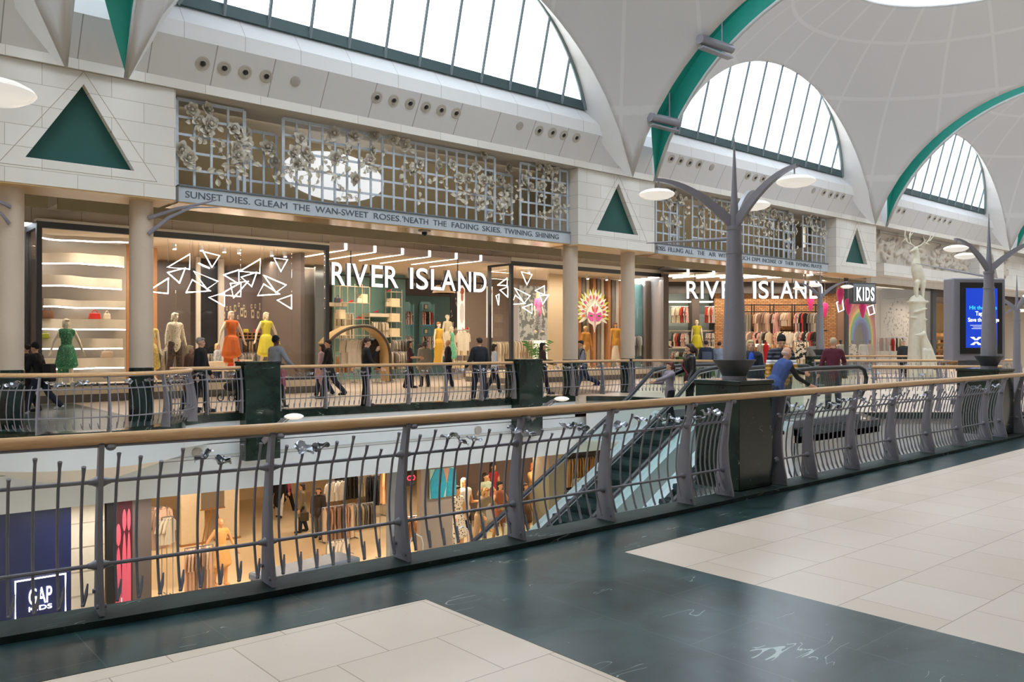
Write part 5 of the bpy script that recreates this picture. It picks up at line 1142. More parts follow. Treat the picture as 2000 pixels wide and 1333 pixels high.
# entrance led lines and letters
for i, px in enumerate((676, 733, 787, 840, 892, 940)):
    x = at(px, 490, YS-.03).x; t = thing('led_line_light', 'white ceiling light line over first entrance, from left: '+('leftmost', 'second', 'third', 'fourth', 'fifth', 'rightmost')[i], 'ceiling light', (x, YS, 4.83), 0, 'light lines over the first entrance')
    MB().b2((-.05, -.01, 0), (.05, .0, .22)).build('light_face', LED, t); MB().b2((-.03, 0, -.012), (.03, 3.0+.4*(i % 2), 0)).build('light_strip', LED, t)
WL = EM('ffffff', 1.6, 'sign_face'); WS = M('3a3c40', .5, name='sign_side')
def sign(chars, label, loc, rz, h, parent=None, mat=WL):
    t = thing('shop_sign', label, 'sign', loc, rz)
    for ch, a, b in chars: text(ch, 'letter', WS, h, .16, .008, t, b-a, (a, 0, 0), face=mat)
    return t
YL = YS+.05
L1 = [('R', 648, 674), ('I', 678, 685), ('V', 688, 718), ('E', 726, 748), ('R', 752, 778), ('I', 801, 807), ('S', 813, 836), ('L', 842, 862), ('A', 862, 890), ('N', 895, 920), ('D', 925, 950)]
xL = atx(648, YL); zL = at(650, 556, YL).z
t = sign([(c_, atx(a, YL)-xL, atx(b, YL)-xL) for c_, a, b in L1], 'large white RIVER ISLAND letters over the first entrance', (xL, YL, zL), 0, .80)
for px in (688, 897): MB().tube([(atx(px, YL)-xL, .1, .3), (atx(px, YL)-xL, .1, 4.84-zL)], .02, 6).build('hanger_rod', DARK, t)
MB().b2((0, .12, .32), (atx(950, YL)-xL, .16, .37)).build('carrier_bar', DARK, t)
# ---------------------------------------------------------------- mannequins
def manq(px, pyt, Y, label, H=None, zf=.44, face=-90, mat=MANN, **k):
    p = at(px, pyt, Y); H = H or (p.z-zf); k.setdefault('legs', ((6, 4), (-8, 6)))
    return figure('mannequin', label, 'mannequin', (p.x, Y, zf if H is None else p.z-H), R(face), H, skin=mat, **k)
WIG = M('ead9b8', .5, name='pale_wig'); 
GREENP = pattern('green_print', '1e8a5a', '0f5c3c', 40, .5, 'n', '86d6a4'); ORANGE = pattern('orange_lace', 'e07020', 'c4500e', 60, .55, 'n'); YELL = pattern('yellow_lace', 'f0e44a', 'd8c62e', 60, .55, 'n'); FLOR = pattern('floral_print', 'ead9b4', 'f3e8cf', 25, .35, 'n', '7a6a4a'); LEOP = pattern('leopard_print', '3a2c26', 'a58a70', 60, .3, 'v')
manq(130, 624, 26.1, 'mannequin in green printed high-low dress in the left window', H=1.86, face=-80, top=GREENP, topkind='dress', hem=.9, hair=WIG, hairkind='bob', arms=((2, 27, 6), (-2, 29, 10)))
manq(342, 612, 26.2, 'mannequin in floral hooded top and leopard leggings in left window', H=2.0, face=-70, top=FLOR, topkind='jumper', bottom=LEOP, hair=FLOR, hairkind='bob', arms=((4, 10, 12), (-4, 12, 10)))
manq(452, 609, 26.4, 'mannequin in orange lace high-low dress in the left window', H=1.96, face=-80, top=ORANGE, topkind='dress', hem=.95, hair=M('f2c8b4', .5, name='pink_wig'), hairkind='bob', arms=((2, 27, 6), (-2, 29, 10)))
manq(520, 611, 26.8, 'mannequin in yellow lace dress, right of the orange one', H=1.9, face=-80, top=YELL, topkind='dress', hem=1.0, hair=WIG, hairkind='bob', arms=((2, 27, 6), (-2, 29, 10)))
manq(293, 624, 26.6, 'mannequin in pale yellow dress, mostly hidden by the second column', H=1.9, top=pattern('pale_yellow_print', 'e5d28a', 'cdb45c', 20, .5, 'n'), topkind='dress', hem=1.2, hair=WIG, hairkind='bob')
manq(857, 630, 29.0, 'mannequin in long mustard yellow gown at the entrance', H=1.85, zf=.1, face=-80, top=fab('e0b040'), topkind='dress', hem=1.9, hair=M('b5723c', .5, name='copper_wig'), hairkind='short', arms=((4, 10, 8), (-2, 10, 8)))
manq(874, 616, 30.6, 'cream mannequin in pale wrap dress standing behind the yellow gown', H=1.9, face=-85, top=fab('ddd0b2'), topkind='dress', hem=.9, hair=WIG, hairkind='short')
manq(882, 639, 29.3, 'mannequin in mint green printed dress behind the bald man', H=1.75, face=-60, top=pattern('mint_print', '7fc9a6', '58a883', 30, .5, 'n'), topkind='dress', hem=1.1, hair=WIG, hairkind='bob')
manq(1051, 572, 26.9, 'mannequin in pink top and printed trousers raised in second window', H=1.75, face=-80, top=fab('ea7cae'), topkind='tee', bottom=pattern('bw_print', 'e8e8ea', '5a5a60', 50, .5, 'n'), hair=M('d8b070', .5, name='golden_wig'), hairkind='long', arms=((4, 10, 10), (-2, 12, 14)))
manq(1144, 638, 26.6, 'gold toned mannequin in mustard jacket and sunglasses below the mask', H=1.9, mat=MTAN, face=-90, top=fab('c98a35'), topkind='jacket', bottom=fab('d9c49a'), hair=BLOND, hairkind='short')
manq(1202, 631, 26.6, 'mannequin in mustard camisole and long cream skirt right of the mask', H=1.9, mat=MTAN, face=-110, top=fab('d39a35'), topkind='vest', bottom=None, hair=M('7a4a30', .6, name='brown_wig'), hairkind='long', extra=lambda t, J, h: MB().lathe([(.10, J['pel'].z+.08), (.14, J['pel'].z-.05), (.19, .5), (.23, .05), (.01, .05)], n=24, sy=.8).build('long_skirt', fab('e3d3bd'), t))
# ---------------------------------------------------------------- garments, racks, bags, shoes
def garment_mesh(kind, seed=0):
    m = MB(); rnd = random.Random(seed)
    if kind in ('shirt', 'coat'):
        L = .62 if kind == 'shirt' else 1.02; W = .20
        def body(u, v):
            a = 2*pi*u; w_ = W*(.62+.38*min(1, v*4))*(1+.12*v*(1 if kind == 'coat' else .4)); return (w_*cos(a), (.045+.012*sin(a*6+seed))*sin(a)*(1+.5*v), -.05-L*v)
        m.grid(body, 24, 8)
        for s_ in (1, -1): m.tube([(s_*.12, 0, -.06), (s_*.21, 0, -.13), (s_*.25, .01, -.32), (s_*.26, .02, -.52 if kind == 'coat' else -.36)], [.055, .055, .05, .045], 10, fl=.7)
        m.tube([(-.07, 0, -.04), (0, 0, -.02), (.07, 0, -.04)], [.03, .05, .03], 8)
    elif kind == 'trousers':
        for s_ in (1, -1): m.tube([(s_*.07, 0, -.06), (s_*.08, 0, -.3), (s_*.085, 0, -.95)], [.085, .075, .06], 10, fl=.6)
    else:
        def body(u, v): a = 2*pi*u; w_ = .11+.13*v+.02*sin(a*7); return (w_*cos(a), (.03+.05*v)*sin(a), -.05-.95*v)
        m.grid(body, 28, 6)
    return m
HANG = MB().tube([(-.19, 0, -.09), (0, 0, -.02), (.19, 0, -.09)], .008, 6).tube([(0, 0, -.02), (0, 0, .03), (.02, 0, .05), (.035, 0, .03)], .005, 6).mesh('hanger', CHROME)
GM = {}
def snap(p, Y):
    for a_, b_, y_, zs in SH:
        if a_ < p.x < b_ and abs(Y-y_) < .9: p.y = y_; p.z = min(zs, key=lambda q: abs(q-p.z))+.001; return p.y
    return Y
def garment(kind, mat, p, rz, label, group):
    k = (kind, mat.name)
    if k not in GM: GM[k] = garment_mesh(kind, len(GM)).mesh('cloth', mat)
    t = thing({'shirt': 'hanging_shirt', 'coat': 'hanging_coat', 'trousers': 'hanging_trousers', 'dress': 'hanging_dress'}[kind], label, 'clothing', p, rz, group)
    for me, n in ((GM[k], 'cloth'), (HANG, 'hanger')): o = bpy.data.objects.new(n, me); COL.objects.link(o); o.parent = t
    return t
PALS = {'beige': ['cdbfa4', 'ddd0b8', 'b7a88c', 'e6dcc8'], 'grey': ['8a857c', 'a29a8c', '6d675e', 'b5ab99'], 'mix': ['e9dfd0', '2a2523', 'b93a32', 'd9c9a8', '3a2f2c'], 'white': ['e9e2d5', 'd9d0c0', 'efe9de'], 'dark': ['1f1d1f', '2d2926', '3b3430'], 'brown': ['6b5138', '8f6e4a', 'a58a66', '4a3a2c'], 'pink': ['cfae98', 'bd9880', 'dcc6b0', '8f7464'], 'tan': ['c99a6a', 'b98458', 'd8b088']}
STR = [pattern('zebra_stripe', '1b1a1a', 'e9e2d6', 9, .5, 's'), pattern('red_stripe', 'c03a30', 'e9ddd0', 10, .5, 's')]
def rack(px0, px1, pyr, Y, n, kind, pal, what, zf=0, frame=True, ang=70, d=None, sc=1, legs=True):
    """rail at picture height pyr between px0 and px1; Y or constant depth d"""
    A = at(px0, pyr, Y) if d is None else atd(px0, pyr, d); B = at(px1, pyr, Y) if d is None else atd(px1, pyr, d)
    A.z = B.z = (A.z+B.z)/2; az = math.atan2(B.y-A.y, B.x-A.x); L = (B-A).length
    if frame:
        t = thing('clothes_rail', 'metal clothes rail carrying '+what, 'clothes rail', (A.x, A.y, 0 if legs else A.z), az)
        z = A.z if legs else 0; zb_ = zf if legs else 0
        MB().tube([(-.05, 0, z), (L+.05, 0, z)], .014, 8).build('rail_bar', CHROME, t)
        if legs:
            for x in (-.05, L+.05): MB().tube([(x, 0, zf+.02), (x, 0, z)], .014, 8).build('upright', CHROME, t); MB().tube([(x, -.25, zf+.02), (x, .25, zf+.02)], .014, 8).build('foot', CHROME, t)
        else:
            for x in (.0, L): MB().tube([(x, 0, 0), (x, .3, 0)], .012, 6).build('wall_bracket', CHROME, t)
    rnd = random.Random(int(px0*7+pyr))
    for i in range(n):
        p = A.lerp(B, (i+.5)/n); p.z -= .035; c_ = rnd.choice(PALS[pal]); mat = fab(c_)
        if pal == 'mix' and rnd.random() < .45: mat = rnd.choice(STR)
        k = rnd.choice(kind.split('/'))
        o = garment(k, mat, p, az+R(ang+rnd.uniform(-14, 14)), 'one of the '+what, what)
        if sc != 1: o.scale = (sc,)*3
rack(300, 335, 683, 27.8, 6, 'shirt', 'grey', 'grey tops hanging behind the second column in left window')
rack(402, 440, 664, 31.5, 7, 'shirt', 'brown', 'brown tops below the wooden cubbies, left of the orange dress'); rack(476, 508, 664, 31.5, 7, 'shirt', 'brown', 'brown tops between orange and yellow dress')
rack(470, 512, 690, 30, 7, 'coat', 'grey', 'grey coats low between the orange and yellow dress'); rack(392, 428, 692, 30, 6, 'coat', 'grey', 'grey coats behind the man in black')
rack(545, 570, 634, 30.6, 4, 'shirt', 'white', 'pale tops beside the bronze mirror', ang=25); rack(548, 572, 683, 30.4, 5, 'shirt', 'grey', 'grey clothes low beside the bronze mirror')
rack(652, 690, 612, 32.4, 9, 'coat', 'beige', 'beige coats on teal wall left of entrance', legs=False); rack(726, 758, 629, 32.4, 8, 'shirt', 'beige', 'beige tops under the white shelf on teal wall', legs=False)
rack(668, 738, 662, 29.4, 6, 'coat', 'white', 'cream coats framed by the curved arch', ang=12); rack(712, 740, 662, 29.2, 2, 'coat', 'dark', 'dark coats framed by the curved arch', ang=12, frame=False)
rack(655, 690, 695, 30.3, 4, 'shirt', 'tan', 'tan tops low inside the arch'); rack(735, 756, 695, 29.8, 4, 'shirt', 'tan', 'yellow-tan tops right inside the arch')
rack(766, 800, 665, 30.5, 8, 'shirt', 'grey', 'grey tops right of the arch'); rack(764, 800, 688, 29.6, 8, 'shirt', 'grey', 'grey and patterned tops low right of the arch')
for k, (a, b, nm) in enumerate(((786, 804, 'left'), (825, 843, 'right'))):
    rack(a, b, 609, 33.6, 7, 'shirt', 'mix', 'striped and red tops in the upper %s blue alcove' % nm, legs=False, sc=.9); rack(a, b, 657, 33.6, 7, 'shirt', 'mix', 'striped and red tops low in the %s blue alcove' % nm, legs=False, sc=.9)
rack(895, 912, 646, 29.8, 2, 'shirt', 'beige', 'cream and black tops right of the mint dress', ang=20, sc=1.3); rack(962, 992, 668, 30, 8, 'coat', 'beige', 'beige clothes behind the side pane of the second window')
rack(1004, 1040, 666, 30.5, 8, 'coat', 'beige', 'beige clothes left of the potted palm'); rack(1226, 1250, 655, 29.5, 6, 'coat', 'grey', 'grey coats at the right end of the second window')
# mannequin stands, boxes
def box_thing(name, label, cat, px0, px1, py0, py1, Y, mat, dep=.3, group=None, bevel=.01):
    a = at(px0, py1, Y); b = at(px1, py0, Y); o = MB().b2((a.x, Y, a.z), (b.x, Y+dep, b.z)).build(name, mat, None, bevel=bevel); return tag(o, label, cat, group)
PINKB = M('e86a98', .6, name='pink_card'); 
box_thing('gift_box', 'taller pink box on top of the wooden cubbies', 'box', 398, 408, 641, 651, 31.3, PINKB); box_thing('gift_box', 'wide pink box beside the taller pink box', 'box', 409, 421, 645, 651, 31.3, PINKB)
def cubby(px0, px1, py0, py1, Y, n, lab):
    a = at(px0, py1, Y); b = at(px1, py0, Y); t = thing('cubby_shelf', lab, 'shelf unit', (a.x, Y, a.z), 0); W = b.x-a.x; H = b.z-a.z
    MB().b2((0, .35, 0), (W, .37, H)).build('back_panel', WOODB, t)
    for z in (0, H*.5, H): MB().b2((0, 0, z-.015), (W, .36, z+.015)).build('shelf_board', WOODB, t)
    for i in range(n+1): MB().b2((W*i/n-.012, 0, 0), (W*i/n+.012, .36, H)).build('divider', WOODB, t)
    return t
cubby(398, 428, 652, 664, 31.3, 3, 'wooden cubby shelf left of the orange dress'); cubby(466, 510, 650, 662, 31.3, 5, 'wooden cubby shelf between the orange and yellow dresses')
def bag(px, py, Y, w_, h, mat, label, handle=True, group=None, dd=None):
    p = at(px, py, Y) if dd is None else atd(px, py, dd); snap(p, Y); t = thing('handbag', label, 'bag', p, 0 if dd is None else RZD, group)
    m = MB().prism([(-w_/2, 0), (w_/2, 0), (w_*.42, h), (-w_*.42, h)], lambda u, v, q: (u, q, v), -.07, .07); m.build('bag_body', mat, t, bevel=.02)
    if handle: MB().tube([(-w_*.22*cos(pi*i/8) if False else w_*.24*cos(pi*i/8), -.02, h-.02+h*.55*sin(pi*i/8)) for i in range(9)], .012, 6).build('handle', mat, t)
RED = M('c2281c', .4, name='red_leather')
def shoe(px, py, Y, mat, label, group=None, dd=None):
    p = at(px, py, Y); Y = snap(p, Y); t = tag(MB().prism([(-.12, 0), (.04, .0), (.10, .07), (.10, 0), (.115, 0), (.12, .12), (.06, .10), (-.02, .03), (-.12, .03)], lambda u, v, q: (p.x+u, Y+q, p.z+v), -.035, .035).build('shoe', mat), label, 'shoe', group)
bag(98, 611, 26.9, .34, .23, M('8a5a38', .5, name='brown_leather_bag'), 'brown bag on the left wavy ledge'); bag(191, 630, 26.9, .34, .19, RED, 'red handbag on the wavy ledge'); bag(215, 630, 26.9, .2, .18, fab('dccfb6'), 'small cream bag right of the red handbag'); bag(93, 673, 26.9, .24, .14, M('a8b020', .5, name='lime_leather'), 'lime green bag on the left ledge'); bag(215, 711, 26.9, .36, .2, fab('c5ab92'), 'beige bag on a low ledge right of the green dress')
for px, py, c_, lb in ((480, 650, 'c9b52e', 'mustard bag on the cubbies between the dresses'), (430, 650, 'c9b52e', 'mustard bag on the cubbies left of orange dress'), (501, 650, 'd84a2a', 'red bag on cubbies left of the yellow dress'), (564, 624, 'c43a2a', 'red bag on the shelf beside the bronze mirror')): bag(px, py, 31.4 if px < 540 else 30.5, .2, .14, M(c_, .5), lb, False)
o = MB().ell(at(452, 708, 27.6), (.28, .28, .18)).build('red_hat', M('e2321e', .6, name='red_felt')); tag(o, 'red hat lying at the feet of the orange dress mannequin', 'hat')
for a, b, c_, d_, nm in ((405, 462, 706, 726, 'under the red hat'), (478, 492, 703, 712, 'left of the yellow dress')): box_thing('display_block', 'cream display block '+nm, 'display block', a, b, c_, d_, 27.5, CRP, .5)
# entrance interior
pan(650, 786, 33.2, 0, 4.8, 'wall_teal', TEALW); pan(765, 792, 32.6, 0, 4.8, 'wall_teal_column', TEALD); pan(786, 880, 34.2, 0, 4.0, 'wall_teal_alcove_surround', TEALD); pan(786, 960, 34.1, 4.0, 4.8, 'wall_dark_bulkhead', M('5b524d', .5)); pan(908, 955, 31.5, 0, 4.8, 'wall_bronze_panel', TAUPE)
AZ = EM('8fd0dc', .55, 'lit_blue_alcove')
for a, b, nm in ((783, 806, 'left'), (822, 846, 'right')):
    p = at(a, 690, 33.95); q1 = at(b, 590, 33.95); t = thing('wall_alcove', 'light blue arched wall alcove, %s of the pair behind the entrance' % nm, 'alcove', (p.x, 33.95, p.z)); W = q1.x-p.x; H = q1.z-p.z
    MB().prism([(0, 0), (W, 0), (W, H-.15), (W-.12, H), (.12, H), (0, H-.15)], lambda u, v, h: (u, h, v), .12, .16).build('back_panel', M('9fd2d8', .6, name='light_blue_panel'), t)
    for x in (0, W-.03): MB().b2((x, -.12, 0), (x+.03, .14, H-.12)).build('side_panel', M('9fd2d8', .6), t)
    for z in (.32*H, .58*H, .74*H): MB().b2((0.02, -.12, z), (W-.02, .12, z+.03)).build('shelf_board', PALE, t)
    MB().b2((.05, .10, H*.55), (W-.05, .115, H*.57)).build('shelf_light', AZ, t)
for px, py, nm in ((832, 600, 'upper'), (832, 648, 'lower')):
    p = at(px, py, 33.7); t = thing('picture_frame', 'small picture frame on the %s shelf of the right blue alcove' % nm, 'picture frame', p); MB().b2((-.1, 0, -.11), (.1, .03, .13)).build('frame', M('3c2c20', .5), t); MB().b2((-.075, -.006, -.085), (.075, 0, .105)).build('picture', M('e3d3b0', .6), t)
# lattice shelf units
def lattice(px0, px1, py0, py1, Y, nx, nz, lab, fill, seed=1):
    rnd = random.Random(seed); a = at(px0, py1, Y); b = at(px1, py0, Y); t = thing('open_shelf_unit', lab, 'shelf unit', (a.x, Y, 0)); W = b.x-a.x; z0, z1 = 0, b.z
    SH.append((a.x-.1, b.x+.1, Y+.2, [z1*j/nz-.1 for j in range(1, nz+1)]))
    G_ = M('cdb98f', .4, .3, name='champagne_metal')
    for i in range(nx+1):
        for yy in (0, .45): MB().tube([(W*i/nx, yy, 0), (W*i/nx, yy, z1)], .014, 6).build('upright', G_, t)
    for j in range(1, nz+1): z = z1*j/nz-.1; MB().b2((0, 0, z-.02), (W, .46, z)).build('shelf_board', PALE, t)
    for i in range(nx):
        for j in range(nz-1):
            if rnd.random() < fill: z = z1*(j+1)/nz-.1; MB().b2((W*i/nx+.03, .12, z), (W*(i+1)/nx-.03, .42, z+z1/nz*.55)).build('cream_box', M('efdcb8', .6), t)  # plain cream boxes in some compartments
    return t
lattice(664, 722, 556, 716, 31.0, 4, 6, 'tall champagne lattice shelf with shoes and bags behind first sign letters', .3, 2); lattice(764, 785, 566, 690, 32.0, 1, 6, 'narrow lattice shelf between the teal walls', .8, 3); lattice(890, 916, 640, 720, 30.6, 2, 4, 'low lattice shelf right of the mint dress', .5, 4)
for i, (px, py, c_, nm) in enumerate(((710, 566, 'c02a22', 'top of the lattice'), (690, 603, 'c02a22', 'second lattice shelf'), (705, 621, 'b0402a', 'middle lattice shelf'), (711, 621, 'b0402a', 'middle lattice shelf, right one'), (669, 591, 'd02a50', 'white shelf at left'), (733, 611, 'c83048', 'white shelf right of the lattice'), (765, 575, 'b02a28', 'top of the narrow lattice'), (920, 627, 'c03028', 'shelf beside the poster'))): shoe(px, py, 30.9 if px < 730 else 31.9 if px > 760 and px < 800 else 32.2 if px < 760 else 30.4, M(c_, .35), 'red high heeled shoe on the '+nm)
for px, py, c_, nm in ((659, 591, '4a4550', 'dark grey bag on the white shelf beside the mirror'), (711, 597, 'e6dcc6', 'cream bag in the lattice shelf'), (765, 597, 'd9c8a8', 'cream bag in the narrow lattice'), (675, 643, 'c83a2c', 'red bag on the lower lattice shelf'), (772, 655, '6a5a58', 'brown-grey bag in the narrow lattice'), (820, 682, '2b2a30', 'black and yellow bag on the counter near the grey-topped woman')): bag(px, py, 30.85 if px < 730 else 31.9 if px < 800 else 29.8, .26, .2, M(c_, .5), nm)
for a, b, c_, nm in ((636, 678, 592, 'beside the mirror'), (722, 763, 613, 'right of the lattice')): box_thing('wall_shelf', 'thick white wall shelf on teal wall '+nm, 'shelf', a, b, c_, c_+6, 32.2, CRP, .8)
# the curved arch
def archpts(s_=1, ins=0, Y=28.6):
    P = [(640, 672), (655, 656), (680, 642), (705, 637), (725, 639), (742, 650), (755, 668), (761, 690), (762, 715), (763, 745)]
    return [at(a, b, Y) for a, b in P]
pts = archpts(); c0 = pts[0].copy(); c0.z = 0; t = thing('display_arch', 'big dark-edged timber arch framing coats at the entrance', 'display arch', (c0.x, 28.6, 0))
L0 = Vector((c0.x, 28.6, 0)); m = MB()
def smooth(P, n=5):
    o = []
    for i in range(len(P)-1):
        a = P[max(0, i-1)]; b = P[i]; c_ = P[i+1]; d_ = P[min(len(P)-1, i+2)]
        for k in range(n): u = k/n; o.append(.5*((2*b)+(-a+c_)*u+(2*a-5*b+4*c_-d_)*u*u+(-a+3*b-3*c_+d_)*u**3))
    return o+[P[-1]]
sp = smooth(pts); m = MB()
for i in range(len(sp)):
    a = sp[max(0, i-1)]; b = sp[min(len(sp)-1, i+1)]; tt = (b-a).normalized(); nn = Vector((-tt.z, 0, tt.x)); p = sp[i]-L0
    m.v += [p+nn*.05, p-nn*.05, p-nn*.05+Vector((0, .7, 0)), p+nn*.05+Vector((0, .7, 0))]
for i in range(len(sp)-1):
    for j in range(4): A = i*4; m.f.append((A+j, A+(j+1) % 4, A+4+(j+1) % 4, A+4+j))
m.f += [(0, 1, 2, 3), tuple(4*(len(sp)-1)+j for j in (3, 2, 1, 0))]; m.build('timber_lining', M('c9ab78', .4, name='light_wood_lining'), t); MB().tube([p-L0+Vector((0, -.02, 0)) for p in sp], .062, 8).build('dark_edge', M('4a3f35', .4), t)
# lamp shade, poster, others
p = at(867, 566, 29.5); t = thing('pendant_lamp', 'wide beige pendant lamp shade under the letters A and N', 'lamp', p); MB().lathe([(.52, -.16), (.36, .18), (.34, .18), (.50, -.16)], n=32).build('lamp_shade', M('a98d70', .7, name='beige_shade'), t); MB().ell((0, 0, -.08), .08).build('bulb', LED, t); MB().tube([(0, 0, .18), (0, 0, 4.84-p.z)], .01, 6).build('cord', BLACK, t)
def poster(px0, px1, py0, py1, Y, name, label, matf, dd=None, extra=None):
    a = at(px0, py1, Y) if dd is None else atd(px0, py1, dd); b = at(px1, py0, Y) if dd is None else atd(px1, py0, dd); W = ((b-a).xy).length; H = b.z-a.z
    t = thing(name, label, 'poster', a, 0 if dd is None else RZD); MB().b2((0, 0, 0), (W, .04, H)).build('sheet', matf, t)
    if extra: extra(t, W, H)
    return t
def facefig(t, W, H):
    MB().ell((W*.62, -.01, H*.80), (W*.16, .012, H*.075)).build('printed_head', M('c98e6a', .6), t); MB().ell((W*.6, -.01, H*.52), (W*.3, .012, H*.18)).build('printed_shirt', M('f4f4f4', .6), t); MB().ell((W*.62, -.012, H*.9), (W*.26, .01, H*.06)).build('printed_flowers', M('b86a3a', .6), t)
BWP = pattern('dark_painted_backdrop', '1d1a1c', '8a8486', 2.5, .55, 'n')
LIT = EM('f2f0ee', .3, 'lit_poster')
poster(880, 893, 562, 690, 31.2, 'wall_poster', 'dark cloudy backdrop poster behind the white mannequin', BWP); poster(893, 908, 558, 672, 31.2, 'lit_poster', 'bright lit poster with white shirted figure below letters N D', LIT, extra=facefig)
poster(951, 962, 560, 660, 30.6, 'lit_poster', 'bright poster strip seen through the side pane of second window', LIT, extra=facefig)
# second window interior
pan(962, 1000, 31.5, 0, 4.8, 'wall_taupe_b', TAUPE); pan(1000, 1072, 30.5, 3.6, 4.8, 'wall_bulkhead_b', M('8d8378', .6)); poster(1015, 1072, 561, 665, 30.4, 'wall_poster', 'pale grey patterned backdrop behind the pink-topped mannequin', pattern('silver_backdrop', 'b9c4c6', '6f7a7c', 3, .5, 'n'))
pan(1072, 1128, 27.4, .44, 4.8, 'wall_beige_fin', M('d8c3a0', .8, 0, .05, 30, .4, name='beige_textured')); pan(1128, 1215, 28.3, .44, 4.8, 'wall_striped_timber', None or pattern('timber_stripes', 'b5764a', '8f8377', .9, .5, 's'), .05)
for i in range(9): a = 1130+i*9.6; struct(MB().b2((at(a, 0, 28).x, 28.0+.06*(i % 3), .44), (at(a+5.2, 0, 28).x, 28.25, 4.8)).build('trim_batten', [TIMB, M('8f8478', .5), M('d6cbbb', .5)][i % 3]))
pan(1238, 1262, 29.5, 0, 4.8, 'wall_teal_b', TEALW); pan(1262, 1302, 27.5, .44, 4.8, 'wall_brown_curtain', pattern('brown_curtain', '6a5c4e', '877868', 4, .5, 's'))
# feathered mask
p = at(1160, 610, 27.6); t = thing('feathered_mask', 'giant colourful feathered face mask hanging before timber stripes', 'wall decoration', p)
rnd = random.Random(2); FC = [fab(c_) for c_ in ('f2f0e6', 'c9d24a', 'f4f0dc', 'e8642a', 'f2f0e6', 'd84a86')]
def feather(a, r0, r1, w_, mat, nm, y): 
    m = MB(); N = 8; o = []
    for s_ in (1, -1):
        for i in range(N+1): u = i/N; o.append((r0+(r1-r0)*(u if s_ > 0 else 1-u), s_*w_*sin(pi*(u if s_ > 0 else 1-u))**.8))
    m.prism(o, lambda u, v, h: (u*sin(a)+v*cos(a), h+y, u*cos(a)-v*sin(a)), 0, .012); m.build(nm, mat, t)
for i in range(23):
    a = R(-118+236*i/22); feather(a, .25, 1.12+.08*(i % 2), .085, FC[1 if i % 2 else 0], 'feather', .05); feather(a+.04, .3, .98, .075, FC[2], 'feather', .03)
for i in range(13):
    a = R(-105+210*i/12); feather(a, .62, .84, .055, FC[3] if i % 2 == 0 else FC[5], 'feather_eye', .0)
MB().prism([(-.55, -.02), (-.35, .25), (-.15, .4), (0, .5), (.15, .4), (.35, .25), (.55, -.02), (.42, -.5), (.12, -.62), (0, -.98), (-.12, -.62), (-.42, -.5)], lambda u, v, h: (u, h, v), -.06, -.02).build('face_plate', fab('f4efe4'), t)
for s_ in (1, -1):
    MB().prism([(.06*s_, -.1), (.42*s_, .02), (.5*s_, -.25), (.3*s_, -.42), (.1*s_, -.45)], lambda u, v, h: (u, h, v), -.075, -.06).build('eye_patch', fab('e263b0'), t); MB().ell((.27*s_, -.08, -.18), (.11, .015, .045)).build('eye', fab('3f8a3a'), t); MB().prism([(.05*s_, .05), (.14*s_, .3), (.22*s_, .22), (.12*s_, .0)], lambda u, v, h: (u, h, v), -.075, -.06).build('brow', fab('d8452a'), t)
MB().prism([(-.06, .12), (0, .42), (.06, .12), (.03, -.5), (0, -.9), (-.03, -.5)], lambda u, v, h: (u, h, v), -.09, -.075).build('nose_ridge', fab('e27ab8'), t)
# potted palm
p = at(1050, 738, 25.95); t = thing('potted_palm', 'green palm with arching fronds in the second window', 'plant', (p.x, 25.95, .44)); MB().lathe([(.16, 0), (.22, .4), (.2, .4), (.15, .36)], n=20).build('pot', M('cfc5b4', .6), t)
PAL = M('4f9a3a', .5, var=.2, name='palm_leaf'); rnd = random.Random(11)
for i in range(13):
    a = rnd.random()*6.28; L = rnd.uniform(.7, 1.05); m = MB(); up = rnd.uniform(.7, 1.25)
    def rp(u): return Vector((L*.7*u*cos(a), L*.45*u*sin(a), .4+up*u*(1.5-.75*u)))
    m.tube([rp(k/8) for k in range(9)], [.012*(1-k/10) for k in range(9)], 5)
    for k in range(2, 9):
        for s_ in (1, -1):
            b = rp(k/8); dr = Vector((cos(a+s_*.9), sin(a+s_*.9), -.25))*.28*(1-.05*k); n_ = Vector((-sin(a), cos(a), 0))*.022
            m.add([b, b+dr*.5+Vector((0, 0, .022)), b+dr, b+dr*.5-Vector((0, 0, .022))], [(0, 1, 2, 3)])
    m.build('frond', PAL, t, smooth=False)
# pushchair by the left far pier
p = atz(459, 775, 0); p = atd(458, 0, 23.5); p.z = 0; t = thing('pushchair', 'black pushchair with white-rimmed wheel left of the left far pier', 'pushchair', p, R(20))
for x, y in ((-.3, -.22), (-.3, .22), (.32, -.25), (.32, .25)):
    w_ = MB().tube([(x+.1*cos(2*pi*k/20), y, .11+.1*sin(2*pi*k/20)) for k in range(20)], .018, 6, closed=True).build('wheel', BLACK, t); MB().tube([(x, y-.02, .11), (x, y+.02, .11)], .04, 10).build('hub', WSHOE, w_)
for y in (-.2, .2): MB().tube([(-.3, y, .12), (.1, y, .55), (.48, y, 1.02)], .014, 6).tube([(.32, y, .12), (0, y, .5), (-.25, y, .62)], .014, 6).build('frame', DARK, t)
MB().tube([(.48, -.2, 1.02), (.48, .2, 1.02)], .02, 8).build('push_bar', BLACK, t); blob(MB().seg((-.15, 0, .42), .2, (.12, 0, .5), .2, (1, .9, .7)).seg((.12, 0, .5), .2, (.2, 0, .8), .18, (.6, .9, 1)), 'seat', fab('202226'), t, .02); 
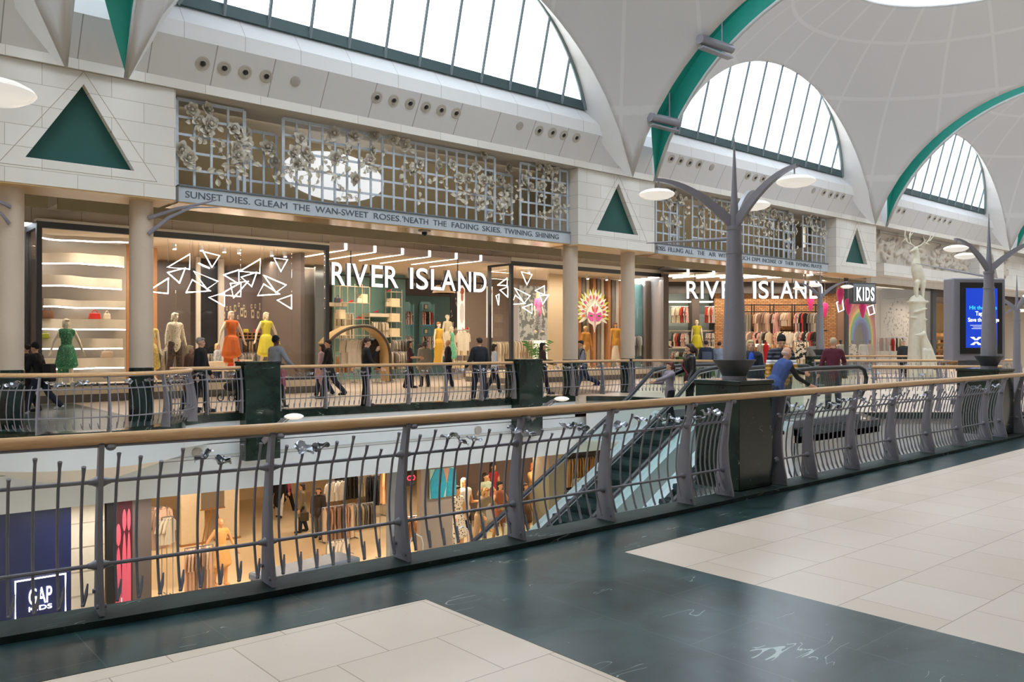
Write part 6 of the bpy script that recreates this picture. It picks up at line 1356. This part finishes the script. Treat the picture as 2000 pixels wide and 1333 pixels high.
# ---------------------------------------------------------------- second shop (front turned towards the gallery opening)
def rb(px0, px1, d0, d1, z0, z1, name, mat, parent=None, st=True, bevel=0):
    """upright box whose front lies at camera depth d0"""
    a = atd(px0, 0, d0); b = atd(px1, 0, d0); W = (b.xy-a.xy).length; m = MB().b2((0, 0, z0), (W, d1-d0, z1)); o = m.build(name, mat, None, bevel=bevel); o.location = (a.x, a.y, 0); o.rotation_euler = (0, 0, RZD)
    return struct(o) if st else o
rb(1296, 1664, 38.45, 38.6, 5.06, 5.9, 'wall_over_second_shop', STONED); rb(1300, 1640, 36.6, 38.45, 5.03, 5.08, 'ceiling_soffit_second', DARK)
rb(1296, 1700, 38.6, 47, 4.86, 4.94, 'ceiling_second_shop', CEIL)
rb(1296, 1306, 38.6, 47, 0, 4.9, 'wall_second_left', GREYT); rb(1300, 1400, 45, 45.2, 0, 4.9, 'wall_second_teal', M('bcd0d2', .6)); rb(1392, 1396, 44.2, 45, 0, 4.9, 'wall_second_fin', DARK)
rb(1352, 1366, 44, 45, 0, 4.9, 'wall_second_grey_pier', GREYT); rb(1300, 1640, 43.6, 43.8, 4.25, 4.86, 'wall_second_bulkhead', M('4b4744', .6))
rb(1396, 1636, 44, 44.3, 0, 4.9, 'wall_brick', BRICK); rb(1636, 1656, 42.5, 42.7, 0, 4.9, 'wall_brick_side', M('8a6d5a', .7))
t = thing('corner_shop_window', 'dark frame post at the corner beside the KIDS sign', 'shop window', (37.0, 19.2, 0))
# KIDS window along the mall
KX0, KX1, KY = 37.0, 46.7, 19.2
t.location = (KX0, KY, 0)
MB().b2((0, 0, 4.74), (KX1-KX0, .12, 4.9)).build('frame_head', DARK, t); MB().b2((0, 0, .12), (.2, .14, 4.74)).build('frame_jamb', DARK, t); MB().b2((KX1-KX0-.35, 0, 0), (KX1-KX0, .14, 4.74)).build('frame_jamb', DARK, t); MB().b2((.2, .05, .1), (KX1-KX0-.35, .062, 4.74)).build('pane', GLASS, t)
struct(sbox((KX0, KY-.01, 4.9), (KX1, KY+.3, 5.12), 'trim_kids_band', CREAM)); struct(sbox((KX0-.2, KY+.01, 5.1), (62, KY+.4, 5.95), 'wall_over_kids', STONE))
struct(sbox((KX0, KY+.1, 4.8), (56, 24, 4.88), 'ceiling_kids', M('e9e6e0', .6))); struct(sbox((at(1712, 0, 23).x, 23.0, 0), (KX1+9, 23.1, 4.8), 'wall_kids_back', M('e9e3da', .6)))
struct(sbox((KX1, KY, 0), (KX1+.1, 20.2, 4.9), 'wall_kids_right', DARK))
# letters 2
s0 = atd(1341, 583, 38.3); L2 = [('R', 1341, 1364), ('I', 1369, 1374), ('V', 1377, 1404), ('E', 1410, 1427), ('R', 1433, 1452), ('I', 1471, 1477), ('S', 1482, 1501), ('L', 1507, 1521), ('A', 1524, 1549), ('N', 1553, 1575), ('D', 1581, 1607)]
kx = 38.3/FPX; t = sign([(c_, (a-1341)*kx, (b-1341)*kx) for c_, a, b in L2], 'white RIVER ISLAND letters over the brick shop behind the big lamp post', tuple(s0), RZD, .84)
for px in (1358, 1549): MB().tube([((px-1341)*kx, .1, .3), ((px-1341)*kx, .1, 4.86-s0.z)], .02, 6).build('hanger_rod', DARK, t)
for i, px in enumerate((1344, 1394, 1443, 1491, 1540, 1588)):
    p = atd(px, 535, 38.4); t = thing('led_line_light', 'white light line over the brick shop entrance, '+('leftmost', 'second', 'third', 'fourth', 'fifth', 'rightmost')[i]+' of six', 'ceiling light', (p.x, p.y, 4.82), RZD, 'light lines over the brick shop'); MB().b2((-.06, 0, 0), (.06, .01, .2)).build('light_face', LED, t); MB().tube([(0, .02, -.02), (-1.55, 1.8, -.02)], .028, 4).build('light_strip', LED, t)
# kids sign
KW = (715-232)/3.7; p = atd(1688, 0, 36.4); t = thing('shop_sign', 'square framed sign with white letters KIDS on the corner', 'sign', (p.x, p.y, 0), RZD+.25); kk = 36.4/FPX; zc = EYE+(670-573)*kk
MB().b2((-27*kk, 0, zc-20.5*kk), (27*kk, .25, zc+20.5*kk)).build('sign_box', DARK, t, bevel=.02); MB().b2((-24.5*kk, -.015, zc-18*kk), (24.5*kk, .0, zc+18*kk)).build('sign_panel', M('8a8d90', .4), t)
for ch, a, b in (('K', -20, -8), ('I', -6, -3), ('D', 0, 10), ('S', 12, 20)): text(ch, 'letter', WS, 26*kk, .06, .03, t, (b-a)*kk, (a*kk, -.08, zc-14*kk), face=WL)
# teal wall units and their clothes
def shelf_d(px0, px1, py, d, lab, th=4, mat=PALE, dep=.5):
    a = atd(px0, py+th, d); b = atd(px1, py, d); o = MB().b2((0, 0, 0), ((b.xy-a.xy).length, dep, b.z-a.z)).build('wall_shelf', mat); o.location = a; o.rotation_euler = (0, 0, RZD); return tag(o, lab, 'shelf')
for a, b, nm in ((1306, 1350, 'left'), (1367, 1394, 'right')):
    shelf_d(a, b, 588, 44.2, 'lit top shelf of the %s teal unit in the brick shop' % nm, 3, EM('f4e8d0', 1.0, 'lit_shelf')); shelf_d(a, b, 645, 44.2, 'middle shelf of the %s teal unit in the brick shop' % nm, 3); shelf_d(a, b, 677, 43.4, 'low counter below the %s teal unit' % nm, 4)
    rack(a+6 if a < 1350 else a+12, b-6 if a < 1350 else b, 599, 0, 7, 'shirt', 'mix', 'striped and red tops on upper rail of the %s teal unit' % nm, d=43.9, legs=False, sc=1.25); rack(a+6 if a < 1350 else a+12, b-6 if a < 1350 else b, 651, 0, 7, 'shirt', 'mix', 'striped and red tops on lower rail of the %s teal unit' % nm, d=43.9, legs=False, sc=1.15)
rack(1312, 1345, 687, 0, 7, 'shirt', 'mix', 'red patterned tops low at the left of brick shop', d=41.5, sc=1.1)
p = atd(1361, 626, 41); figure('mannequin', 'mannequin in lime yellow dress between the two teal units', 'mannequin', (p.x, p.y, .95), RZD+R(-90), p.z-.95, skin=MANN, top=fab('c9c02e'), topkind='dress', hem=1.0, hair=WIG, hairkind='short')
p = atd(1359, 0, 41); o = MB().box((p.x, p.y, .5), (1.9, 1.2, .9), RZD).build('display_table', M('3f6a3a', .6, name='green_table')); tag(o, 'green display table under the lime yellow dress', 'display table')
poster(1303, 1313, 664, 680, 0, 'framed_picture', 'small framed floral picture left of the green table', M('2a2422', .5), dd=41.2, extra=lambda t, W, H: MB().b2((W*.15, -.01, H*.12), (W*.85, 0, H*.88)).build('picture', pattern('floral_picture', 'e9dcc8', '7a4a30', 9, .4, 'v'), t))
# pipe rails on the brick wall
PIPE = M('3a3634', .4, .5, name='dark_pipe')
p = atd(1450, 0, 43.6); t = thing('pipe_rail_frame', 'dark pipe grid fixed before the brick wall behind the big lamp', 'wall rail', (p.x, p.y, 0), RZD); kk = 43.6/FPX; zz = lambda y: EYE+(670-y)*kk
for px in (1468, 1473, 1504, 1511, 1547, 1552, 1593, 1598): MB().tube([((px-1450)*kk, 0, zz(594)), ((px-1450)*kk, 0, zz(648))], .035, 8).build('pipe_upright', PIPE, t)
for py in (596, 609, 646): MB().tube([(0, 0, zz(py)), (165*kk, 0, zz(py))], .03, 8).build('pipe_rail', PIPE, t)
for a, b, n, kd, pl, nm in ((1450, 1466, 4, 'trousers', 'grey', 'grey clothes at left end of the pipe rail'), (1477, 1503, 7, 'coat', 'pink', 'blush and beige clothes on the pipe rail'), (1510, 1520, 3, 'coat', 'mix', 'black and white clothes mid pipe rail'), (1524, 1543, 5, 'shirt', 'pink', 'pale pink clothes on the pipe rail'), (1556, 1575, 5, 'coat', 'mix', 'patterned clothes right on the pipe rail'), (1580, 1600, 5, 'coat', 'grey', 'grey clothes at right end of pipe rail')): rack(a, b, 611, 0, n, kd, pl, nm, d=43.3, frame=False, sc=1.0, ang=40)
for a, b, n, pl, nm in ((1455, 1470, 4, 'pink', 'pale tops lower left on brick wall'), (1475, 1505, 6, 'mix', 'striped tops low on brick wall'), (1516, 1545, 6, 'mix', 'red and dark tops low on brick wall'), (1553, 1600, 8, 'mix', 'pale and striped tops low right on brick wall')): rack(a, b, 648, 0, n, 'shirt', pl, nm, d=43.1, frame=False, sc=1.15, ang=30)
rack(1478, 1512, 690, 0, 5, 'dress', 'mix', 'striped and red small garments on the front table rail', d=39.5, sc=.9)
rack(1505, 1540, 672, 0, 6, 'coat', 'tan', 'tan coats on a gold rail in brick shop', d=41, sc=1); rack(1550, 1580, 668, 0, 6, 'coat', 'beige', 'beige coats on a gold rail in brick shop', d=41.5)
shelf_d(1455, 1503, 672, 41.0, 'round cream table edge in brick shop', 6, EM('f6e6c4', .7, 'table_painted_light'), 1.0)  # table edge glows by itself; the light on it is put into the material
p = atd(1564, 0, 39.5); t = thing('knit_poncho', 'black and cream fringed poncho hanging between rails before the brick wall', 'clothing', (p.x, p.y, EYE+(670-702)*39.5/FPX+.0), RZD); H_ = 30*39.5/FPX
MB().prism([(-.42, 0), (.42, 0), (.14, H_), (-.14, H_)], lambda u, v, h: (u, h, v), -.06, .06).build('cloth', pattern('bold_knit', '1c1a1a', 'efe6d4', 6, .5, 'n'), t, bevel=.03); MB().tube([(-.1, 0, H_), (0, 0, H_+.1), (.1, 0, H_)], .012, 6).build('hanger', CHROME, t)
for px, c_, nm in ((1485, 'bw', 'black and white'), (1496, 'red', 'red')):
    p = atd(px, 0, 38.9); t = thing('child_mannequin_bust', 'small %s sleeveless dress on a stand before the big lamp base' % nm, 'dress form', (p.x, p.y, .75), RZD); MB().lathe([(.22, 0), (.17, .3), (.13, .55), (.15, .78), (.06, .84), (.04, .95)], n=16, sy=.7).build('dress', fab('c8242a') if c_ == 'red' else STR[0], t); MB().tube([(0, 0, 0), (0, 0, -.72)], .02, 6).build('stand', DARK, t)
# neon frames and balloons left of KIDS
PINKN = EM('ff3f9a', 1.6, 'pink_neon'); rnd = random.Random(4)
for i, (px, py) in enumerate(((1583, 592), (1611, 605), (1641, 578), (1685, 604), (1657, 598))):
    p = atd(px, py, 41 if px < 1640 else 37.6); t = thing('balloon_ornament', 'pink balloon-shaped ornament hanging '+('left of the slim lamp', 'by the slim lamp post', 'left of the KIDS sign', 'under the KIDS sign', 'beside the corner post')[i], 'ornament', p, RZD, 'pink balloon ornaments'); MB().lathe([(.005, -.42), (.06, -.35), (.13, -.05), (.17, .15), (.12, .3), (.005, .36)], n=14).build('balloon', M('e8408f', .4, name='pink_ornament'), t); MB().tube([(0, 0, .36), (0, 0, 4.8-p.z)], .006, 4).build('string', WSHOE, t)
for i, (px, py, w_, h_) in enumerate(((1640, 598, 10, 24), (1700, 606, 10, 20))):
    p = atd(px, py, 38.2 if i == 0 else 37.6); k_ = p and 38/FPX; t = thing('neon_diamond', 'pale neon diamond frame hanging '+('left of the corner post' if i == 0 else 'right under the KIDS sign'), 'neon light', p, RZD, 'neon diamond frames'); MB().tube([(-w_*k_*.6, 0, h_*k_*.3), (w_*k_*.5, 0, h_*k_*.5), (w_*k_*.8, 0, -h_*k_*.3), (-w_*k_*.2, 0, -h_*k_*.5)], .03, 6, closed=True).build('tube', EM('ffe0ea', 1.6, 'pale_neon'), t); MB().tube([(0, 0, h_*k_*.4), (0, 0, 4.8-p.z)], .006, 4).build('wire', BLACK, t)
# rainbow arch
RC = ['e23a4a', 'f0823a', 'f4d94a', '5cb85a', '3a9ad4', '4a4ac0']
p = at(1682, 735, 22.6); t = thing('rainbow_arch', 'tall rainbow painted arch doorway in the kids window', 'display arch', (p.x, 22.6, 0)); xr = at(1705, 0, 22.6).x-p.x; 
for i, c_ in enumerate(RC):
    ro, ri = 1.75-.17*i, 1.75-.17*(i+1); m = MB(); N = 24
    P1 = [(ro*cos(pi*k/N), 1.9+2.1*(ro/1.75)*sin(pi*k/N)) for k in range(N+1)]; P2 = [(ri*cos(pi*k/N), 1.9+2.1*(ri/1.75)*sin(pi*k/N)) for k in range(N+1)]
    poly = [(ro, 0)]+P1+[(-ro, 0), (-ri, 0)]+P2[::-1]+[(ri, 0)]; V_ = []
    A_ = [(ro, 0)]+P1+[(-ro, 0)]; B_ = [(ri, 0)]+P2+[(-ri, 0)]
    for k in range(len(A_)-1): m.prism([A_[k], A_[k+1], B_[k+1], B_[k]], lambda u, v, h: (u, h, v), 0, .25)
    m.build('rainbow_band', M(c_, .5, name='rainbow_paint'), t, smooth=False)
struct(sbox((p.x-.8, 22.86, 0), (p.x+.8, 22.9, 3.2), 'wall_arch_dark', M('5a4b40', .6)))
# drawn girl wall picture: generic long-haired figure
a = at(1722, 700, 22.9); b = at(1790, 560, 22.9)
t = thing('wall_drawing', 'large pencil drawing of a long haired girl on the white kids wall', 'picture', (a.x, 22.95, 0)); W = b.x-a.x; DRW = pattern('pencil_drawing', 'e9e4dc', '6c6763', 5, .57, 'n'); LN = M('4a4644', .7, name='pencil_line')
MB().b2((0, 0, .9), (W, .03, 4.6)).build('sheet', M('ece6dd', .6), t)
MB().prism([(W*.5+W*.38*cos(2*pi*k/40)*(1+.1*sin(7*k)), 2.9+1.35*sin(2*pi*k/40)) for k in range(40)], lambda u, v, h: (u, h, v), -.01, 0).build('drawn_hair', DRW, t, smooth=False)
MB().prism([(W*.5+W*.17*cos(2*pi*k/24), 3.6+.42*sin(2*pi*k/24)) for k in range(24)], lambda u, v, h: (u, h, v), -.02, -.01).build('drawn_face', M('f0eae2', .6), t, smooth=False)
for s_ in (1, -1): MB().ell((W*.5+s_*W*.07, -.022, 3.66), (.12, .006, .05), 10, 6).build('drawn_eye', LN, t)
MB().tube([(W*.46, -.022, 3.38), (W*.5, -.022, 3.35), (W*.54, -.022, 3.38)], .012, 5).build('drawn_mouth', LN, t)
rack(1715, 1735, 660, 0, 6, 'shirt', 'mix', 'patterned childrens tops on the left rail of kids window', zf=0, d=42, sc=.95); rack(1742, 1764, 660, 0, 6, 'shirt', 'mix', 'patterned childrens tops on the middle rail of kids window', d=42, sc=.95)
for px, top_, lab, mt in ((1642, 'zebra', 'child mannequin in black and white stripes left of corner post', STR[0]), (1665, 'spot', 'child mannequin in cream spotted dress right of corner post', pattern('spots', 'efe4d0', '2c2826', 9, .35, 'v')), (1686, 'white', 'child mannequin with long black hair and white coat', fab('e6e2dc')), (1699, 'tan', 'child mannequin in beige coat before the rainbow', fab('cdb48e'))):
    p = atd(px, 0, 40.0 if px < 1650 else 41.0); figure('mannequin', lab, 'mannequin', (p.x, p.y, .35), RZD+R(-90), 1.42, skin=MANND, top=mt, topkind='coat', bottom=BLK, hair=BLK, hairkind='long' if px == 1686 else 'short')
# beyond: warm shops at the far right
struct(sbox((46.9, 24, 0), (62, 24.2, 5.95), 'wall_far_shops', M('e3c08a', .6))); struct(sbox((47.2, 23.6, 0), (49.0, 23.8, 4.2), 'wall_coral_panel', M('ef8f86', .5, name='coral_panel')))
struct(sbox((47.5, 19.6, 4.2), (62, 22.5, 4.78), 'wall_far_bulkhead', M('57504c', .6)))
area('far_shop_light', (53, 21.5, 4.1), 6, .2, 130, col=WARM)
for j in range(5):
    t = thing('display_shelf', 'warm lit wooden shelf in the distant shop at far right, row %s' % ['at floor level', 'second from floor', 'middle', 'second from top', 'top'][j], 'shelf', (54.5, 22.5, .35+.42*j), 0, 'shelves in the distant shop'); MB().b2((0, 0, 0), (5.5, .6, .05)).build('shelf_board', WOODB, t)
    for k in range(7): o = tag(MB().box((54.9+.75*k, 22.8, .35+.42*j+.15), (.35, .3, .18)).build('folded_garment', fab(['d9b27a', 'e6c890', 'b57d4a'][(k+j) % 3])), 'folded tan garment pile on the warm shelves at far right', 'clothing', 'folded garments in the distant shop')
# ---------------------------------------------------------------- lower floor shops
def yl(x): return yf(x)+.25
def lwall(px0, px1, zt, zb, name, mat, Y=None, th=.2):
    Y_ = Y or 18.9; return struct(sbox((atx(px0, Y_), Y_, zb), (atx(px1, Y_), Y_+th, zt), name, mat))
NV = M('14204f', .35, name='navy_panel'); LBE = M('cfc4b2', .5, name='beige_pilaster')
struct(sbox((-12, 18.9, -5), (atx(-8, 18.9), 19.1, -1.6), 'wall_lower_left', BLACK))
lwall(-60, 139, -1.6, -5, 'wall_navy', NV); lwall(139, 204, -1.6, -5, 'wall_pilaster', LBE); lwall(258, 296, -1.6, -5, 'wall_bronze_pilaster', M('6f625a', .4, .2, name='bronze_pilaster'))
for j in range(6): struct(sbox((atx(139, 18.88), 18.885, -2.1-j*.5), (atx(204, 18.88), 18.9, -2.09-j*.5), 'trim_joint', M('a59a88', .6)))
a = at(30, 1128, 18.85); b = at(128, 1128, 18.85); zb = at(80, 1212, 18.85).z; H = at(80, 1129, 18.85).z-zb; W = b.x-a.x
t = thing('shop_sign', 'navy sign with GAP KIDS inside a lit white outline, lower left', 'sign', (a.x, 18.85, zb)); SGW = EM('ffffff', 2.5, 'lit_outline')
MB().tube([(0, 0, 0), (W, 0, 0), (W, 0, H), (0, 0, H)], .02, 6, closed=True).build('outline', SGW, t); MB().b2((0, .01, 0), (W, .04, H)).build('sign_panel', NV, t)
text('GAP', 'lettering', SGW, H*.40, .02, .0, t, W*.46, (W*.26, -.02, H*.40)); text('KIDS', 'lettering', SGW, H*.11, .02, .0, t, W*.46, (W*.26, -.02, H*.25))
# pink lit poster screen
a = at(207, 1180, 18.95); b = at(257, 1180, 18.95); t = thing('poster_screen', 'black poster screen with tall pink figures left of the open lower shop', 'screen', (a.x, 18.9, -5)); W = b.x-a.x
MB().b2((0, 0, 0), (W, .15, 3.38)).build('casing', BLACK, t); PK = EM('b84a58', .45, 'pink_image'); MB().b2((W*.3, -.01, .1), (W, 0, 3.3)).build('dark_image', EM('3a0a12', .6, 'dark_red_image'), t)
for x, z0, z1, w_ in ((.45, .1, 2.8, .12), (.68, .1, 3.1, .10), (.86, .3, 3.1, .09)):
    MB().ell((W*x, -.012, z1-.25), (W*w_*.8, .006, .24), 12, 8).ell((W*x, -.012, (z0+z1-.5)/2), (W*w_, .006, (z1-.5-z0)/2), 12, 8).build('pink_figure', PK, t)
MB().b2((W*.42, -.014, .1), (W*.66, -.008, 1.2)).build('white_dress', EM('f0c8e0', .5, 'pale_image'), t)
# open lower shop and its contents
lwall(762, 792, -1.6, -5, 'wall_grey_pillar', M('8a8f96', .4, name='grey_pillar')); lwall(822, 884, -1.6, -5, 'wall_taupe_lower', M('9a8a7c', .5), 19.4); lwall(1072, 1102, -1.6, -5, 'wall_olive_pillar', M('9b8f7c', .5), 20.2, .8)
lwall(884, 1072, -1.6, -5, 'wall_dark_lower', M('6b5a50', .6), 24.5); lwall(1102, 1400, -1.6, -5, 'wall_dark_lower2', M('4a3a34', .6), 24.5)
struct(sbox((-12, 19.0, -1.72), (62, 40, -1.6), 'ceiling_lower_shop', M('d9c4a0', .6)))
struct(sbox((4, 34, -5), (20, 34.2, -1.7), 'wall_lower_back', M('e6cda4', .6)))
# teal jacket poster
a = at(838, 975, 19.35); b = at(888, 975, 19.35); zt = at(860, 915, 19.35).z; t = thing('fashion_poster', 'poster of a teal shirt worn open, right of grey pillar on lower floor', 'poster', (a.x, 19.3, a.z)); W = b.x-a.x; H = zt-a.z
MB().b2((0, 0, 0), (W, .05, H)).build('sheet', M('a9c9b8', .5, name='pale_green_sheet'), t); TJ = M('1f98ac', .5, var=.3, sc=9, name='teal_satin')
MB().prism([(W*.05, 0), (W*.0, H*.6), (W*.2, H), (W*.5, H*.98), (W*.62, H*.4), (W*.5, 0)], lambda u, v, h: (u, h, v), -.02, 0).build('printed_shirt', TJ, t); MB().prism([(W*.62, H*.02), (W*.66, H*.5), (W*.75, H), (W*1.0, H*.9), (W, H*.02)], lambda u, v, h: (u, h, v), -.02, 0).build('printed_shirt', TJ, t); MB().prism([(W*.5, H*.98), (W*.75, H), (W*.64, H*.45)], lambda u, v, h: (u, h, v), -.015, 0).build('printed_skin', M('c98f72', .6), t)
t2_ = poster(796, 810, 928, 950, 19.2, 'neon_sign', 'small red and white neon sign above the lower entrance', M('2c2628', .4)); MB().tube([(.05+.07*cos(2*pi*k/14), -.03, .22+.06*sin(2*pi*k/14)) for k in range(14)], .012, 5, closed=True).build('red_tube', EM('ff2a3c', 3, 'red_neon'), t2_); MB().tube([(.17+.05*cos(2*pi*k/14), -.03, .22+.06*sin(2*pi*k/14)) for k in range(14)], .012, 5, closed=True).build('red_tube', EM('ff2a3c', 3, 'red_neon'), t2_)
def lman(px, pyt, Y, label, **k):
    p = at(px, pyt, Y); return figure('mannequin', label, 'mannequin', (p.x, Y, -5+k.pop('zb', .1)), R(k.pop('face', -80)), p.z+4.9-(k.pop('dz', 0)), **k)
PD = pattern('polka_dot', 'e9dcc0', '221d1c', 14, .32, 'v')
lman(893, 950, 20.6, 'long haired mannequin in polka dot dress on the lower floor', skin=MTAN, top=PD, topkind='dress', hem=.95, hair=DKHAIR, hairkind='long', arms=((4, 14, 10), (0, 30, 60)))
lman(907, 935, 21.2, 'blond mannequin in white top and black shorts on lower floor', skin=MTAN, top=fab('e6ddcf'), topkind='vest', bottom=BLK, botkind='shorts', hair=BLOND, hairkind='long', arms=((10, 10, 90), (4, 10, 10)))
lman(948, 925, 22.4, 'mannequin in pale green top and grey skirt on the lower floor', skin=MTAN, top=fab('a9b79a'), topkind='vest', bottom=fab('9a9a92'), botkind='skirt', hair=DKHAIR, hairkind='long', arms=((10, 40, 60), (4, 30, 50)))
lman(938, 950, 20.8, 'golden haired mannequin in olive outfit bending, lower floor', skin=MTAN, top=fab('8a7a5c'), topkind='jumper', bottom=fab('a58a6a'), hair=M('a5743e', .6), hairkind='bob', lean=20, arms=((30, 30, 40), (10, 30, 50)))
lman(976, 942, 21.0, 'curly dark haired mannequin in rust bodysuit on the lower floor', skin=MTAN, top=fab('9a5a3c'), topkind='vest', bottom=fab('9a5a3c'), botkind='shorts', hair=BLK, hairkind='long', arms=((4, 34, 70), (4, 34, 70)))
lman(963, 905, 23.2, 'mannequin in dark red dress at the back of lower display', skin=MTAN, top=fab('8c1f26'), topkind='dress', hem=.9, hair=DKHAIR, hairkind='long')
lman(1042, 905, 22.4, 'mannequin with raised arms in tan jacket behind the escalator rail', skin=MTAN, top=fab('b5884e'), topkind='jacket', bottom=fab('8a6a44'), hair=M('b5622e', .6), hairkind='bob', arms=((100, 20, 60), (60, 30, 60)))
lman(1026, 945, 21.2, 'long dark haired mannequin in brown dress behind the escalator rail', skin=MTAN, top=fab('6a4630'), topkind='dress', hem=1.0, hair=DKHAIR, hairkind='long')
p = at(431, 1030, 22.4); figure('mannequin', 'tan mannequin in camel draped dress standing on the cream lower floor', 'mannequin', (p.x, 22.4, -5), R(-80), 1.85, skin=MTAN, top=fab('c99a5c'), topkind='dress', hem=.8, arms=((10, 20, 20), (-10, 34, 20)))
def lrack(px0, px1, pyr, Y, n, kind, pal, what, **k):
    A = at(px0, pyr, Y); t = rack(px0, px1, pyr, Y, n, kind, pal, what, zf=-5, **k)
lrack(296, 322, 990, 22.5, 5, 'coat', 'pink', 'pink garments on the stand behind lower window', ang=25); lrack(320, 334, 1010, 22.3, 3, 'shirt', 'grey', 'green-grey garments beside the pink ones', ang=30)
lrack(365, 412, 1068, 21.4, 9, 'coat', 'pink', 'blush and dark garments on rail beside camel mannequin')
lrack(640, 672, 940, 27.0, 4, 'shirt', 'white', 'white tops on the high rail, lower floor', ang=25); lrack(632, 690, 988, 25.0, 12, 'coat', 'pink', 'blush trousers and coats on the central lower rail'); lrack(676, 730, 985, 26.2, 12, 'coat', 'grey', 'grey coats on the central lower rail')
lrack(716, 745, 930, 27.5, 7, 'coat', 'dark', 'black coats on the right lower rail'); lrack(700, 745, 915, 30, 9, 'coat', 'beige', 'camel and cream coats at the back of lower shop', ang=40); lrack(655, 700, 922, 30, 8, 'coat', 'dark', 'black coats at the back of lower shop', ang=50)
lrack(745, 762, 912, 22, 5, 'coat', 'tan', 'tan coats beside the grey pillar'); lrack(1105, 1165, 895, 24.2, 12, 'coat', 'tan', 'orange and cream coats high right on lower floor', ang=40); lrack(1120, 1160, 932, 23.5, 8, 'shirt', 'beige', 'cream tops at right on lower floor'); lrack(1085, 1120, 960, 22.5, 7, 'shirt', 'brown', 'rust tops at right on the lower floor')
lrack(790, 812, 1010, 20.6, 5, 'shirt', 'tan', 'rust garments at the foot of the grey wall'); lrack(985, 1015, 1020, 20.8, 6, 'coat', 'beige', 'cream garments low by the escalator'); lrack(640, 680, 1055, 23.3, 6, 'coat', 'white', 'white garments low in the centre of lower shop', ang=40)
# easel and white panels, plinths, kiosk
p = at(415, 1020, 27); t = thing('easel', 'wooden easel holding a board on the lower floor', 'easel', (p.x, 27, -5)); 
for a, b in (((-.35, 0, 0), (-.05, 0, 1.75)), ((.35, 0, 0), (.05, 0, 1.75)), ((0, .5, 0), (0, .02, 1.6))): MB().tube([a, b], .025, 6).build('leg', WOODB, t)
MB().b2((-.4, -.06, 1.2), (.4, .0, 1.24)).build('ledge', WOODB, t); MB().b2((-.38, -.04, 1.24), (.38, -.01, 1.8)).build('board', M('8d8377', .6), t)
for px, nm in ((377, 'left of the easel'), (446, 'right of the easel')):
    p = at(px, 1018, 27.5); t = thing('display_board', 'tall cream display panel %s on the lower floor' % nm, 'panel', (p.x, 27.5, -5)); MB().b2((-.38, 0, .06), (.38, .1, 3.2)).build('board', M('e6d6b8', .6), t); MB().b2((-.42, -.05, 0), (.42, .2, .06)).build('base', WOODB, t)
p = at(590, 1118, 17.2); t = thing('display_kiosk', 'grey double-sided kiosk box on the lower floor seen from above', 'kiosk', (p.x, 17.0, -5), .15)
MB().b2((-1.2, -.35, 0), (1.2, .35, 1.62)).build('cabinet', M('62686f', .45), t, bevel=.06); MB().b2((-1.2, -.42, 1.55), (1.2, .42, 1.72)).build('top_cap', M('7b8289', .4), t, bevel=.05); MB().b2((-1.05, -.37, .3), (1.05, -.35, 1.4)).build('screen', pattern('dark_advert', '1a1518', '6a3a34', 4, .5, 'n'), t)
for px, py, nm in ((815, 1050, 'left'), (905, 1040, 'right')):
    p = at(px, py, 18.5); t = thing('security_gate', 'clear rounded security gate %s of the polka dot mannequin' % nm, 'security gate', (p.x, 18.6, -5), 0, 'security gates at the lower entrance'); MB().tube([(-.2, 0, 0), (-.2, 0, 1.2), (-.12, 0, 1.42), (.05, 0, 1.5), (.2, 0, 1.4), (.25, 0, 1.2), (.25, 0, 0)], .018, 8).build('rim', WSHOE, t); MB().b2((-.19, -.01, .05), (.24, .01, 1.3)).build('panel', GLASS, t); MB().b2((-.25, -.08, 0), (.3, .08, .05)).build('base', METAL, t)
bpy.context.view_layer.update()
